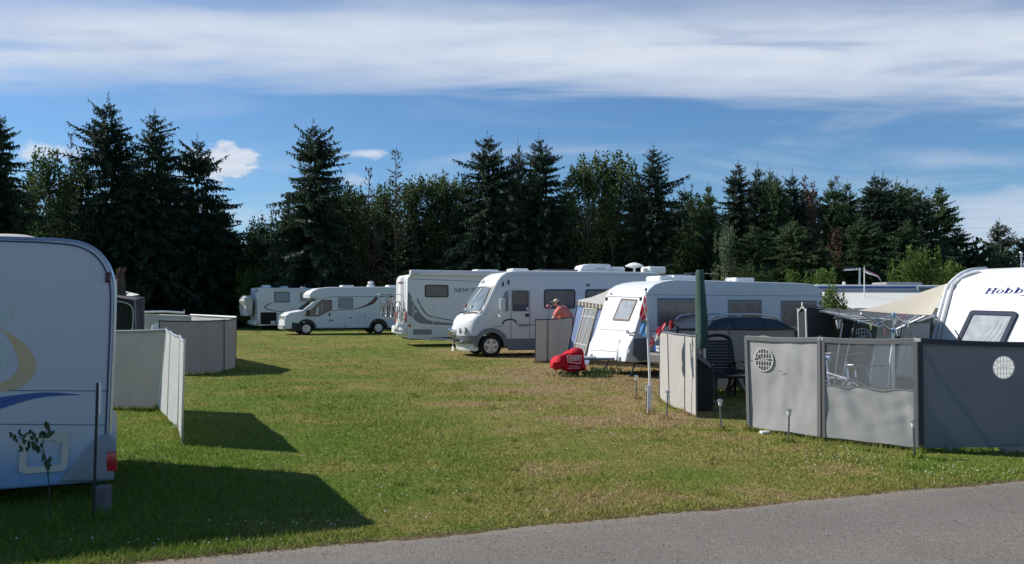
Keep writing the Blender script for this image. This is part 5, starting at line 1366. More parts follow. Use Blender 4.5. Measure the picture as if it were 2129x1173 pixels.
# ---------------------------------------------------------------- semi-integrated motorhome on a van front, further back
def motorhome3():
    D = 49.5; a = 24; fr = Frame(((600 - CX) / FPX * D, D), a); S = fr.side(); W = 2.2
    t = stands_on(fr, 'motorhome', 'white van-fronted motorhome with a dark red tapering swoosh, second farthest back', 'motorhome', 'campers and caravans on the pitches')
    R = 0.36
    c1 = S.px(637, 683)[0]; c2 = S.px(787, 683)[0]; zb = S.px(700, 684.5)[1]
    P = lambda *q: S.px(*q)
    top = [P(592, 684), P(591, 668), P(593, 657), P(603, 650), P(629, 645.5), P(660, 621), P(644, 619), P(643, 612), P(650, 605), P(664, 599), P(684, 597), P(760, 596.5), P(848, 596.5)]
    xr = P(848, 600)[0]
    prof = top + [(xr + 0.1, 2.5), (xr + 0.1, zb)] + [p for p in arc2(c2, R, R + 0.1, 0, 180, 10) if p[1] > zb] + [p for p in arc2(c1, R, R + 0.1, 0, 180, 10) if p[1] > zb]
    MB().extrude(fr, prof[::-1], W, 0.10, 4).build('body', M['white'], t)
    A, B = P(629, 645.5), P(659, 621.5)
    F = fr.lean(A[0], A[1], B[0], B[1], W); ln = (Vector(B) - Vector(A)).length
    o = MB().poly([F.p(0.12, 0.02, 0.01), F.p(W - 0.1, 0.02, 0.01), F.p(W - 0.2, ln - 0.03, 0.01), F.p(0.22, ln - 0.03, 0.01)]).build('windscreen', M['glass_dark'], t)
    cab = pxpoly(S, [(632, 658), (664, 658), (672, 653), (690, 644), (690, 624), (668, 624)])
    window(t, S, cab, 0.05, 0.035, M['frame_dark'], M['glass_dark'], name='cab_window')
    decal(t, S, pxpoly(S, [(656, 655), (661, 655), (663, 637), (659, 640)]), M['awn_white'], 'seat_cover', 0.02); decal(t, S, pxpoly(S, [(667, 646), (671, 646), (671, 628), (667, 631)]), M['glass_grey'], 'cab_curtain', 0.02)
    stroke(t, S, [P(686, 624), P(686, 655), P(684, 672)], 0.015, M['seam'], 'door_seam')
    stroke(t, S, [P(668, 623), P(690, 617), P(768, 616.5), P(848, 616.5)], 0.03, M['grey_print2'], 'trim_line')
    window(t, S, pxrect(S, 703, 619, 734, 641), 0.05, 0.04, M['grey_print'], M['glass_net'])
    stroke(t, S, [P(*q) for q in [(690, 646), (710, 644), (738, 642.5), (760, 636), (775, 628), (784, 618)]], [0.03, 0.04, 0.05, 0.11, 0.22, 0.20], M['dull_red'], 'swoosh_print', 0.006, smooth_n=5)
    for q in ((685, 654),): decal(t, S, rounded2(pxrect(S, 683, 651, 687, 657), 0.03), M['frame_dark'], 'door_handle', 0.02)
    decal(t, S, pxrect(S, 727, 659, 731, 663), M['grey_print'], 'lock_plate', 0.012); decal(t, S, pxrect(S, 684, 665, 693, 668), M['grey_print'], 'marker_plate', 0.012)
    hatch = pxrect(S, 744, 656, 760, 672); MB().ring([S.p(x, z, 0.001) for x, z in hatch], [S.p(x, z, 0.001) for x, z in inset2(hatch, 0.02)], S.n * 0.006).build('service_hatch', M['seam'], t)
    raised(t, S, pxrect(S, 716, 677, 720, 679), 0.02, M['red_lamp'], 'side_reflector', 0)
    # black plastic lower front and arches
    for cx_ in (c1, c2):
        o_ = [(x, max(z, zb)) for x, z in arc2(cx_, R, R + 0.22, 0, 180, 14)]; i_ = [(x, max(z, zb)) for x, z in arc2(cx_, R, R + 0.095, 0, 180, 14)]
        n_ = len(o_); v = [S.p(x, z, 0.002) for x, z in o_] + [S.p(x, z, 0.03) for x, z in o_] + [S.p(x, z, 0.03) for x, z in i_] + [S.p(x, z, -0.1) for x, z in i_]
        MB().add(v, [(k * n_ + i, k * n_ + i + 1, (k + 1) * n_ + i + 1, (k + 1) * n_ + i) for k in range(3) for i in range(n_ - 1)]).build('wheel_arch', M['dark'], t)
    lo = [P(606, 690), P(624, 690), P(627, 674), P(607, 670)]
    MB().extrude(fr, [(x, z) for x, z in lo], W + 0.06, 0.04, 3, -0.03).build('lower_front', M['dark'], t)
    nose = fr.left(P(591, 668)[0], W)
    MB().rbox(fr.p(P(592, 680)[0], W / 2, P(592, 681)[1]), fr.ex * 0.08, fr.ey * W * 0.47, Z * 0.16, 0.06).build('bumper', M['grey_plastic'], t)
    xh = P(593, 661)[0]
    for y in (0.32, W - 0.32):
        MB().rbox(fr.p(xh + 0.09, y, P(593, 662)[1]), fr.ex * 0.14, fr.ey * 0.22, Z * 0.16, 0.05).build('headlamp', M['lamp_glass'], t)
    MB().rbox(fr.p(xh + 0.02, W / 2, P(593, 663)[1]), fr.ex * 0.05, fr.ey * 0.55, Z * 0.14, 0.03).build('grille', M['dark'], t)
    MB().lathe(fr.p(xh - 0.035, W / 2, P(593, 663)[1]), -fr.ex, [(0, 0.1), (0.012, 0.09), (0.014, 0)], 14).build('nose_badge', M['chrome'], t)
    mx, mz = P(639, 650); MB().rbox(S.p(mx, mz, 0.22), S.u * 0.10, S.v * 0.16, S.n * 0.06, 0.03).build('mirror', M['dark'], t)
    Pm = fr.side(W / 2); zt = top[-1][1]
    for (x0, x1, yt) in ((708, 733, 593.5), (804, 824, 592.5)):
        x0_, z0_ = Pm.px(x0, yt); roof_box(t, fr, x0_, Pm.px(x1, yt)[0], 0.7, 1.5, zt - 0.02, max(0.1, z0_ - zt), M['plastic'], 'roof_hatch')
    A, zc = Pm.px(771, 590)
    MB().lathe(fr.p(A, W / 2, zt), Z, [(-0.02, 0.26), (0.12, 0.24), (0.14, 0.12), (0.2, 0.12), (0.22, 0.2), (0.32, 0.17), (0.36, 0)], 16).build('roof_dome', M['plastic'], t)
    for x in (c1, c2):
        for y in (-0.01, W + 0.01): wheel(t, fr.p(x, y, R), -fr.ey if y < 1 else fr.ey, R, 0.22, M['wheelcap'], 7)
    MB().rbox(fr.p((c1 + c2) / 2 + 0.4, W / 2, 0.40), fr.ex * 3.3, fr.ey * 0.9, Z * 0.10, 0.02).build('chassis', M['under'], t)
motorhome3()

# ---------------------------------------------------------------- farthest motorhome, rear towards us with a covered load
def motorhome4():
    D = 58.5; a = 31; fr = Frame(((537 - CX) / FPX * D, D), a); S = fr.side(); W = 2.2
    t = stands_on(fr, 'motorhome', 'farthest white motorhome with an open dark side hatch, grey cover on its rear', 'motorhome', 'campers and caravans on the pitches')
    P = lambda *q: S.px(*q)
    zt = P(540, 598)[1]; zb = P(540, 678)[1]; L = 6.6; R = 0.36; wx = P(605, 685)[0]
    prof = [(0.05, zb), (-0.02, 1.0), (0.0, zt - 0.1), (0.06, zt), (5.2, zt), (5.7, zt - 0.4), (6.3, 1.6), (7.0, 1.3), (7.1, zb)] + [p for p in arc2(6.0, R, R + 0.1, 0, 180, 8) if p[1] > zb] + [p for p in arc2(wx, R, R + 0.1, 0, 180, 8) if p[1] > zb]
    MB().extrude(fr, prof[::-1], W, 0.06, 3).build('body', M['white'], t)
    window(t, S, pxrect(S, 570, 607, 602, 629), 0.05, 0.05, M['frame_blue'], M['glass_net'])
    window(t, S, pxrect(S, 623.5, 609, 639, 626), 0.05, 0.05, M['grey_print'], M['glass_grey'])
    hp = pxrect(S, 541.5, 649.5, 575, 674.5)
    decal(t, S, rounded2(hp, 0.06), M['under'], 'open_hatch', 0.01)
    x0_, z0_ = P(563, 671); MB().rbox(S.p(x0_ + 0.15, z0_, 0.03), S.u * 0.16, S.v * 0.12, S.n * 0.02, 0.03).build('stowed_box', M['pale_print'], t)
    stroke(t, S, [P(*q) for q in [(568, 629), (558, 633), (551, 639), (556, 643), (575, 647), (602, 650)]], [0.03, 0.08, 0.10, 0.07, 0.05, 0.03], M['grey_print2'], 'swoosh_print', 0.006, smooth_n=4)
    stroke(t, S, [P(575, 652), P(602, 652)], 0.02, M['seam'], 'panel_seam')
    stroke(t, S, [P(555, 602), P(655, 604)], 0.10, M['pale_print'], 'awning_box', 0.06)
    Pm = fr.side(W / 2)
    for (x0, x1, yt) in ((545, 560, 592.5), (583, 596, 595), (625, 632, 596)):
        A, z1 = Pm.px(x0, yt); roof_box(t, fr, A, Pm.px(x1, yt)[0], 0.7, 1.4, zt - 0.02, max(0.1, z1 - zt), M['plastic'], 'roof_hatch')
    B = fr.left(-0.02, W)
    stroke(t, B, [(0.4, 1.0), (0.4, zt - 0.25), (W - 0.4, zt - 0.25), (W - 0.4, 1.0)], 0.04, M['seam'], 'rear_moulding')
    raised(t, B, [(W - 0.2, zt - 0.3), (W - 0.1, zt - 0.3), (W - 0.1, zt - 0.15), (W - 0.2, zt - 0.15)], 0.03, M['red_lamp'], 'marker_lamp', 0)
    for x in (wx, 6.0):
        for y in (0.02, W - 0.02): wheel(t, fr.p(x, y, R), -fr.ey if y < 1 else fr.ey, R, 0.22)
    MB().rbox(fr.p(3.2, W / 2, 0.36), fr.ex * 3, fr.ey * 0.9, Z * 0.08, 0.02).build('chassis', M['under'], t)
    MB().rbox(fr.p(-0.12, W / 2, 0.55), fr.ex * 0.1, fr.ey * W * 0.48, Z * 0.16, 0.05).build('rear_bumper', M['white'], t)
    # covered load
    rr = random.Random(9); rings = []
    for k, (z, rx, ry) in enumerate(((1.02, 0.22, 0.62), (1.06, 0.36, 0.78), (1.4, 0.40, 0.80), (1.75, 0.40, 0.74), (2.05, 0.44, 0.84), (2.28, 0.40, 0.86), (2.42, 0.22, 0.60))):
        rings.append([fr.p(-0.52 + rx * math.cos(q) * rr.uniform(0.72, 1.22), W / 2 + 0.1 + ry * math.sin(q) * rr.uniform(0.75, 1.15), z + rr.uniform(-0.05, 0.05)) for q in [2 * math.pi * i / 14 for i in range(14)]])
    m = len(rings); n = 14
    vs = [q for r_ in rings for q in r_]
    fs = [tuple(range(n - 1, -1, -1)), tuple((m - 1) * n + i for i in range(n))] + [(i * n + k, i * n + (k + 1) % n, (i + 1) * n + (k + 1) % n, (i + 1) * n + k) for i in range(m - 1) for k in range(n)]
    o = MB().add(vs, fs).build('load_cover', M['tarp'], None, 20)
    tag(o, 'crumpled grey white tarpaulin over the load on the farthest motorhome rear', 'cover')
motorhome4()

# ---------------------------------------------------------------- black estate car behind the greige windbreak
def estate_car():
    a = 27; far = Vector(((1349 - CX) / FPX * 19.7, 19.7, 0)); f0 = Frame((0, 0, 0), a); W = 1.78
    fr = Frame(far - f0.ey * W, a); S = fr.side()
    t = stands_on(fr, 'parked_car', 'black estate car with silver roof rails parked behind the greige windbreak', 'car')
    body = [(0.12, 0.30), (0.02, 0.45), (0.0, 0.60), (0.06, 0.66), (0.05, 0.85), (0.10, 0.96), (0.75, 1.0), (3.5, 0.95), (4.2, 0.84), (4.62, 0.70), (4.72, 0.45), (4.65, 0.26)]
    R = 0.32
    arch = lambda c: [p for p in arc2(c, R, R + 0.06, 0, 180, 10) if p[1] > 0.27]
    lower = body + [(4.2, 0.25)] + arch(3.75) + arch(0.95)
    MB().extrude(fr, lower[::-1], W, 0.12, 4).build('body', M['car_black'], t, 40)
    cab = [(0.16, 0.95), (0.42, 1.28), (0.62, 1.42), (1.0, 1.475), (1.9, 1.48), (2.5, 1.42), (3.4, 0.98)]
    # cabin narrower at the top
    vs = []; n = len(cab)
    for y, k in ((0.05, 0), (W - 0.05, 1)):
        vs += [fr.p(x, y + (0.22 if k == 0 else -0.22) * max(0, (z - 0.95) / 0.53), z) for x, z in cab]
    MB().add(vs, [tuple(range(n)), tuple(range(2 * n - 1, n - 1, -1))] + [(i, i + n, (i + 1) % n + n, (i + 1) % n) for i in range(n)]).build('cabin', M['car_black'], t, 40)
    gv = [(0.5, 1.0), (0.72, 1.34), (1.0, 1.41), (1.9, 1.42), (2.4, 1.36), (3.1, 1.0)]
    MB().poly([fr.p(x, 0.05 + 0.22 * max(0, (z - 0.95) / 0.53) - 0.012, z) for x, z in gv]).build('side_window', M['glass_dark'], t, None)
    for x_ in (1.15, 2.05):
        MB().poly([fr.p(x_ + dx_, 0.05 + 0.22 * max(0, (z - 0.95) / 0.53) - 0.018, z) for dx_, z in ((0, 1.0), (0.08, 1.0), (0.08, 1.40), (0, 1.40))]).build('window_pillar', M['dark'], t, None)
    MB().poly([fr.p(0.22 - 0.03, 0.22, 1.03), fr.p(0.43 - 0.03, 0.30, 1.30), fr.p(0.43 - 0.03, W - 0.30, 1.30), fr.p(0.22 - 0.03, W - 0.22, 1.03)]).build('rear_window', M['glass_dark'], t, None)
    for y in (0.30, W - 0.30):
        MB().tube([fr.p(0.55, y, 1.42), fr.p(0.68, y, 1.50), fr.p(1.0, y, 1.545), fr.p(1.9, y, 1.55), fr.p(2.45, y, 1.49), fr.p(2.6, y, 1.42)], 0.022, 8).build('roof_rail', M['alu'], t)
    for y, s in ((0.13, 1), (W - 0.13, -1)):
        MB().rbox(fr.p(0.36, y + 0.26 * s, 1.24), fr.ex * 0.05, fr.ey * 0.035, Z * 0.15, 0.02).build('tail_lamp', M['red_lamp'], t)
    MB().rbox(fr.p(0.04, W / 2, 0.52), fr.ex * 0.11, fr.ey * W * 0.49, Z * 0.13, 0.05).build('rear_bumper', M['bumper'], t)
    pl = Plane(fr.p(-0.02, W / 2 + 0.42, 0.70), -fr.ey, Z)
    pl = Plane(fr.p(-0.015, W - 0.12, 0.69), -fr.ey, Z)
    MB().obox(pl.p(0.40, 0.065, 0.0), pl.u * 0.26, pl.v * 0.062, pl.n * 0.008).build('number_plate', M['plate'], t)
    MB().obox(pl.p(0.165, 0.065, 0.009), pl.u * 0.024, pl.v * 0.058, pl.n * 0.002).build('plate_band', M['eu_blue'], t)
    text_mesh('WZL B', pl, 0.20, 0.022, 0.086, 0.42, M['ink'], t, 'plate_lettering', h=0.010, bold=0.015)
    MB().rbox(fr.p(0.0, W / 2, 0.90), fr.ex * 0.02, fr.ey * 0.07, Z * 0.05, 0.01).build('tail_badge', M['chrome'], t)
    MB().tube([fr.p(0.68, W / 2, 1.46), fr.p(0.50, W / 2, 1.62)], 0.008, 5).build('aerial', M['dark'], t)
    for x in (0.95, 3.75):
        for y in (0.02, W - 0.02): wheel(t, fr.p(x, y, R), -fr.ey if y < 1 else fr.ey, R, 0.2)
    MB().rbox(fr.p(2.3, W / 2, 0.34), fr.ex * 2.1, fr.ey * 0.7, Z * 0.08, 0.02).build('underbody', M['under'], t)
estate_car()

# ---------------------------------------------------------------- caravan at the right edge
def right_caravan():
    a = 25; f0 = Frame((0, 0, 0), a); W = 2.3
    far = Vector(((1926 - CX) / FPX * 14.2, 14.2, 0))
    fr = Frame(far - f0.ey * W, a); Sf = fr.side(W)
    t = stands_on(fr, 'caravan', 'white caravan with dark blue lettering, cut by the right photo edge', 'caravan', 'campers and caravans on the pitches')
    p1 = Sf.px(1936, 702); p2 = Sf.px(1962, 606)
    zt = Sf.px(2030, 559)[1]
    xt = p2[0] + 0.32
    nose = [(p1[0] + 0.22, 0.36), (p1[0] + 0.02, 0.62), (p1[0] - 0.04, 0.9), (p1[0], p1[1]), (p2[0], p2[1]), Sf.px(1969, 593), Sf.px(1980, 581), Sf.px(1996, 569.5), Sf.px(2016, 562), (Sf.px(2045, 559)[0], zt)]
    L = 6.4; R = 0.33; wx = 3.4
    prof = nose + [(L - 0.4, zt), (L - 0.1, zt - 0.1), (L, zt - 0.4), (L, 0.36)] + [p for p in arc2(wx, R, R + 0.1, 0, 180, 8) if p[1] > 0.37]
    MB().extrude(fr, prof[::-1], W, 0.05, 4).build('body', M['white'], t, 40)
    F = fr.lean(p1[0], p1[1], p2[0], p2[1], W)
    # raised rail following the front edge and roof
    ns = [(q.x, q.y) for q in spline(nose[2:], 4)]
    MB().tube([fr.p(x + 0.01, W - 0.035, z) for x, z in ns] , 0.038, 8).build('edge_rail', M['white'], t)
    xt_ = ns[-1][0]
    def nx(z): return min(((abs(q[1] - z), q[0]) for q in ns))[1]
    zr = zt - 0.085; inner = []
    for x, z in ns:
        if z > zr - 0.16: break
        inner.append(fr.p(x - 0.004, W - 0.17, z))
    for k in range(1, 7):
        th = math.pi / 2 * k / 6; z = zr - 0.16 + 0.16 * math.sin(th); inner.append(fr.p(nx(z) - 0.006, W - 0.17 - 0.22 * (1 - math.cos(th)), z))
    inner += [fr.p(nx(zr) - 0.006, y, zr) for y in (1.6, 1.1, 0.6, 0.1)]
    MB().tube(inner, 0.016, 6).build('front_rail_and_shade', M['grey_plastic'], t)  # grey tube added as the shadow line beside the rail
    MB().tube([q - fr.ey * -0.03 + Z * 0.012 for q in inner], 0.024, 6).build('front_rail_and_shade', M['white'], t)
    for dz in (0, 3, 6):
        q0 = F.px(1955, 624 + dz * 0.8); q1 = F.px(1977, 623 + dz * 0.8)
        stroke(t, F, [q0, q1], 0.006, M['pale_print'], 'rail_joint', 0.01)
    win = pxpoly(F, [(1972, 748), (2068, 760), (2120, 649), (2020, 646)])
    window(t, F, win, 0.07, 0.075, M['frame_blue'], M['glass_net'], 0.03, label='slanted front window with white net curtain')
    for k in range(4):
        c0 = F.px(2046 + k * 12, 712); c1 = F.px(2078 + k * 9, 668)
        stroke(t, F, [c0, ((c0[0] + c1[0]) / 2, (c0[1] + c1[1]) / 2), c1], [0.004, 0.03, 0.004], M['curtain_fold'], 'curtain_fold', 0.021)
    # lettering, built letter by letter: wide slab serifs
    x0, z0 = F.px(2046, 611); x1, z1 = F.px(2129, 611.5); zh = F.px(2060, 599)[1]
    H = zh - z0; u = (x1 - x0) / 4.05; q = 0.30
    def pt(ax, bz): return F.p(x0 + (ax + q * (bz)) * u, z0 + bz * H, 0.006)
    def bar(mb, xa, xb, za, zb_): mb.poly([pt(xa, za), pt(xb, za), pt(xb, zb_), pt(xa, zb_)])
    def bowl(mb, cx_, w, h, th):
        no = 16; o_ = [pt(cx_ + w / 2 * math.cos(2 * math.pi * k / no), h / 2 + h / 2 * math.sin(2 * math.pi * k / no)) for k in range(no)]
        i_ = [pt(cx_ + (w / 2 - th) * math.cos(2 * math.pi * k / no), h / 2 + (h / 2 - 0.07) * math.sin(2 * math.pi * k / no)) for k in range(no)]
        mb.add(o_ + i_, [(k, (k + 1) % no, no + (k + 1) % no, no + k) for k in range(no)])
    Lm = MB()
    for xs in (0.1, 0.72): bar(Lm, xs, xs + 0.2, 0, 1); bar(Lm, xs - 0.09, xs + 0.29, 0, 0.09); bar(Lm, xs - 0.09, xs + 0.29, 0.91, 1.0)
    bar(Lm, 0.3, 0.72, 0.45, 0.55); bowl(Lm, 1.50, 0.72, 0.70, 0.17)
    for xs in (2.02, 3.02): bar(Lm, xs, xs + 0.18, 0, 1); bar(Lm, xs - 0.1, xs + 0.1, 0.92, 1.0); bowl(Lm, xs + 0.42, 0.66, 0.70, 0.17)
    for (xa, za, xb, zb_) in ((3.95, 0.70, 4.22, 0.02), (4.62, 0.70, 4.10, -0.42)):
        Lm.poly([pt(xa, za), pt(xa + 0.18, za), pt(xb + 0.14, zb_), pt(xb - 0.04, zb_)])
    bar(Lm, 3.85, 4.2, 0.62, 0.70); bar(Lm, 4.5, 4.85, 0.62, 0.70); bar(Lm, 3.85, 4.15, -0.42, -0.34)
    Lm.build('lettering', M['navy_text'], t, None, recalc=False)
    decal(t, F, pxrect(F, 1995, 614.5, 2011, 616), M['pale_print'], 'faint_print', 0.004)
    m = MB().tube([at(2123, 557, 15.2), at(2123, 525, 15.2)], 0.012, 6).tube([at(2120, 533, 15.2), at(2127, 532, 15.2)], 0.01, 5).ball(at(2123, 526, 15.2), 0.03, 8, 6).build('roof_aerial', M['alu'], t)
    for y in (0.03, W - 0.03): wheel(t, fr.p(wx, y, R), -fr.ey if y < 1 else fr.ey, R, 0.2)
    MB().rbox(fr.p(3.3, W / 2, 0.34), fr.ex * 2.8, fr.ey * 0.9, Z * 0.06, 0.02).build('chassis', M['under'], t)
    db = MB()
    for s in (-1, 1): db.tube([fr.p(0.8, W / 2 + s * 0.72, 0.42), fr.p(-0.6, W / 2 + s * 0.1, 0.43), fr.p(-1.1, W / 2, 0.44)], 0.035, 6)
    db.tube([fr.p(-0.7, W / 2 + 0.15, 0.02), fr.p(-0.7, W / 2 + 0.15, 0.7)], 0.03, 8).build('drawbar', M['alu'], t)
    return fr
FR6 = right_caravan()

# ---------------------------------------------------------------- caravan far behind, only roof and canopy in view
def far_caravan():
    D = 27.5; fr = Frame(((1690 - CX) / FPX * D, D), 8); S = fr.side(); W = 2.3
    t = stands_on(fr, 'caravan', 'white caravan far behind with a white canopy along its side and an aerial mast', 'caravan', 'campers and caravans on the pitches')
    zt = S.px(1800, 592)[1]; xe = S.px(1908, 600)[0]
    prof = [(-0.3, 0.4), (-0.3, zt - 0.3), (-0.1, zt - 0.05), (0.2, zt), (xe - 0.25, zt), (xe - 0.06, zt - 0.08), (xe, zt - 0.3), (xe, 0.4)]
    MB().extrude(fr, prof[::-1], W, 0.06, 3).build('body', M['white'], t)
    stroke(t, S, [S.px(1700, 598), S.px(1904, 597.5)], 0.07, M['blue_print'], 'roof_band', 0.01, label='dark blue grey band under the roof')
    stroke(t, S, [S.px(1700, 593.5), S.px(1903, 593.5), S.px(1907, 597), S.px(1909, 608)], 0.03, M['plastic'], 'roof_rail', 0.04)
    stroke(t, S, [S.px(1700, 604), S.px(1908, 603)], 0.09, M['awn_ltgrey'], 'grey_band', 0.012)
    P = fr.side(1.1); A, z1 = P.px(1858, 586); B = P.px(1940, 586)[0]
    wheel(t, fr.p(2.2, 0.03, 0.33), -fr.ey, 0.33, 0.2)
    MB().rbox(fr.p(1.8, W / 2, 0.38), fr.ex * 1.8, fr.ey * 0.9, Z * 0.05, 0.02).build('chassis', M['under'], t)
    m = MB().tube([at(1787, 592, 28.3), at(1787, 557, 28.3)], 0.03, 6).build('aerial_mast', M['alu'], t)
    ae = MB().tube([at(1756, 561.5, 28.3), at(1789, 560, 28.3)], 0.018, 5)
    for k in range(7): q = at(1758 + k * 4.6, 561.3 - k * 0.2, 28.3); ae.tube([q - Vector((0.02, 0.25, 0)), q + Vector((0.02, 0.25, 0))], 0.009, 4); ae.tube([q - Z * 0.03, q + Z * 0.06], 0.009, 4)
    ae.build('aerial', M['alu'], m)
    MB().tube([at(1755, 593, 28.3), at(1755, 586, 28.3)], 0.05, 6).build('roof_vent', M['plastic'], t)
    # canopy
    c = thing('canopy', fr.p(2.0, -1.3, 0), 'white canopy roof sloping down from the far caravan side', 'canopy', deg=8)
    zr = S.px(1800, 606)[1]
    Pf = fr.side(-2.6); zf = Pf.px(1800, 642)[1]
    MB().sheet(fr.p(-0.1, -2.6, zf), fr.p(xe + 0.8, -2.6, zf), fr.p(xe, -0.02, zr), fr.p(0, -0.02, zr), 12, 6, lambda u, v: -0.05 * math.sin(math.pi * v)).build('canopy_roof', M['awn_white'], c, 60)
    MB().sheet(fr.p(-0.1, -2.61, 0.05), fr.p(xe + 0.8, -2.61, 0.05), fr.p(xe + 0.8, -2.61, zf - 0.01), fr.p(-0.1, -2.61, zf - 0.01), 12, 4).build('canopy_wall', M['awn_white'], c, 60)
    MB().tube([fr.p(-0.1, -2.62, zf), fr.p(xe + 0.8, -2.62, zf)], 0.02, 6).build('canopy_rail', M['awn_ltgrey'], c)
    # next caravan roof beyond
    fr2 = Frame(((1880 - CX) / FPX * 31, 31), 8); S2 = fr2.side()
    t2 = stands_on(fr2, 'caravan', 'second far white caravan, only its roof showing behind the cream awning roof', 'caravan', 'campers and caravans on the pitches')
    z2 = S2.px(1920, 593)[1]
    MB().extrude(fr2, [(-0.4, 0.4), (-0.4, z2 - 0.2), (-0.2, z2), (4, z2), (4.2, z2 - 0.2), (4.2, 0.4)][::-1], W, 0.06, 3).build('body', M['white'], t2)
    stroke(t2, S2, [S2.px(1880, 603), S2.px(1960, 604)], 0.2, M['grey_print'], 'roof_band', 0.01)
    A, z1 = S2.px(1862, 586.5); B = S2.px(1940, 586.5)[0]
    roof_box(t2, fr2, A, B, 0.6, 1.6, z2 - 0.02, z1 - z2 + 0.03, M['grey_plastic'], 'roof_hatch', 0.04)
far_caravan()

# ================================================================ windbreaks, awnings and small things
from mathutils import noise as mnoise
def wrinkle(seed, amp=0.012):
    """soft diagonal tension folds of hanging cloth plus fine crumple, fading at the seams"""
    r = random.Random(seed); ang = r.choice((-1, 1)) * r.uniform(0.5, 0.95); ca, sa = math.cos(ang), math.sin(ang); o = seed * 3.7
    def fn(u, v):
        e = min(1, 7 * u) * min(1, 7 * (1 - u)) * min(1, 6 * v) * min(1, 6 * (1 - v)) * 0.85 + 0.15
        x, y = u * 1.3, v * 1.3
        a = mnoise.noise(Vector(((x * ca + y * sa) * 1.3, (-x * sa + y * ca) * 5.5, o)))
        c = mnoise.noise(Vector((x * 6.5, y * 2.2, o + 5)))
        d = mnoise.noise(Vector((x * 1.6, y * 1.6, o + 9)))
        return amp * e * (1.0 * a * (0.5 + d) + 0.45 * c + 0.9 * d)
    return fn
def net_vent(parent, pl, c, r, w_m, lines_m, net_m, name='net_vent', dark=True, h=0.003):
    """round vent: rim, net, bars with an arched emblem on a plain band"""
    no = 28; circ = [(c[0] + r * math.cos(2 * math.pi * k / no), c[1] + r * math.sin(2 * math.pi * k / no)) for k in range(no)]
    inn = [(c[0] + r * 0.91 * math.cos(2 * math.pi * k / no), c[1] + r * 0.91 * math.sin(2 * math.pi * k / no)) for k in range(no)]
    MB().poly([pl.p(a, b, h) for a, b in circ]).build(name, net_m, parent, None, recalc=False)
    mb = MB().ring([pl.p(a, b, h + 0.001) for a, b in circ], [pl.p(a, b, h + 0.001) for a, b in inn], pl.n * 0.004)
    def seg(x0, y0, x1, y1, t):
        d = Vector((x1 - x0, y1 - y0)); n_ = Vector((-d.y, d.x)).normalized() * t / 2
        P = [(x0 + n_.x, y0 + n_.y), (x1 + n_.x, y1 + n_.y), (x1 - n_.x, y1 - n_.y), (x0 - n_.x, y0 - n_.y)]
        mb.prism([pl.p(c[0] + a * r, c[1] + b * r, h + 0.0015) for a, b in P], pl.n * 0.003)
    t = 0.055 if dark else 0.03
    for y in (0.52, 0.12, -0.12, -0.52):
        x = math.sqrt(max(0, 0.9 - y * y))
        if y == 0.12: seg(-x, y, -0.62, y, t); seg(-0.22, y, x, y, t)
        else: seg(-x, y, x, y, t)
    for k in range(-3, 4):
        x = k * 0.27; yy = math.sqrt(max(0, 0.86 - x * x))
        if yy > 0.15:
            seg(x, 0.12 if not (-0.62 < x < -0.22) else 0.4, x, yy, t); seg(x, -0.12, x, -yy, t)
    A = [(-0.60, 0.12), (-0.58, 0.32), (-0.50, 0.40), (-0.42, 0.42), (-0.34, 0.40), (-0.26, 0.32), (-0.24, 0.12)]
    for p, q in zip(A, A[1:]): seg(p[0], p[1], q[0], q[1], t)
    for k in range(9):                                   # script lettering on the band, too small to read
        x = -0.5 + k * 0.11; seg(x, -0.05, x + 0.04, 0.06 if k % 3 == 0 else 0.0, t * 0.9); seg(x + 0.04, 0.0, x + 0.11, -0.04, t * 0.9)
    mb.build('vent_emblem', lines_m, parent, None)

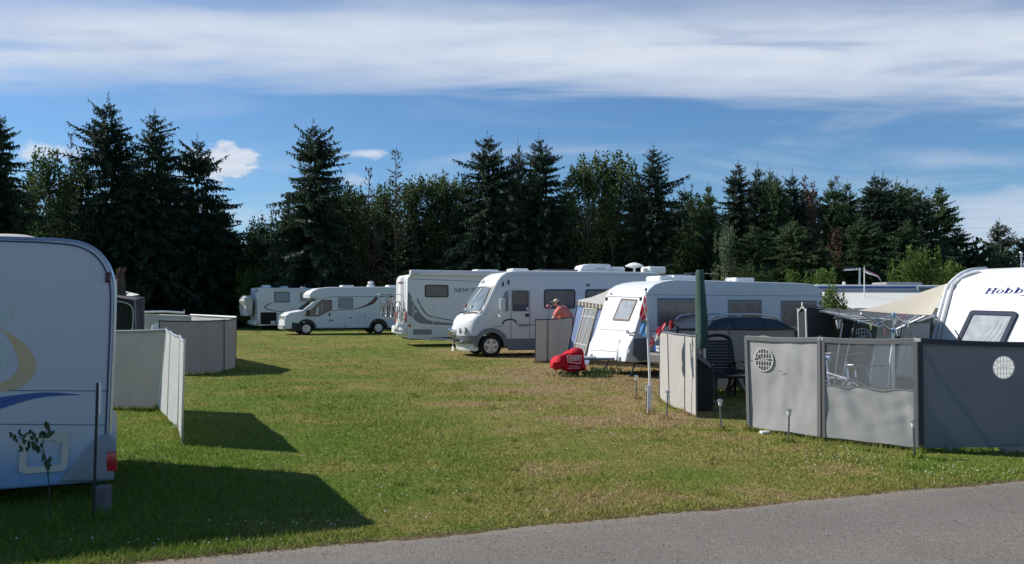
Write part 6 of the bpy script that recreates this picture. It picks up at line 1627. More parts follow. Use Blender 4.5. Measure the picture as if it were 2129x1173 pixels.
BASE = []
def sag_off(sg, hem=0.0, seed=0):
    return lambda u, v: (0, 0, -sg * 4 * u * (1 - u) * v + 0.4 * hem * (1 - v) ** 3 * mnoise.noise(Vector((u * 4.0, seed, 0.3))))
def edge_pts(b0, b1, sg, n=12): return [b0 + (b1 - b0) * (k / n) - Z * (sg * 4 * (k / n) * (1 - k / n)) for k in range(n + 1)]
def windbreak(name, label, tops, feet, mats, group, pole_m, edge_m=None, wr=0.012, skirt=0.04, seed=0, edge_w=0.035, pole_r=0.014, nu=26, nv=20, skip=(), holes={}, sg0=0.018):
    """standing canvas: posts at each corner, one panel between neighbours"""
    t = thing(name, feet[0], label, 'windbreak', group)
    BASE.extend(zip(feet, feet[1:]))
    for tp, ft in zip(tops, feet):
        MB().tube([ft - Z * 0.02, tp + Z * 0.03], pole_r, 7).build('pole', pole_m, t)
    panels = []
    for i in range(len(tops) - 1):
        a0, a1, b0, b1 = feet[i], feet[i + 1], tops[i], tops[i + 1]
        k0 = a0 + (b0 - a0) * skirt / 1.3; k1 = a1 + (b1 - a1) * skirt / 1.3
        m = mats[i % len(mats)]; sg = sg0 * min(1.0, (a1 - a0).length / 1.4)
        if i in holes:
            c, rad = holes[i]; pl = Plane(k0, k1 - k0, b0 - k0); W0_ = wrinkle(seed + i, wr); ww, hh = (k1 - k0).length, (b0 - k0).length
            W_ = lambda u, v: W0_(u, v) * min(1.0, max(0.0, (math.hypot(u * ww - c[0], v * hh - c[1]) - rad) / 0.22))
            mb = MB().sheet(k0, k1, b1, b0, nu, nv, W_, sag_off(sg, 0.03, seed + i)); cell = (k1 - k0).length / nu
            d2 = []
            for q, vv in enumerate(mb.v):
                rel = vv - k0; a_, b_ = rel.dot(pl.u) - c[0], rel.dot(pl.v) - c[1]; d_ = math.hypot(a_, b_)
                if abs(d_ - rad) < cell * 0.62: mb.v[q] = vv + (pl.u * a_ + pl.v * b_) * ((rad - d_) / max(d_, 1e-6)); d_ = rad
                d2.append(d_)
            mb.f = [f for f in mb.f if not (all(d2[q] <= rad + 1e-6 for q in f))]
            p = mb.build('panel', m, t, 60, recalc=False)
        elif i in skip: panels.append((None, k0, k1, b1, b0)); continue
        if i not in holes: p = MB().sheet(k0, k1, b1, b0, nu, nv, wrinkle(seed + i, wr), sag_off(sg, 0.03, seed + i)).build('panel', m, t, 60, recalc=False)
        panels.append((p, k0, k1, b1, b0))
        if edge_m is not None:
            e = MB()
            nrm = (k1 - k0).cross(b0 - k0).normalized()
            for s in (-1, 1):
                off = nrm * 0.02 * s
                dz = (b0 - k0).normalized() * edge_w; dx = (k1 - k0).normalized() * edge_w
                E_ = edge_pts(b0, b1, sg)
                for p_, q_ in zip(E_, E_[1:]): e.poly([p_ + off, q_ + off, q_ - dz + off, p_ - dz + off])
                e.poly([k0 + off, k0 + dx + off, b0 + dx - dz + off, b0 - dz + off]); e.poly([k1 + off, k1 - dx + off, b1 - dx - dz + off, b1 - dz + off])
            e.tube(edge_pts(b0, b1, sg), 0.013, 6)
            e.build('binding', edge_m, p, None)
        else:
            MB().tube(edge_pts(b0, b1, sg), 0.016, 6).build('top_rail', pole_m, p)
    return t, panels

GW = 'windbreaks round the pitches'
def feet_tops(F_, T_): 
    feet = [gp(*q) for q in F_]; tops = []
    for f, (px, py) in zip(feet, T_): tops.append(at(px, py, f.y))
    return feet, tops
# left, near
fe, to = feet_tops([(140, 849), (328, 851), (348, 874), (370, 895), (378, 926)], [(140, 687), (346, 685), (355, 691), (375, 700), (384, 709)])
windbreak('windbreak', 'pale canvas windbreak right beside the left camper, its narrow panels seen nearly edge on', to, fe, [M['ws_beige'], M['ws_white']] , GW, M['alu'], None, 0.012, 0.03, 10)
for o in [k for k in bpy.data.objects if k.name.startswith('panel') and k.parent and k.parent.get('label', '').startswith('pale canvas')][1:]:
    o.data.materials[0] = M['ws_white']
MB().tube([gp(358, 892) + Z * 0.02, gp(371, 894) + Z * 0.03], 0.012, 6).build('guy_peg', M['plastic'], [o for o in bpy.data.objects if o.get('label', '').startswith('pale canvas')][0])
# left, further
fe, to = feet_tops([(331, 780), (466, 775), (489, 766)], [(331, 667), (466, 666), (492, 661)])
f3 = Vector(((397 - CX) / FPX * 28.5, 28.5, 0)); f4 = Vector(((276 - CX) / FPX * 28.9, 28.9, 0))
fe += [f3, f4]; to += [at(397, 656, 28.5), at(276, 652, 28.9)]
windbreak('windbreak', 'far left windbreak of grey brown canvas, the one with the white chair inside', to, fe, [M['ws_dim'], M['ws_dim'], M['ws_white'], M['ws_white']], GW, M['binding_dk'], None, 0.015, 0.02, 20)
tb = [o for o in bpy.data.objects if o.get('label', '').startswith('far left windbreak')][0]
MB().tube([to[2] + Z * 0.02, to[3] + Z * 0.02], 0.03, 6).tube([to[3] - Z * 0.02, to[4] - Z * 0.01], 0.025, 6).build('white_rail', M['plastic'], tb)
MB().tube([at(296, 649, 31), at(340, 648, 31), at(383, 650.5, 31)], 0.045, 6).tube([at(383, 652, 31), at(383, 644, 31)], 0.02, 5).build('folded_clothes_rail', M['plastic'], tb)

def resin_chair(o, face, label, m, back_h=1.0, group='resin garden chairs', vertical=False, seat_h=0.42, w=0.56):
    d = Vector(face).normalized(); s = d.cross(Z); o = Vector(o)
    t = thing('garden_chair', o, label, 'chair', group, deg=math.degrees(math.atan2(d.y, d.x)))
    def P(x, y, z): return o + d * x + s * y + Z * z
    top = back_h; lean = 0.25
    h = w / 2
    def bp_(y, z): f = (z - seat_h) / (top - seat_h); return P(-0.22 - lean * f, y * (1 - 0.12 * f), z)
    fr_ = MB()
    for y in (-h + 0.02, h - 0.02):
        fr_.tube([bp_(y, seat_h), bp_(y, (seat_h + top) / 2), bp_(y, top - 0.06)], 0.028, 6)
    fr_.tube([bp_(-h + 0.02, top - 0.06), bp_(-h * 0.5, top + 0.0), bp_(0, top + 0.015), bp_(h * 0.5, top), bp_(h - 0.02, top - 0.06)], 0.035, 6)
    fr_.build('back_frame', m, t)
    n = 11
    if vertical:
        for k in range(7):
            y = -h + 0.08 + (w - 0.16) * k / 6
            MB().obox((bp_(y, seat_h + 0.05) + bp_(y, top - 0.05)) / 2, s * 0.024, (bp_(y, top - 0.05) - bp_(y, seat_h + 0.05)) / 2, d * 0.008).build('slat', m, t)
    else:
        for k in range(n):
            z = seat_h + 0.05 + (top - seat_h - 0.16) * k / (n - 1); hz = (top - seat_h - 0.16) / (n - 1) * 0.44
            MB().obox(bp_(0, z), s * (h - 0.01), (bp_(0, z + hz) - bp_(0, z)), d * 0.008).build('slat', m, t)
    MB().rbox(P(0.02, 0, seat_h), d * 0.26, s * h * 0.95, Z * 0.022, 0.015).build('seat', m, t)
    for x0, x1 in ((0.24, 0.30), (-0.2, -0.34)):
        for y in (-h + 0.03, h - 0.03): MB().tube([P(x0, y, seat_h), P(x1, y * 1.08, 0.0)], [0.032, 0.022], 6).build('leg', m, t)
    for y in (-h, h):
        MB().rbox(P(-0.02, y, seat_h + 0.22), d * 0.27, s * 0.03, Z * 0.016, 0.01).tube([P(0.2, y, seat_h + 0.21), P(0.22, y, seat_h)], 0.02, 6).build('armrest', m, t)
    return t
q = at(331, 690, 23.2); q.z = 0
resin_chair(q, (0.2, -1, 0), 'white resin garden chair behind the far left windbreak, only its back top showing', M['chair_white'], 1.24, vertical=True, w=0.62)

# dark awning and tree stump behind the left camper
def left_awning():
    t = thing('awning', at(262, 690, 25) * 1.0, 'dark awning with a pale arched edge just right of the left camper', 'awning')
    t.location.z = 0
    D = 25.0
    A = [at(205, 617, D), at(236, 618, D), at(279, 625, D)]
    MB().poly([at(200, 612, D), at(279, 623.5, D), at(300, 618.5, D + 2.6), at(232, 611, D + 2.6)]).build('awning_roof', M['awn_char'], t, None)
    MB().sheet(at(279, 725, D), at(300, 715, D + 2.6), at(298, 619, D + 2.6), at(279, 624, D), 6, 6, wrinkle(3)).build('side_wall', M['awn_dark'], t, 60)
    arc = spline([at(190, 624, D), at(238, 626, D), at(258, 629, D), at(270, 634, D), at(276, 643, D), at(277, 660, D), at(273, 722, D)], 5)
    MB().tube(arc, 0.02, 6).build('arched_edge', M['awn_ltgrey'], t)
    n = len(arc); top = [at(190, 616, D + 0.03), at(279, 624.5, D + 0.03), at(279, 724, D + 0.03)]
    MB().poly([Vector((q.x, D + 0.01, q.z)) for q in arc] + [at(279, 724, D + 0.01), at(279, 624.5, D + 0.01), at(190, 614, D + 0.01)]).build('front_wall', M['awn_dark'], t, None)
    MB().sheet(at(190, 722, D + 1.3), at(290, 718, D + 1.3), at(288, 622, D + 1.3), at(190, 614, D + 1.3), 8, 6, wrinkle(4)).build('back_wall', M['awn_dark'], t, 60)
    for a_, b_, r_ in ((at(280, 624, D), at(284, 724, D), 0.02), (at(299, 618, D + 2.6), at(299, 712, D + 2.6), 0.02), (at(284, 640, D), at(292, 714, D + 1), 0.012)): MB().tube([a_, b_], r_, 6).build('pole', M['steel'], t)
    s = thing('parasol', at(274, 690, 29) , 'white parasol top showing above the dark awning on the left', 'parasol'); s.location.z = 0
    MB().add([at(262, 606, 29), at(290, 612.5, 28.2), at(288, 614, 30), at(240, 614.5, 30.2), at(236, 613, 28.4), at(250, 616.5, 28), at(272, 616, 27.8)], [(0, 1, 2), (0, 2, 3), (0, 3, 4), (0, 4, 5), (0, 5, 6), (0, 6, 1)]).build('parasol_cloth', M['awn_white'], s, None)
    MB().tube([at(262, 606, 29), Vector((at(262, 606, 29).x, 29, 0))], 0.025, 6).build('parasol_pole', M['alu'], s)
    tr = thing('tree_stump', Vector((at(253, 690, 27).x, 27, 0)), 'tall brown dead trunk with sawn limbs behind the left camper', 'tree stump')
    c = tr.location
    MB().tube([Vector((c.x + 0.03, 27, 0)), Vector((c.x, 27, 1.6)), Vector((c.x - 0.03, 27, 2.5)), at(252, 556, 27)], [0.19, 0.16, 0.14, 0.05], 9).build('trunk', M['wood'], tr, 60)
    for (p0, p1) in (((250, 580), (241, 574)), ((247, 572), (243, 560)), ((257, 566), (262, 558))):
        MB().tube([at(*p0, 26.9), at(*p1, 26.7)], [0.05, 0.03], 6).build('sawn_limb', M['wood'], tr)
    w = MB().rbox(at(240, 605, 28.5), (0.16, 0, 0), (0, 0.3, 0), (0, 0, 0.19), 0.03).rbox(Vector((at(240, 605, 28.5).x, 28.5, 1.1)), (0.05, 0, 0), (0, 0.05, 0), (0, 0, 1.1), 0.01).build('notice_box', M['plastic'], None)  # white block stands for the sunlit tip of the awning roof
    tag(w, 'white box on a post beside the brown trunk', 'box')
left_awning()

# taupe windbreak in the middle with the pole
fe, to = feet_tops([(1113, 755), (1137, 753), (1191, 749)], [(1113, 664), (1138, 664), (1190, 659)])
tD, pD = windbreak('windbreak', 'taupe windbreak in the middle of the lawn, the person behind it', to, fe, [M['ws_taupe']], GW, M['binding_dk'], None, 0.008, 0.02, 30)
pb = fe[1]
t = thing('ornament_pole', pb, 'thin pole with a pinkish ornament on top, rising behind the taupe windbreak', 'pole')
MB().tube([pb + Vector((0, 0.05, 0)), at(1140, 638, pb.y + 0.05)], 0.016, 6).build('pole', M['steel'], t)
MB().ball(at(1140, 637, pb.y + 0.05), (0.07, 0.05, 0.06), 8, 6).ball(at(1145.5, 638, pb.y + 0.05), (0.05, 0.04, 0.045), 8, 6).tube([at(1140, 637, pb.y + 0.05), at(1145, 638, pb.y + 0.05)], 0.02, 5).build('ornament', M['pink'], t)

# ---------------------------------------------------------------- person in the salmon shirt, bending over behind the taupe windbreak
def skin_body(name, pts, edges, radii, m, parent, root=0, sub=2):
    inv = wm(parent).inverted()
    me = bpy.data.meshes.new(name); me.from_pydata([tuple(inv @ Vector(p)) for p in pts], edges, [])
    o = bpy.data.objects.new(name, me); COL.objects.link(o); o.parent = parent
    md = o.modifiers.new('skin', 'SKIN')
    sv = me.skin_vertices[0].data if me.skin_vertices else None
    if sv:
        for i, r_ in enumerate(radii): sv[i].radius = (r_, r_) if not isinstance(r_, tuple) else r_
        sv[root].use_root = True
    md.use_smooth_shade = True; o.modifiers.new('smooth', 'SUBSURF').levels = sub; o.modifiers['smooth'].render_levels = sub
    me.materials.append(m); return o
def person():
    D = 27.9; hx = at(1170, 640, D).x
    t = thing('person', (hx, D, 0), 'person in a salmon pink shirt and beige cap, bending forward beside the taupe windbreak', 'person')
    b = Vector((hx, D, 0))
    def V(x, y, z): return b + Vector((x, y, z))
    pel = V(0.22, 0.05, 1.04); ch1 = V(0.16, -0.02, 1.32); ch2 = V(0.04, -0.06, 1.59); neck = V(-0.13, -0.05, 1.70); head0 = V(-0.19, -0.06, 1.76)
    sl = V(-0.14, -0.26, 1.58); sr = V(0.06, 0.16, 1.63)
    el = V(-0.34, -0.30, 1.30); er = V(-0.20, 0.28, 1.34); wl = V(-0.46, -0.16, 1.10); wr_ = V(-0.44, 0.12, 1.12)
    hl = V(0.08, -0.08, 0.96); hr = V(0.12, 0.18, 0.96); kl = V(0.02, -0.12, 0.52); kr = V(0.06, 0.22, 0.52); al = V(0.10, -0.12, 0.09); ar = V(0.14, 0.22, 0.09); fl = V(-0.08, -0.13, 0.05); fr_ = V(-0.04, 0.23, 0.05)
    pts = [pel, ch1, ch2, neck, head0, sl, el, wl, sr, er, wr_, hl, kl, al, fl, hr, kr, ar, fr_]
    ed = [(0, 1), (1, 2), (2, 3), (3, 4), (2, 5), (5, 6), (6, 7), (2, 8), (8, 9), (9, 10), (0, 11), (11, 12), (12, 13), (13, 14), (0, 15), (15, 16), (16, 17), (17, 18)]
    rad = [0.16, 0.165, 0.17, 0.07, 0.075, 0.085, 0.055, 0.038, 0.085, 0.055, 0.038, 0.115, 0.075, 0.05, 0.045, 0.115, 0.075, 0.05, 0.045]
    skin_body('body', pts, ed, rad, M['skin'], t)
    # shirt: torso and short sleeves a little outside the body
    sp = [pel, ch1, ch2, V(-0.10, -0.055, 1.655), sl, sl + (el - sl) * 0.75, sr, sr + (er - sr) * 0.75]
    skin_body('shirt', sp, [(0, 1), (1, 2), (2, 3), (2, 4), (4, 5), (2, 6), (6, 7)], [0.22, 0.235, 0.245, 0.13, 0.13, 0.095, 0.13, 0.095], M['shirt'], t)
    tp = [V(0.10, 0.05, 0.98), hl, kl, al + Z * 0.03, hr, kr, ar + Z * 0.03]
    skin_body('trousers', tp, [(0, 1), (1, 2), (2, 3), (0, 4), (4, 5), (5, 6)], [0.175, 0.135, 0.095, 0.075, 0.135, 0.095, 0.075], M['trousers'], t)
    hc = V(-0.215, -0.065, 1.835)
    hd = MB()
    hd.ball(hc, (0.082, 0.078, 0.115), 14, 10)
    hd.ball(hc + Vector((-0.05, 0, -0.045)), (0.05, 0.055, 0.065), 10, 8)           # jaw, looking down to the left
    hd.ball(hc + Vector((-0.098, 0, -0.02)), (0.022, 0.014, 0.022), 6, 5)            # nose
    for s in (-1, 1): hd.ball(hc + Vector((0.01, 0.078 * s, -0.01)), (0.018, 0.01, 0.03), 6, 5)
    hd.build('head', M['skin'], t, 80)
    for s in (-1, 1): MB().ball(hc + Vector((-0.076, 0.03 * s, 0.012)), 0.012, 6, 5).build('eye', M['ink'], t)
    MB().obox(hc + Vector((-0.096, 0, -0.065)), (0.004, 0, 0), (0, 0.022, 0), (0, 0, 0.004)).build('mouth', M['red_cloth'], t)
    MB().ball(hc + Vector((0.022, 0, 0.0)), (0.078, 0.083, 0.085), 12, 8).build('hair', M['hair'], t, 80)
    cp = MB().ball(hc + Vector((-0.005, 0, 0.055)), (0.095, 0.09, 0.075), 14, 8)
    cp.add([hc + Vector(q) for q in ((-0.07, -0.07, 0.06), (-0.07, 0.07, 0.06), (-0.17, 0.05, 0.035), (-0.19, 0, 0.035), (-0.17, -0.05, 0.035), (-0.07, -0.07, 0.052), (-0.07, 0.07, 0.052), (-0.17, 0.05, 0.027), (-0.19, 0, 0.027), (-0.17, -0.05, 0.027))],
           [(0, 1, 2, 3, 4), (9, 8, 7, 6, 5), (0, 4, 9, 5), (4, 3, 8, 9), (3, 2, 7, 8), (2, 1, 6, 7)])
    cp.build('cap', M['cap'], t, 60)
    for w, s in ((wl, 1), (wr_, -1)):
        d = Vector((-0.3, 0.15 * s, -0.95)).normalized(); sd = Vector((0.2, 1.0, 0.1)).normalized(); nrm = d.cross(sd)
        pts, ed, rad = [w], [], [0.03]
        palm = len(pts); pts.append(w + d * 0.07); ed.append((0, 1)); rad.append((0.036, 0.022))
        for k, (off, ln) in enumerate(((-0.030, 0.065), (-0.010, 0.078), (0.010, 0.072), (0.029, 0.056))):
            a0 = w + d * 0.085 + sd * off; a1 = a0 + d * ln * 0.55 + nrm * 0.006; a2 = a1 + d * ln * 0.35 + nrm * 0.022; a3 = a2 + d * ln * 0.12 + nrm * 0.025
            i = len(pts); pts += [a0, a1, a2, a3]; ed += [(palm, i), (i, i + 1), (i + 1, i + 2), (i + 2, i + 3)]; rad += [0.010, 0.009, 0.008, 0.007]
        i = len(pts); pts += [w + d * 0.03 - sd * 0.035, w + d * 0.06 - sd * 0.055 + nrm * 0.02, w + d * 0.085 - sd * 0.05 + nrm * 0.035]
        ed += [(0, i), (i, i + 1), (i + 1, i + 2)]; rad += [0.013, 0.010, 0.008]
        skin_body('hand', pts, ed, rad, M['skin'], t, 0, 1)
person()

# ---------------------------------------------------------------- blue and grey awning on the far side of the middle caravan
def blue_awning():
    fr, W = FR2, 2.06; x = 0.62
    Pl = fr.left(x, W + 2.4)                                     # awning end wall facing left and towards us
    t = thing('awning', fr.p(x, W + 1.2, 0), 'blue and cream awning with a tall window beside the middle caravan front', 'awning', deg=fr.deg)
    def q(px, py, h=0.0): a, b = Pl.px(px, py); return Pl.p(a, b, h)
    tl, tr_, br, bl = q(1202, 631), q(1262, 634), q(1227, 748), q(1184, 738)
    low = lambda p: Vector((p.x, p.y, max(p.z, 0.0)))
    bl2 = q(1177, 757); br2 = q(1223, 762)
    bl2.z = max(0.02, bl2.z); br2.z = max(0.02, br2.z)
    MB().sheet(bl2, br2, tr_, tl, 10, 12, wrinkle(8, 0.015)).build('end_wall', M['awn_blue'], t, 60, recalc=False)
    def strip(p0, p1, p2, p3, m, name, h=0.02): return MB().prism([q(*p, h) for p in (p0, p1, p2, p3)], Pl.n * 0.006).build(name, m, t, None)
    strip((1216, 634), (1246, 637), (1218, 740), (1193, 734), M['awn_cream'], 'cream_panel')
    w = strip((1220, 641), (1240, 643), (1214, 738), (1196, 732), M['foil_grey'], 'window_foil', 0.030)
    dk = strip((1221, 641.5), (1239, 643.5), (1214, 737), (1197, 731), M['vent_dark'], 'window_dark', 0.027)
    tape = MB()
    for (a, b, wd) in (((1218, 641), (1193, 733), 1), ((1242, 643), (1217, 741), 1), ((1214, 657), (1240, 661), 1), ((1198, 713), (1222, 719), 1), ((1226, 641), (1203, 716), .6), ((1236, 643), (1211, 718), .6), ((1219, 641), (1241, 643), 1)):
        tape.tube([q(*a, 0.042), q(*b, 0.042)], 0.014 * wd, 5)
    tape.build('window_tape', M['flag_white'], t)
    MB().tube([tl + Z * 0.02, bl2], 0.022, 6).build('corner_pole', M['binding_dk'], t)
    # roof rising to the caravan rail, valance below
    ridge0 = q(1275, 600); ridge = [q(1203, 624), q(1230, 618), q(1255, 608), q(1278, 596)]
    back = [p + fr.ex * 3.2 for p in ridge]
    n = len(ridge); eave = [q(1202, 626, 0.02), q(1228, 630, 0.02), q(1250, 633, 0.02), q(1264, 634, 0.02)]
    rf = MB().add(ridge + back, [(i, i + 1, n + i + 1, n + i) for i in range(n - 1)]); rf.add(ridge + eave, [(i, i + 1, n + i + 1, n + i) for i in range(n - 1)])
    rf.build('awning_roof', M['awn_ltgrey'], t, 60)
    nv = 17
    e = lambda f: (Vector(eave[0]) * (1 - f) + Vector(eave[-1]) * f) + Z * (-0.02 * math.sin(math.pi * f))
    for k in range(nv):
        f0, f1 = k / nv, (k + 1) / nv
        a, b = e(f0), e(f1); m_ = (a + b) / 2
        MB().prism([a + Pl.n * 0.03, b + Pl.n * 0.03, b + Pl.n * 0.03 - Z * 0.10, m_ + Pl.n * 0.03 - Z * 0.13, a + Pl.n * 0.03 - Z * 0.10], Pl.n * 0.005).build('valance_flap', M['awn_cream'] if k % 2 else M['awn_char'], t, None)
    o_ = Pl.p(0, 0, 0)
    MB().sheet(bl2, bl2 + fr.ex * 3.2, tl + fr.ex * 3.2, tl, 8, 8, wrinkle(9, 0.015)).build('front_wall', M['awn_blue'], t, 60)
blue_awning()

# ---------------------------------------------------------------- greige windbreak with car behind, parasol and chairs inside
fe, to = feet_tops([(1372, 832), (1392, 846), (1424, 858), (1448, 869)], [(1372, 687), (1388, 691), (1424, 696), (1447, 698.5)])
bk = [gp(1408, 823), gp(1514, 812), gp(1652, 808)]
feB = [bk[2], bk[1], bk[0]] + fe; 
toB = [at(1652, 684, bk[2].y), at(1514, 684, bk[1].y), at(1408, 684.5, bk[0].y)] + to
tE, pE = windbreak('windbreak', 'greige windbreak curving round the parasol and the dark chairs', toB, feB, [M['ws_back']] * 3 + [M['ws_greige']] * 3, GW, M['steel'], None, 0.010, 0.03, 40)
for k in (0, 1): MB().tube([toB[k] + Vector((0, -0.02, 0)), toB[k + 1] + Vector((0, -0.02, 0))], 0.02, 6).build('dark_rail', M['binding_dk'], tE)
MB().obox(toB[2] - Z * 0.05, (0.03, 0, 0), (0, 0.03, 0), (0, 0, 0.11)).build('pole_sleeve', M['binding_dk'], tE)
# hanging strap
a = at(1424.5, 696, fe[2].y - 0.03); pts = [(1425, 699), (1423.5, 712), (1421, 728), (1420.5, 744), (1421, 755), (1420.5, 768), (1423, 780), (1426, 790), (1427, 860)]
wd = [0.01, 0.03, 0.05, 0.05, 0.035, 0.045, 0.045, 0.02, 0.01]
L = []; R_ = []
for (x, y), w in zip(pts, wd):
    f = (y - 698) / 160.0; D_ = fe[2].y - 0.012
    q = at(x, y, D_); L.append(q + Vector((-w / 2, 0.01, 0))); R_.append(q + Vector((w / 2, -0.015, 0)))
n = len(L); MB().add(L + R_, [(i, i + 1, n + i + 1, n + i) for i in range(n - 1)]).build('strap', M['steel'], tE, 60)

def parasol():
    D = 14.9; b = at(1461, 850, D); b.z = 0
    t = thing('parasol', b, 'closed dark green parasol standing inside the greige windbreak', 'parasol')
    prof = [(562, 1448, 1462), (566, 1447, 1463), (585, 1447, 1464), (620, 1446.5, 1467), (660, 1447, 1470), (700, 1447, 1472), (720, 1448, 1472), (724, 1450, 1470)]
    rings = []; n = 16
    for (y, xl, xr) in prof:
        c = at((xl + xr) / 2, y, D); r = (xr - xl) / 2 / FPX * D
        rings.append([c + Vector((math.cos(a) * r * (1 + 0.10 * math.cos(4 * a + y * 0.01)), math.sin(a) * r * (1 + 0.10 * math.cos(4 * a + y * 0.01)), 0.01 * math.sin(3 * a))) for a in [2 * math.pi * k / n for k in range(n)]])
    m = len(rings); vs = [q for r in rings for q in r]
    fs = [tuple(range(n)), tuple((m - 1) * n + n - 1 - k for k in range(n))] + [(i * n + k, i * n + (k + 1) % n, (i + 1) * n + (k + 1) % n, (i + 1) * n + k) for i in range(m - 1) for k in range(n)]
    MB().add(vs, fs).build('folded_cloth', M['green_cloth'], t, 50)
    MB().tube([at(1457, 715, D), b], 0.024, 8).build('pole', M['steel'], t)
    MB().rbox(at(1465, 752, D) * 1.0, (0.02, 0, 0), (0, 0.02, 0), (0, 0, 0.35), 0.01).build('stay', M['alu'], t)
    MB().lathe(b, Z, [(0, 0.25), (0.05, 0.25), (0.09, 0.06), (0.35, 0.04)], 16).build('base', M['concrete'], t)
parasol()
def covered_grill():
    D = 14.1
    t = thing('covered_barbecue', at(1462, 870, D) * 1.0, 'dark covered barbecue in the shade behind the greige windbreak', 'barbecue cover'); t.location.z = 0
    cols = [(1438, 736, 866), (1447, 737, 866), (1458, 745, 862), (1470, 757, 852), (1477, 764, 846), (1480, 775, 838)]
    rings = []
    for k, (z, gx) in enumerate(((0.02, 0.95), (0.35, 1.0), (0.62, 1.02), (0.78, 0.98), (0.88, 0.85), (0.94, 0.5))):
        c = at(1458, 800, D); c.z = z
        rings.append([Vector((c.x + 0.20 * gx * (math.copysign(abs(math.cos(a)) ** 0.6, math.cos(a))) - 0.05 * (z > 0.8), D + 0.05 + 0.26 * gx * math.copysign(abs(math.sin(a)) ** 0.6, math.sin(a)), z - 0.10 * max(0, math.cos(a)) * (z > 0.7))) for a in [2 * math.pi * i / 18 for i in range(18)]])
    m = len(rings); n = 18; vs = [q for r in rings for q in r]
    MB().add(vs, [tuple(range(n - 1, -1, -1)), tuple((m - 1) * n + k for k in range(n))] + [(i * n + k, i * n + (k + 1) % n, (i + 1) * n + (k + 1) % n, (i + 1) * n + k) for i in range(m - 1) for k in range(n)]).build('cover', M['awn_dark'], t, 50)
    MB().obox((at(1448, 741, D - 0.12) + at(1474, 760, D - 0.12)) / 2, (at(1474, 760, D) - at(1448, 741, D)) / 2, (0, 0.14, 0), (0, 0, 0.035)).build('side_shelf', M['steel'], t)
covered_grill()
c = gp(1509, 828)
resin_chair(c, (0.12, -1, 0), 'dark slatted recliner chair right of the closed green parasol', M['chair_dark'], 1.16, w=0.62)
c2 = gp(1560, 826)
resin_chair(c2, (-0.75, -0.65, 0), 'second dark chair half hidden by the grey windbreak end post', M['chair_dark'], 1.12, w=0.6)
c3 = gp(1527, 815)
t = thing('folding_stool', c3, 'dark folding stool beside the dark slatted recliner', 'stool')
for s in (-1, 1): MB().tube([c3 + Vector((-0.14, 0.14 * s, 0.0)), c3 + Vector((0.05, 0.14 * s, 0.42))], 0.022, 6).build('leg', M['chair_dark'], t)
for s in (-1, 1): MB().tube([c3 + Vector((0.16, 0.12 * s, 0.0)), c3 + Vector((-0.05, 0.12 * s, 0.42))], 0.022, 6).build('leg', M['chair_dark'], t)
MB().rbox(c3 + Z * 0.43, (0.17, 0, 0), (0, 0.17, 0), (0, 0, 0.02), 0.01).build('seat', M['chair_dark'], t)

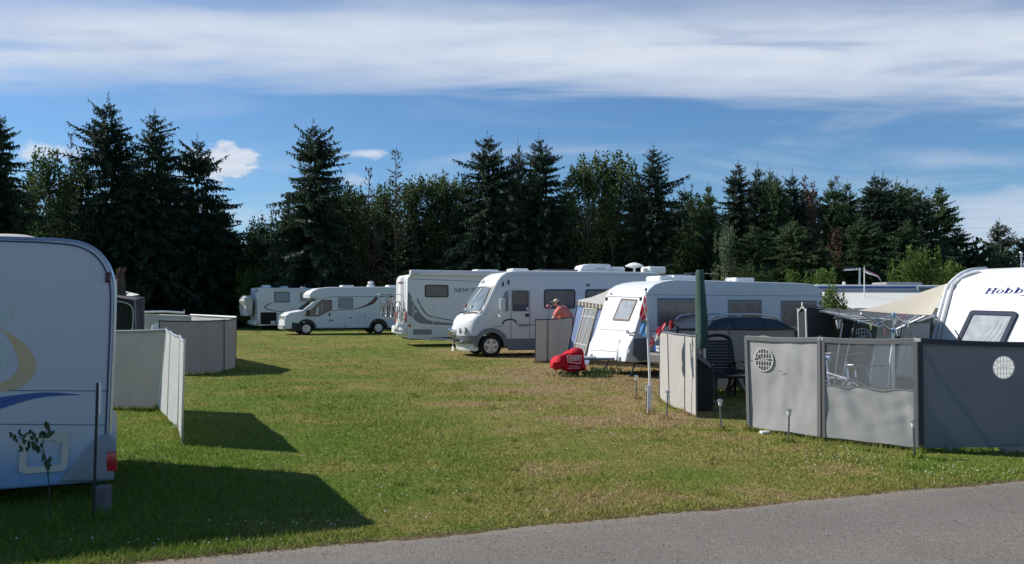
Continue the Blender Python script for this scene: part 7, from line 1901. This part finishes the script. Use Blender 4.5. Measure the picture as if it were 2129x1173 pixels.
# ---------------------------------------------------------------- grey windbreak in front, with round net vents and a clear window
def grey_holes(fe, to):
    out = {}
    for i, (x, y), r in ((0, (1588, 748), 0.152), (2, (2086, 764), 0.14)):
        k0 = fe[i] + (to[i] - fe[i]) * 0.05 / 1.3; k1 = fe[i + 1] + (to[i + 1] - fe[i + 1]) * 0.05 / 1.3
        out[i] = (Plane(k0, k1 - k0, to[i] - k0).px(x, y), r)
    return out
def grey_windbreak():
    fe, to = feet_tops([(1555, 894), (1708, 917), (1911, 940)], [(1549, 699), (1707, 702.5), (1908, 704.5)])
    f3 = Vector(((2210 - CX) / FPX * 10.15, 10.15, 0)); fe.append(f3); to.append(at(2210, 713, 10.15))
    t, P = windbreak('windbreak', 'big grey windbreak with a clear window and round net vents in front on the right', to, fe, [M['ws_grey'], M['ws_grey'], M['ws_grey_shade']], GW, M['binding_dk'], M['binding'], 0.030, 0.05, 51, 0.05, 0.017, 44, 38, skip=(1,), holes=grey_holes(fe, to))
    pan = [o for o in bpy.data.objects if o.parent == t and o.name.startswith('panel')]
    for o in bpy.data.objects:
        if o.parent in pan and o.name.startswith('binding') and o.parent == pan[1]: o.data.materials[0] = M['binding_dk']
    # window panel
    _, k0, k1, b1, b0 = P[1]
    def L(f, a, b): return a + (b - a) * f
    s0 = L(0.525, k0, b0); s1 = L(0.525, k1, b1)          # sill
    WR61 = wrinkle(61, 0.010)
    def folds(u, v):
        return (0.017 + 0.016 * mnoise.noise(Vector((u * 3, v * 2, 4)))) * math.sin(17 * u - 6 * (1 - v) + 3.5 * mnoise.noise(Vector((u * 3.1, v * 1.2, 1)))) * (0.2 + 0.8 * v ** 0.8) * min(1, 8 * u) * min(1, 8 * (1 - u)) * min(1, 9 * (1 - v) + 0.25) + WR61(u, v)
    p = MB().sheet(k0, k1, s1, s0, 48, 18, folds, lambda u, v: (0, 0, 0.012 * (1 - v) ** 3 * mnoise.noise(Vector((u * 4, 7.7, 0.3))))).build('panel', M['ws_grey'], t, 60, recalc=False)
    d = (k1 - k0).normalized(); n = (k1 - k0).cross(b0 - k0).normalized()
    e = MB(); ew = 0.05
    for sg in (-1, 1):
        o_ = n * 0.012 * sg
        E_ = edge_pts(b0, b1, 0.018)
        for p_, q_ in zip(E_, E_[1:]): e.poly([p_ + o_, q_ + o_, q_ - Z * 0.055 + o_, p_ - Z * 0.055 + o_])
        e.poly([k0 + o_, k0 + d * ew + o_, b0 + d * ew - Z * 0.05 + o_, b0 - Z * 0.05 + o_]); e.poly([k1 + o_, k1 - d * ew + o_, b1 - d * ew - Z * 0.05 + o_, b1 - Z * 0.05 + o_])
        e.poly([s0 + o_, s1 + o_, s1 + Z * 0.012 + o_, s0 + Z * 0.012 + o_])
    e.tube(edge_pts(b0, b1, 0.018), 0.013, 6); e.build('binding', M['binding'], p, None)
    MB().sheet(s0 + d * 0.045, s1 - d * 0.045, b1 - d * 0.045 - Z * 0.05, b0 + d * 0.045 - Z * 0.05, 16, 8, wrinkle(62, 0.006)).build('clear_window', M['foil'], t, 60)
    for i in (1, 2):
        MB().obox(to[i] - Z * 0.012, d * 0.036, n * 0.016, Z * 0.022).build('corner_cap', M['awn_ltgrey'], t)
    # vents
    pl0 = Plane(fe[0], fe[1] - fe[0], to[0] - fe[0]); c0 = pl0.px(1588, 748)
    if pl0.n.y > 0: pl0.n = -pl0.n
    net_vent(t, pl0, c0, 0.163, None, M['vent_white'], clear_mat('dark_net', (0.03, 0.033, 0.04), 0.88, 0.8), dark=True, h=0.003)  # net darkened to stand for the shaded space behind it
    pl2 = Plane(fe[2], fe[3] - fe[2], to[2] - fe[2]); c2 = pl2.px(2086, 764)
    if pl2.n.y > 0: pl2.n = -pl2.n
    net_vent(t, pl2, c2, 0.145, None, M['awn_ltgrey'], mat('white_net', (0.92, 0.92, 0.90), 0.9, transl=0.9, spec=0.0), dark=False, h=0.003)  # net whitened to stand for the sunlit caravan seen through it
    # stitched tear and peg loops
    for (x, y, w) in ((1624, 771, 10), (1557, 744, 8)):
        q = pl0.px(x, y); MB().tube([pl0.p(q[0] - w * 0.004, q[1], 0.02), pl0.p(q[0], q[1] - 0.008, 0.022), pl0.p(q[0] + w * 0.004, q[1], 0.02)], 0.004, 4).build('stitched_tear', M['binding_dk'], t)
    return fe, to
GF, GT = grey_windbreak()
for (px, py, w, lab) in ((2104, 938, 0.26, 'pinkish grey brick holding down the grey windbreak, larger of two'), (1978, 936, 0.14, 'small flat brick holding down the grey windbreak')):
    q = gp(px, py + 2)
    o = MB().rbox(q + Z * 0.035, (w / 2, 0.02, 0), (-0.01, 0.055, 0), (0, 0, 0.035), 0.006).build('brick', mat('weathered_brick', (0.36, 0.29, 0.25), 0.95, vary=0.2, vscale=12, bump=0.4), None)
    tag(o, lab, 'brick', 'bricks weighting the grey windbreak')
o = MB().rbox(gp(1591, 902) + Z * 0.02, (0.07, 0.02, 0), (-0.01, 0.04, 0), (0, 0, 0.018), 0.01).build('ground_peg_box', M['plastic'], None)
tag(o, 'small white plastic piece lying under the grey windbreak', 'plastic piece')

# ---------------------------------------------------------------- dark awning of the right caravan
def right_awning():
    fr = FR6; W = 2.3
    t = thing('awning', at(1850, 800, 14.6), 'charcoal and cream awning of the right caravan with lanterns and a net vent', 'awning'); t.location.z = 0
    # cream roof from the caravan rail down to the outer eave
    R0, R1, R2 = at(1988, 580, 15.1), at(1962, 602, 14.55), at(1937, 655, 14.25)
    E0, E1 = at(1792, 649.5, 15.6), at(1783, 646, 17.5)
    top = [at(1992, 578, 15.3), at(1968, 590, 15.9), at(1920, 606, 16.3), at(1868, 624, 16.8), at(1826, 637, 17.2), at(1785, 645, 17.5)]
    bot = [R2, at(1915, 654.5, 14.6), at(1885, 653.5, 14.9), at(1850, 652, 15.2), at(1820, 650.5, 15.4), E0]
    mid = [at(1964, 604, 14.75), at(1945, 622, 15.2), at(1905, 632, 15.6), at(1860, 640, 16.0), at(1822, 645, 16.3), at(1788, 648, 16.6)]
    n = 6
    MB().add(top + mid + bot, [(r * n + i, r * n + i + 1, (r + 1) * n + i + 1, (r + 1) * n + i) for r in range(2) for i in range(n - 1)]).build('cream_roof', M['awn_cream'], t, 80)
    # charcoal fore roof
    fb = [at(1722, 641, 15.2), at(1760, 644, 15.3), at(1795, 646.5, 15.4), at(1850, 651, 15.1), at(1900, 654, 14.6), at(1944, 657, 14.2)]
    ff = [at(1706, 648, 14.0), at(1765, 656, 13.9), at(1800, 660, 13.8), at(1850, 664.5, 13.7), at(1880, 668, 13.6), at(1912, 668, 13.6)]
    MB().add(fb + ff, [(i, i + 1, 7 + i, 6 + i) for i in range(5)]).build('charcoal_roof', M['awn_char'], t, 80)
    MB().tube(ff + [at(1943, 656, 14.0)], 0.012, 6).build('eave_rail', M['plastic'], t)
    # left dark wing with peak and two pale poles
    MB().sheet(at(1675, 800, 13.7), at(1742, 800, 14.8), at(1766, 656, 14.6), at(1678, 641, 13.7), 8, 8, wrinkle(71, 0.02)).build('side_wall', M['awn_dark'], t, 60)
    MB().sheet(at(1672, 800, 14.9), at(1740, 800, 15.3), at(1762, 648, 15.3), at(1680, 640, 14.9), 6, 6, wrinkle(72, 0.02)).build('back_wall', M['awn_dark'], t, 60)
    MB().poly([at(1661, 800, 13.9), at(1676, 800, 13.7), at(1676, 646, 13.7), at(1668, 640, 13.8), at(1661, 648, 13.9)]).build('wing_end', M['awn_dark'], t, None)
    MB().poly([at(1660, 641, 13.95), at(1668, 632, 13.8), at(1677, 640, 13.7), at(1722, 641, 15.2), at(1672, 636, 15.0)]).build('wing_roof', M['awn_char'], t, None)
    pm = MB()
    for P_ in ([(1659, 641, 13.95), (1661, 700, 13.95), (1664, 812, 13.95)], [(1675, 642, 13.68), (1677, 700, 13.68), (1678, 812, 13.68)], [(1660, 648, 13.9), (1668, 638, 13.75), (1676, 646, 13.66)], [(1668, 640, 13.7), (1668, 628, 13.7)],
               [(1706, 648, 13.95), (1765, 656, 13.85)]):
        pm.tube([at(*q) for q in P_], 0.013, 6)
    pm.build('wing_frame', M['plastic'], t)
    # front wall cloths
    def wall(x0, x1, y0, y1, m, nm, D0, D1, b0=None, b1=None, seed=1, amp=0.012):
        b0 = x0 if b0 is None else b0; b1 = x1 if b1 is None else b1
        return MB().sheet(at(b0, 830, D0), at(b1, 830, D1), at(x1, y1, D1), at(x0, y0, D0), 8, 10, wrinkle(seed, amp)).build(nm, m, t, 60, recalc=False)
    wall(1765, 1828, 662, 664, M['awn_grey'], 'front_wall', 14.4, 14.1, 1728, 1800, 73)
    wall(1828, 1862, 664, 667, M['awn_ltgrey'], 'front_wall', 14.05, 13.95, 1795, 1850, 74)
    wall(1862, 1940, 666, 658, M['awn_grey'], 'front_wall', 14.0, 14.3, 1846, 1955, 75)
    # window cloth with milky foil and bushy reflection-like print of curtains
    Pw = Plane(at(1862, 800, 13.9), at(1955, 800, 14.1) - at(1862, 800, 13.9), Z)
    if Pw.n.y > 0: Pw.n = -Pw.n
    wn = MB().prism([Pw.p(*Pw.px(*q), 0.03) for q in ((1860, 776), (1930, 787), (1930, 672), (1874, 672))], Pw.n * 0.005).build('awning_window', M['foil_grey'], t, None)
    for (pts, w0) in (([(1880, 690), (1872, 730), (1864, 770)], [0.06, 0.10, 0.04]), ([(1895, 690), (1884, 730), (1870, 765)], [0.03, 0.06, 0.02]), ([(1918, 700), (1922, 740), (1926, 780)], [0.05, 0.06, 0.07])):
        stroke(t, Pw, [Pw.px(*q) for q in pts], w0, M['awn_ltgrey'], 'net_curtain', 0.042, smooth_n=4)
    for dy in (0, 4): stroke(t, Pw, [Pw.px(1858, 776 + dy), Pw.px(1905, 784 + dy), Pw.px(1940, 790 + dy)], 0.014, M['flag_white'], 'hem_stripe', 0.045)
    po = MB()
    for P_ in ([(1752, 672, 13.9), (1747, 700, 13.9), (1738, 760, 13.9), (1733, 815, 13.9)], [(1768, 700, 13.95), (1757, 755, 13.95), (1750, 800, 13.95)], [(1862, 668, 13.6), (1859, 700, 13.6), (1852, 735, 13.6), (1845, 812, 13.6)], [(1818, 735, 13.7), (1811, 770, 13.7), (1806, 810, 13.7)]):
        po.tube([at(*q) for q in P_], 0.012, 6)
    po.build('awning_pole', M['plastic'], t)
    MB().sheet(at(1752, 800, 14.0), at(1770, 800, 14.0), at(1776, 662, 14.0), at(1757, 660, 14.0), 4, 6, wrinkle(76, 0.02)).build('rolled_door', M['awn_dark'], t, 60)
    # net vent on the wall
    Pv = Plane(at(1780, 800, 13.9), at(1830, 800, 13.8) - at(1780, 800, 13.9), Z)
    if Pv.n.y > 0: Pv.n = -Pv.n
    net_vent(t, Pv, Pv.px(1791, 701), 0.15, None, M['vent_white'], M['vent_dark'], dark=True, h=0.05)
    q = at(1775, 692, 13.7); MB().ball(q, (0.04, 0.04, 0.09), 10, 8).tube([q, q + Z * 0.2], 0.006, 4).build('hanging_bag', M['dark'], t)
    # lanterns
    for (px, py, lab) in ((1744, 660, 'black lantern with frosted glass hanging before the dark awning wing'), (1868, 676, 'black lantern with frosted glass hanging before the grey awning window')):
        c = at(px, py + 10, 13.35); s = 0.085
        l = thing('lantern', c, lab, 'lantern', 'lanterns hanging from the awning')
        MB().lathe(c, Z, [(-0.10, 0.030), (0.05, 0.062)], 6).build('lamp_glass', M['lantern_glass'], l, None)
        MB().lathe(c, Z, [(0.05, 0.085), (0.06, 0.10), (0.095, 0.05), (0.13, 0.02), (0.16, 0.012), (0.16, 0)], 6).build('lamp_cap', M['dark'], l, None)
        MB().lathe(c, Z, [(-0.155, 0), (-0.15, 0.012), (-0.12, 0.03), (-0.10, 0.034)], 6).build('lamp_tip', M['dark'], l, None)
        fm = MB()
        for k in range(6):
            a = math.pi * 2 * (k + 0.0) / 6; d = Vector((math.cos(a), math.sin(a), 0)); fm.tube([c + d * 0.032 - Z * 0.10, c + d * 0.066 + Z * 0.05], 0.006, 4)
        fm.tube([c + Z * 0.15, c + Z * 0.19, c + Vector((0, 0.25, 0.22))], 0.008, 5); fm.build('lamp_frame', M['dark'], l)
right_awning()

# ---------------------------------------------------------------- rotary clothes dryer
def dryer():
    D = 12.6; b = at(1858, 840, D); b.z = 0
    t = thing('rotary_dryer', b, 'rotary clothes dryer with pale arms and blue hubs behind the clear window', 'clothes dryer')
    lo = at(1857, 688, D); hi = at(1858, 655, D)
    MB().tube([b, lo + Z * 0.02], 0.022, 8).build('pole', M['alu'], t)
    MB().tube([lo, hi], 0.013, 6).build('upper_pole', M['alu'], t)
    MB().lathe(lo, Z, [(-0.03, 0.03), (0.03, 0.036), (0.04, 0.02)], 10).lathe(hi, Z, [(-0.04, 0.024), (0.0, 0.03), (0.03, 0.02), (0.04, 0)], 10).build('hub', M['ltblue'], t)
    tips = [at(1704, 646.5, D - 0.35), at(1868, 657.5, D + 1.15), at(1924, 656, D - 0.25), at(1800, 655, D - 1.1)]
    tips = [at(1704, 646.5, D + 0.1), at(1905, 656.5, D + 0.95), at(1924, 657, D - 0.45), at(1790, 652, D - 0.55)]
    ang = sorted(tips, key=lambda q: math.atan2(q.y - D, q.x - lo.x))
    for q in ang:
        MB().tube([lo, q], 0.012, 6).build('arm', M['alu'], t)
        m_ = lo + (q - lo) * 0.45; MB().tube([hi, m_], 0.008, 5).build('stay', M['alu'], t)
        MB().rbox(m_, (0.03, 0, 0), (0, 0.02, 0), (0, 0, 0.02), 0.006).build('joint', M['ltblue'], t)
    for k in range(4):
        a, c = ang[k], ang[(k + 1) % 4]; mb = MB()
        for f in np.linspace(0.28, 0.98, 8):
            p, r = lo + (a - lo) * f, lo + (c - lo) * f
            mb.tube([p + Z * 0.012, (p + r) / 2 - Z * 0.012, r + Z * 0.012], 0.0028, 4)
        mb.build('washing_line', M['line'], t)['kind'] = 'stuff'
    gp_ = 'clothes pegs on the rotary dryer'
    def peg(px, py, dd, m, lab):
        c = at(px, py, D + dd); o = MB()
        for s in (-1, 1): o.obox(c + Vector((0.008 * s, 0, 0)), (0.004 + 0.0 * s, 0, 0.0), (0, 0.006, 0), (0.012 * s, 0, 0.05))
        tag(o.build('clothes_peg', m, None, None), lab, 'peg', gp_)
    peg(1875, 661, -0.2, M['pink'], 'pink clothes peg on the dryer arm, left of two pink ones'); peg(1882, 659, -0.2, M['pink'], 'pink clothes peg on the dryer arm, right of two pink ones')
    peg(1811, 679, -0.3, M['lime'], 'lime green clothes peg hanging from the dryer line'); peg(1841, 689, -0.3, M['pink'], 'pale pink clothes peg low beside the blue dryer hub')
    peg(1889, 673, -0.3, M['plastic'], 'white clothes peg hanging below the dryer arm')
dryer()
bicycle(Vector((at(1748, 800, 12.35).x, 12.6, 0)), (0.12, -1, 0), Z, 'bicycle with pale frame seen head on through the clear window', 'bicycles behind the clear window', M['alu'], M['awn_blue'], 1.0, guards=False)
bicycle(Vector((at(1806, 800, 12.2).x, 12.5, 0)), (-0.05, -1, 0), Z, 'dark bicycle behind the clear window, its handlebar beside the dryer pole', 'bicycles behind the clear window', M['dark'], M['dark'], 0.84, guards=False)
def wheelbarrow_chair():
    q = at(1722, 800, 12.6); q.z = 0
    resin_chair(q, (0.4, -0.9, 0), 'grey chair with a rounded back seen dimly at the left of the clear window', M['steel'], 0.92, w=0.5)
wheelbarrow_chair()

# shrub between the caravans
def shrub(name, px, py_top, D, halfpx, key, label, cat='shrub'):
    tree(name, key, px, py_top, D, halfpx, label, None, cat)
shrub('shrub', 1730, 596, 19.6, 40, 'lb2', 'yellow green shrub between the middle caravan and the dark awning')
# low weeds under the middle caravan front
R9 = np.random.default_rng(12); B = []; Tt = []; Wd = []
for (px, py, sx, n) in ((1225, 783, 40, 260), (1255, 778, 30, 200), (1180, 783, 22, 60), (537, 690, 5, 40), (692, 690, 40, 60)):
    for _ in range(n):
        q = gp(px + R9.normal() * sx * 0.6, py + R9.normal() * 3.0); h = R9.uniform(0.05, 0.20)
        d = np.array([R9.normal() * 0.35, R9.normal() * 0.35, 1.0]); d /= np.linalg.norm(d)
        B.append(np.array(q)); Tt.append(np.array(q) + d * h); w = np.cross(d, R9.normal(size=3)); Wd.append(w / np.linalg.norm(w) * h * 0.10)
o = arrays_to_object('weeds', diamonds(np.array(B), np.array(Tt), np.array(Wd)), 4, CM['leaf'])
tag(o, 'tall uncut weeds under the caravan drawbar and the parked motorhomes', 'weeds', kind='stuff')

# ---------------------------------------------------------------- flagpole with flags
def flagpole():
    b = gp(1350, 861); D = b.y
    t = thing('flagpole', b, 'leaning white flagpole with a flat board foot, flags tied along it', 'flagpole')
    MB().tube([at(1351.5, 803, D), at(1348, 720, D), at(1343, 604, D)], [0.020, 0.019, 0.014], 8).build('pole', M['plastic'], t)
    MB().obox((at(1349.5, 860, D) + at(1351, 802, D)) / 2, (0.032, 0, 0), (0.0, 0.012, 0), (at(1351, 802, D) - at(1349.5, 860, D)) / 2).build('board_foot', M['plastic'], t)
    MB().ball(at(1343, 602, D), 0.022, 8, 6).build('finial', M['wood'], t)
    g = 'flags on the leaning flagpole'
    def flag(name, grid, colour_fn, label):
        """grid of photo points turned into a hanging cloth in front of the pole; rows from top"""
        r = thing(name, at(*grid[0][0], D), label, 'flag', g)
        ny, nx = len(grid) - 1, len(grid[0]) - 1
        cells = {}
        S_ = 5
        def P_(i, j):                                   # fine position
            fi, fj = i / S_, j / S_; a, c = min(int(fi), ny - 1), min(int(fj), nx - 1); u, v = fi - a, fj - c
            q = [(1 - u) * (1 - v) * grid[a][c][k] + u * (1 - v) * grid[a + 1][c][k] + (1 - u) * v * grid[a][c + 1][k] + u * v * grid[a + 1][c + 1][k] for k in (0, 1)]
            return at(q[0], q[1], D + 0.03 * math.sin(fj * 3.0 + fi * 1.7) - 0.02)
        for i in range(ny * S_):
            for j in range(nx * S_):
                cells.setdefault(colour_fn(i / (ny * S_), j / (nx * S_)), []).append((i, j))
        for nm, cs in cells.items():
            mb = MB()
            idx = {}
            def vid(i, j):
                if (i, j) not in idx: idx[(i, j)] = len(mb.v); mb.v.append(P_(i, j))
                return idx[(i, j)]
            for (i, j) in cs: mb.f.append((vid(i, j), vid(i, j + 1), vid(i + 1, j + 1), vid(i + 1, j)))
            mb.build({'flag_red': 'red_field', 'flag_white': 'white_cross', 'flag_blue': 'blue_field', 'flag_green': 'dark_field'}.get(nm, 'field'), M[nm], r, 80, recalc=False)
    def danish(v, u): return 'flag_white' if abs(v - 0.5) < 0.07 or abs(u - 0.40) < 0.07 else 'flag_red'
    # hangs down: the hoist runs along the pole, the fly droops
    flag('flag', [[(1343, 607), (1338, 620), (1333, 638), (1329, 655)], [(1344, 625), (1341, 638), (1338, 650), (1332, 662)], [(1345, 645), (1344, 655), (1341, 662), (1336, 668)]], danish, 'red flag with a white cross drooping at the top of the leaning pole')
    def blue(v, u): return 'flag_white' if 0.72 < u < 0.82 else ('flag_green' if u >= 0.82 or v < 0.12 else 'flag_blue')
    flag('flag', [[(1333, 667), (1338, 664), (1346, 666)], [(1331, 680), (1337, 684), (1346, 684)], [(1329, 694), (1337, 699), (1347, 702)]], blue, 'blue and dark flag hanging below the upper red flag')
    flag('flag', [[(1350, 715), (1356, 700), (1366, 684), (1384, 670)], [(1350.5, 713), (1360, 704), (1370, 690), (1384, 674)], [(1351, 720), (1361, 712), (1374, 694), (1384, 677)]], danish, 'red flag with a white cross blowing to the right of the leaning pole')
flagpole()
def pennant():
    D = 27.0; b = Vector((at(1797, 590, D).x, D, 0))
    t = thing('flagpole', b, 'slim white pole with a pink and white streamer above the far caravan', 'flagpole')
    MB().tube([b, at(1797, 555, D)], 0.016, 6).build('pole', M['plastic'], t)
    pts = [(1798, 564), (1808, 568), (1818, 571), (1826, 575), (1830, 583), (1831, 592)]
    U = [at(*q, D) for q in pts]; w = [0.16, 0.13, 0.11, 0.09, 0.07, 0.04]
    n = len(U)
    for nm, m_, a, c in (('pink_stripe', M['pink'], 0.5, 0.1), ('white_stripe', M['flag_white'], 0.1, -0.3)):
        MB().add([q + Vector((0, 0.05 * math.sin(i), w_ * a)) for i, (q, w_) in enumerate(zip(U, w))] + [q + Vector((0, 0.05 * math.sin(i), w_ * c)) for i, (q, w_) in enumerate(zip(U, w))], [(i, i + 1, n + i + 1, n + i) for i in range(n - 1)]).build(nm, m_, t, 80)
pennant()

# ---------------------------------------------------------------- solar lamps
def solar_lamps():
    first = None
    spots = [((1323, 830), 780, 'solar lamp stake furthest back, left of the flagpole'), ((1344, 855), 801, 'solar lamp stake right beside the foot of the leaning flagpole'), ((1386, 872), 812, 'solar lamp stake in front of the greige windbreak panel'),
             ((1499, 895), 830, 'solar lamp stake in the open gap before the dark recliner'), ((1639, 919), 849, 'solar lamp stake in front of the grey windbreak vent panel'), ((1901, 951), 872, 'nearest solar lamp stake, at the corner post of the grey windbreak')]
    for i, (f, ty, lab) in enumerate(spots):
        b = gp(*f); H = (EH - (ty - HY) / FPX * b.y)
        if first is None:
            h = H; first = t = thing('solar_lamp', b, lab, 'garden lamp', 'solar lamps along the pitch edge')
            MB().tube([b - Z * 0.02, b + Z * (h - 0.10)], 0.012, 8).build('stake', M['steel'], t)
            MB().lathe(b + Z * (h - 0.10), Z, [(0, 0.016), (0.01, 0.024), (0.065, 0.030), (0.07, 0.030)], 10).build('lamp_glass', M['lantern_glass'], t)
            MB().lathe(b + Z * (h - 0.03), Z, [(0, 0.040), (0.015, 0.040), (0.03, 0.018), (0.03, 0)], 10).build('lamp_cap', M['alu'], t)
            H0 = H
        else:
            o = copy_tree(first); o.location = b; o.scale = (1, 1, H / H0); o['label'] = lab; o.rotation_euler = (TR.uniform(-0.03, 0.03), TR.uniform(-0.04, 0.04), TR.uniform(0, 6))
solar_lamps()

# ---------------------------------------------------------------- left foreground: stake, block, sapling
q = gp(194, 1082); o = thing('marker_stake', q, 'thin black stake with a white strip in front of the left camper', 'stake')
MB().tube([q, at(203, 796, q.y)], 0.011, 6).build('stake', M['dark'], o)
MB().obox((at(207.5, 862, q.y) + at(208, 795, q.y)) / 2, (0.007, 0, 0), (0, 0.006, 0), (at(208, 795, q.y) - at(207.5, 862, q.y)) / 2).build('white_strip', M['plastic'], o)
q = gp(214, 1064)
tag(MB().rbox(q + Z * 0.11, (0.055, 0, 0), (0, 0.06, 0), (0, 0, 0.11), 0.01).build('concrete_block', M['concrete'], None), 'upright concrete block under the rear corner of the left camper', 'block')
def sapling():
    b = gp(104, 1092); D = b.y
    t = thing('sapling', b, 'young sapling with dark leaves in front of the left camper hatch', 'sapling')
    m = MB().tube([b, at(102, 1010, D), at(96, 960, D), at(82, 930, D), at(60, 918, D - 0.05), at(20, 902, D - 0.1)], [0.005, 0.0045, 0.004, 0.0035, 0.003, 0.002], 6)
    m.tube([at(96, 960, D), at(88, 925, D + 0.03), at(98, 890, D + 0.05), at(99, 880, D + 0.05)], [0.005, 0.004, 0.003, 0.002], 5).build('trunk', M['bark'], t)
    rr = random.Random(5)
    spots = [(22, 902), (30, 910), (40, 898), (52, 906), (62, 899), (66, 911), (50, 918), (60, 924), (76, 915), (44, 932), (56, 935), (70, 928), (78, 934), (86, 926), (98, 886), (102, 896), (92, 903), (84, 905), (104, 903), (94, 962), (99, 970), (90, 954), (102, 958), (100, 985)]
    spots += [(x + rr.uniform(-7, 7), y + rr.uniform(-7, 7)) for x, y in spots[:22]]
    base = None
    for i, (x, y) in enumerate(spots):
        c = at(x, y, D - 0.05 + rr.uniform(-0.06, 0.06)); L_ = rr.uniform(0.022, 0.046) if i < 24 else rr.uniform(0.014, 0.028); a = rr.uniform(-0.9, 0.9); nrm = Vector((rr.uniform(-.5, .5), -1, rr.uniform(-.3, .6))).normalized()
        d = Vector((math.sin(a), 0, -math.cos(a) if i % 3 else math.cos(a))); d = (d - nrm * d.dot(nrm)).normalized(); w = d.cross(nrm)
        pts = [c - d * L_, c - d * L_ * 0.4 + w * L_ * 0.42, c + d * L_ * 0.3 + w * L_ * 0.40, c + d * L_, c + d * L_ * 0.3 - w * L_ * 0.40, c - d * L_ * 0.4 - w * L_ * 0.42]
        ctr = c - nrm * 0.006
        MB().add(pts + [ctr], [(k, (k + 1) % 6, 6) for k in range(6)]).build('leaf', mat('sapling_leaf', (0.03, 0.065, 0.022), 0.5, transl=0.2) if base is None else base, t, 60)
        base = bpy.data.materials['sapling_leaf']
sapling()

# ---------------------------------------------------------------- longer tufts round posts and canvas, loose grit on the lane edge
def tufts():
    R = np.random.default_rng(21); P = []
    for a, b in BASE:
        L = (b - a).length
        for _ in range(int(L * 150)):
            f = R.random(); q = a + (b - a) * f; P.append((q.x + R.normal() * 0.05, q.y + R.normal() * 0.05, 0.7))
        for _ in range(60): P.append((a.x + R.normal() * 0.04, a.y + R.normal() * 0.04, 1.0))
    for o in bpy.data.objects:
        if o.get('category') in ('garden lamp', 'stake', 'flagpole', 'sapling', 'block', 'brick') and o.parent is None and o.location.y < 20:
            for _ in range(70): P.append((o.location.x + R.normal() * 0.05, o.location.y + R.normal() * 0.05, 1.0))
    for _ in range(160):                                # stray tussocks
        D = 5.8 * (20 / 5.8) ** R.random(); x = (R.random() * 2 - 1) * 0.62 * D
        if D < road_edge_y(x) + 0.1: continue
        s_ = R.uniform(0.03, 0.10)
        for _ in range(int(R.uniform(20, 60))): P.append((x + R.normal() * s_, D + R.normal() * s_, 0.62))
    P = np.array(P); P = P[P[:, 1] > ROAD_A.y + (P[:, 0] - ROAD_A.x) * ROAD_T.y / ROAD_T.x + 0.02]; n = len(P)
    h = R.uniform(0.04, 0.12, n) * P[:, 2]; w = 0.003 + 0.0004 * P[:, 1]; a = R.random(n) * 6.283; la = R.random(n) * 6.283; le = h * R.uniform(0.1, 0.8, n)
    V = np.zeros((n, 3, 3))
    V[:, 0, 0] = P[:, 0] - np.cos(a) * w; V[:, 0, 1] = P[:, 1] - np.sin(a) * w; V[:, 1, 0] = P[:, 0] + np.cos(a) * w; V[:, 1, 1] = P[:, 1] + np.sin(a) * w
    V[:, 2, 0] = P[:, 0] + np.cos(la) * le; V[:, 2, 1] = P[:, 1] + np.sin(la) * le; V[:, 2, 2] = h
    o = arrays_to_object('grass_tufts', V.reshape(-1, 3), 3, bpy.data.materials['grass_blades'])
    tag(o, 'longer grass tufts round the windbreak feet, posts and lamps', 'grass', kind='stuff')
tufts()
def grit():
    R = np.random.default_rng(22); m = MB()
    for _ in range(420):
        x = R.uniform(-3.2, 7.5); off = abs(R.normal()) * 0.16 + 0.02 if R.random() < 0.8 else R.uniform(0, 1.6)
        c = Vector((x, road_edge_y(x) - off, 0.006)); s = R.uniform(0.003, 0.009)
        v = [c + Vector((R.uniform(.6, 1.2) * s * a, R.uniform(.6, 1.2) * s * b, 0.6 * s * d)) for a, b, d in ((1, 0, 0), (0, 1, 0), (-1, 0, 0), (0, -1, 0), (0, 0, 1.3), (0, 0, -0.5))]
        m.add(v, [(0, 1, 4), (1, 2, 4), (2, 3, 4), (3, 0, 4), (1, 0, 5), (2, 1, 5), (3, 2, 5), (0, 3, 5)])
    o = m.build('loose_grit', mat('grit', (0.26, 0.235, 0.20), 0.95, vary=0.3, vscale=30), None, None, recalc=False)
    tag(o, 'loose grit scattered along the edge of the asphalt lane', 'grit', kind='stuff')
grit()
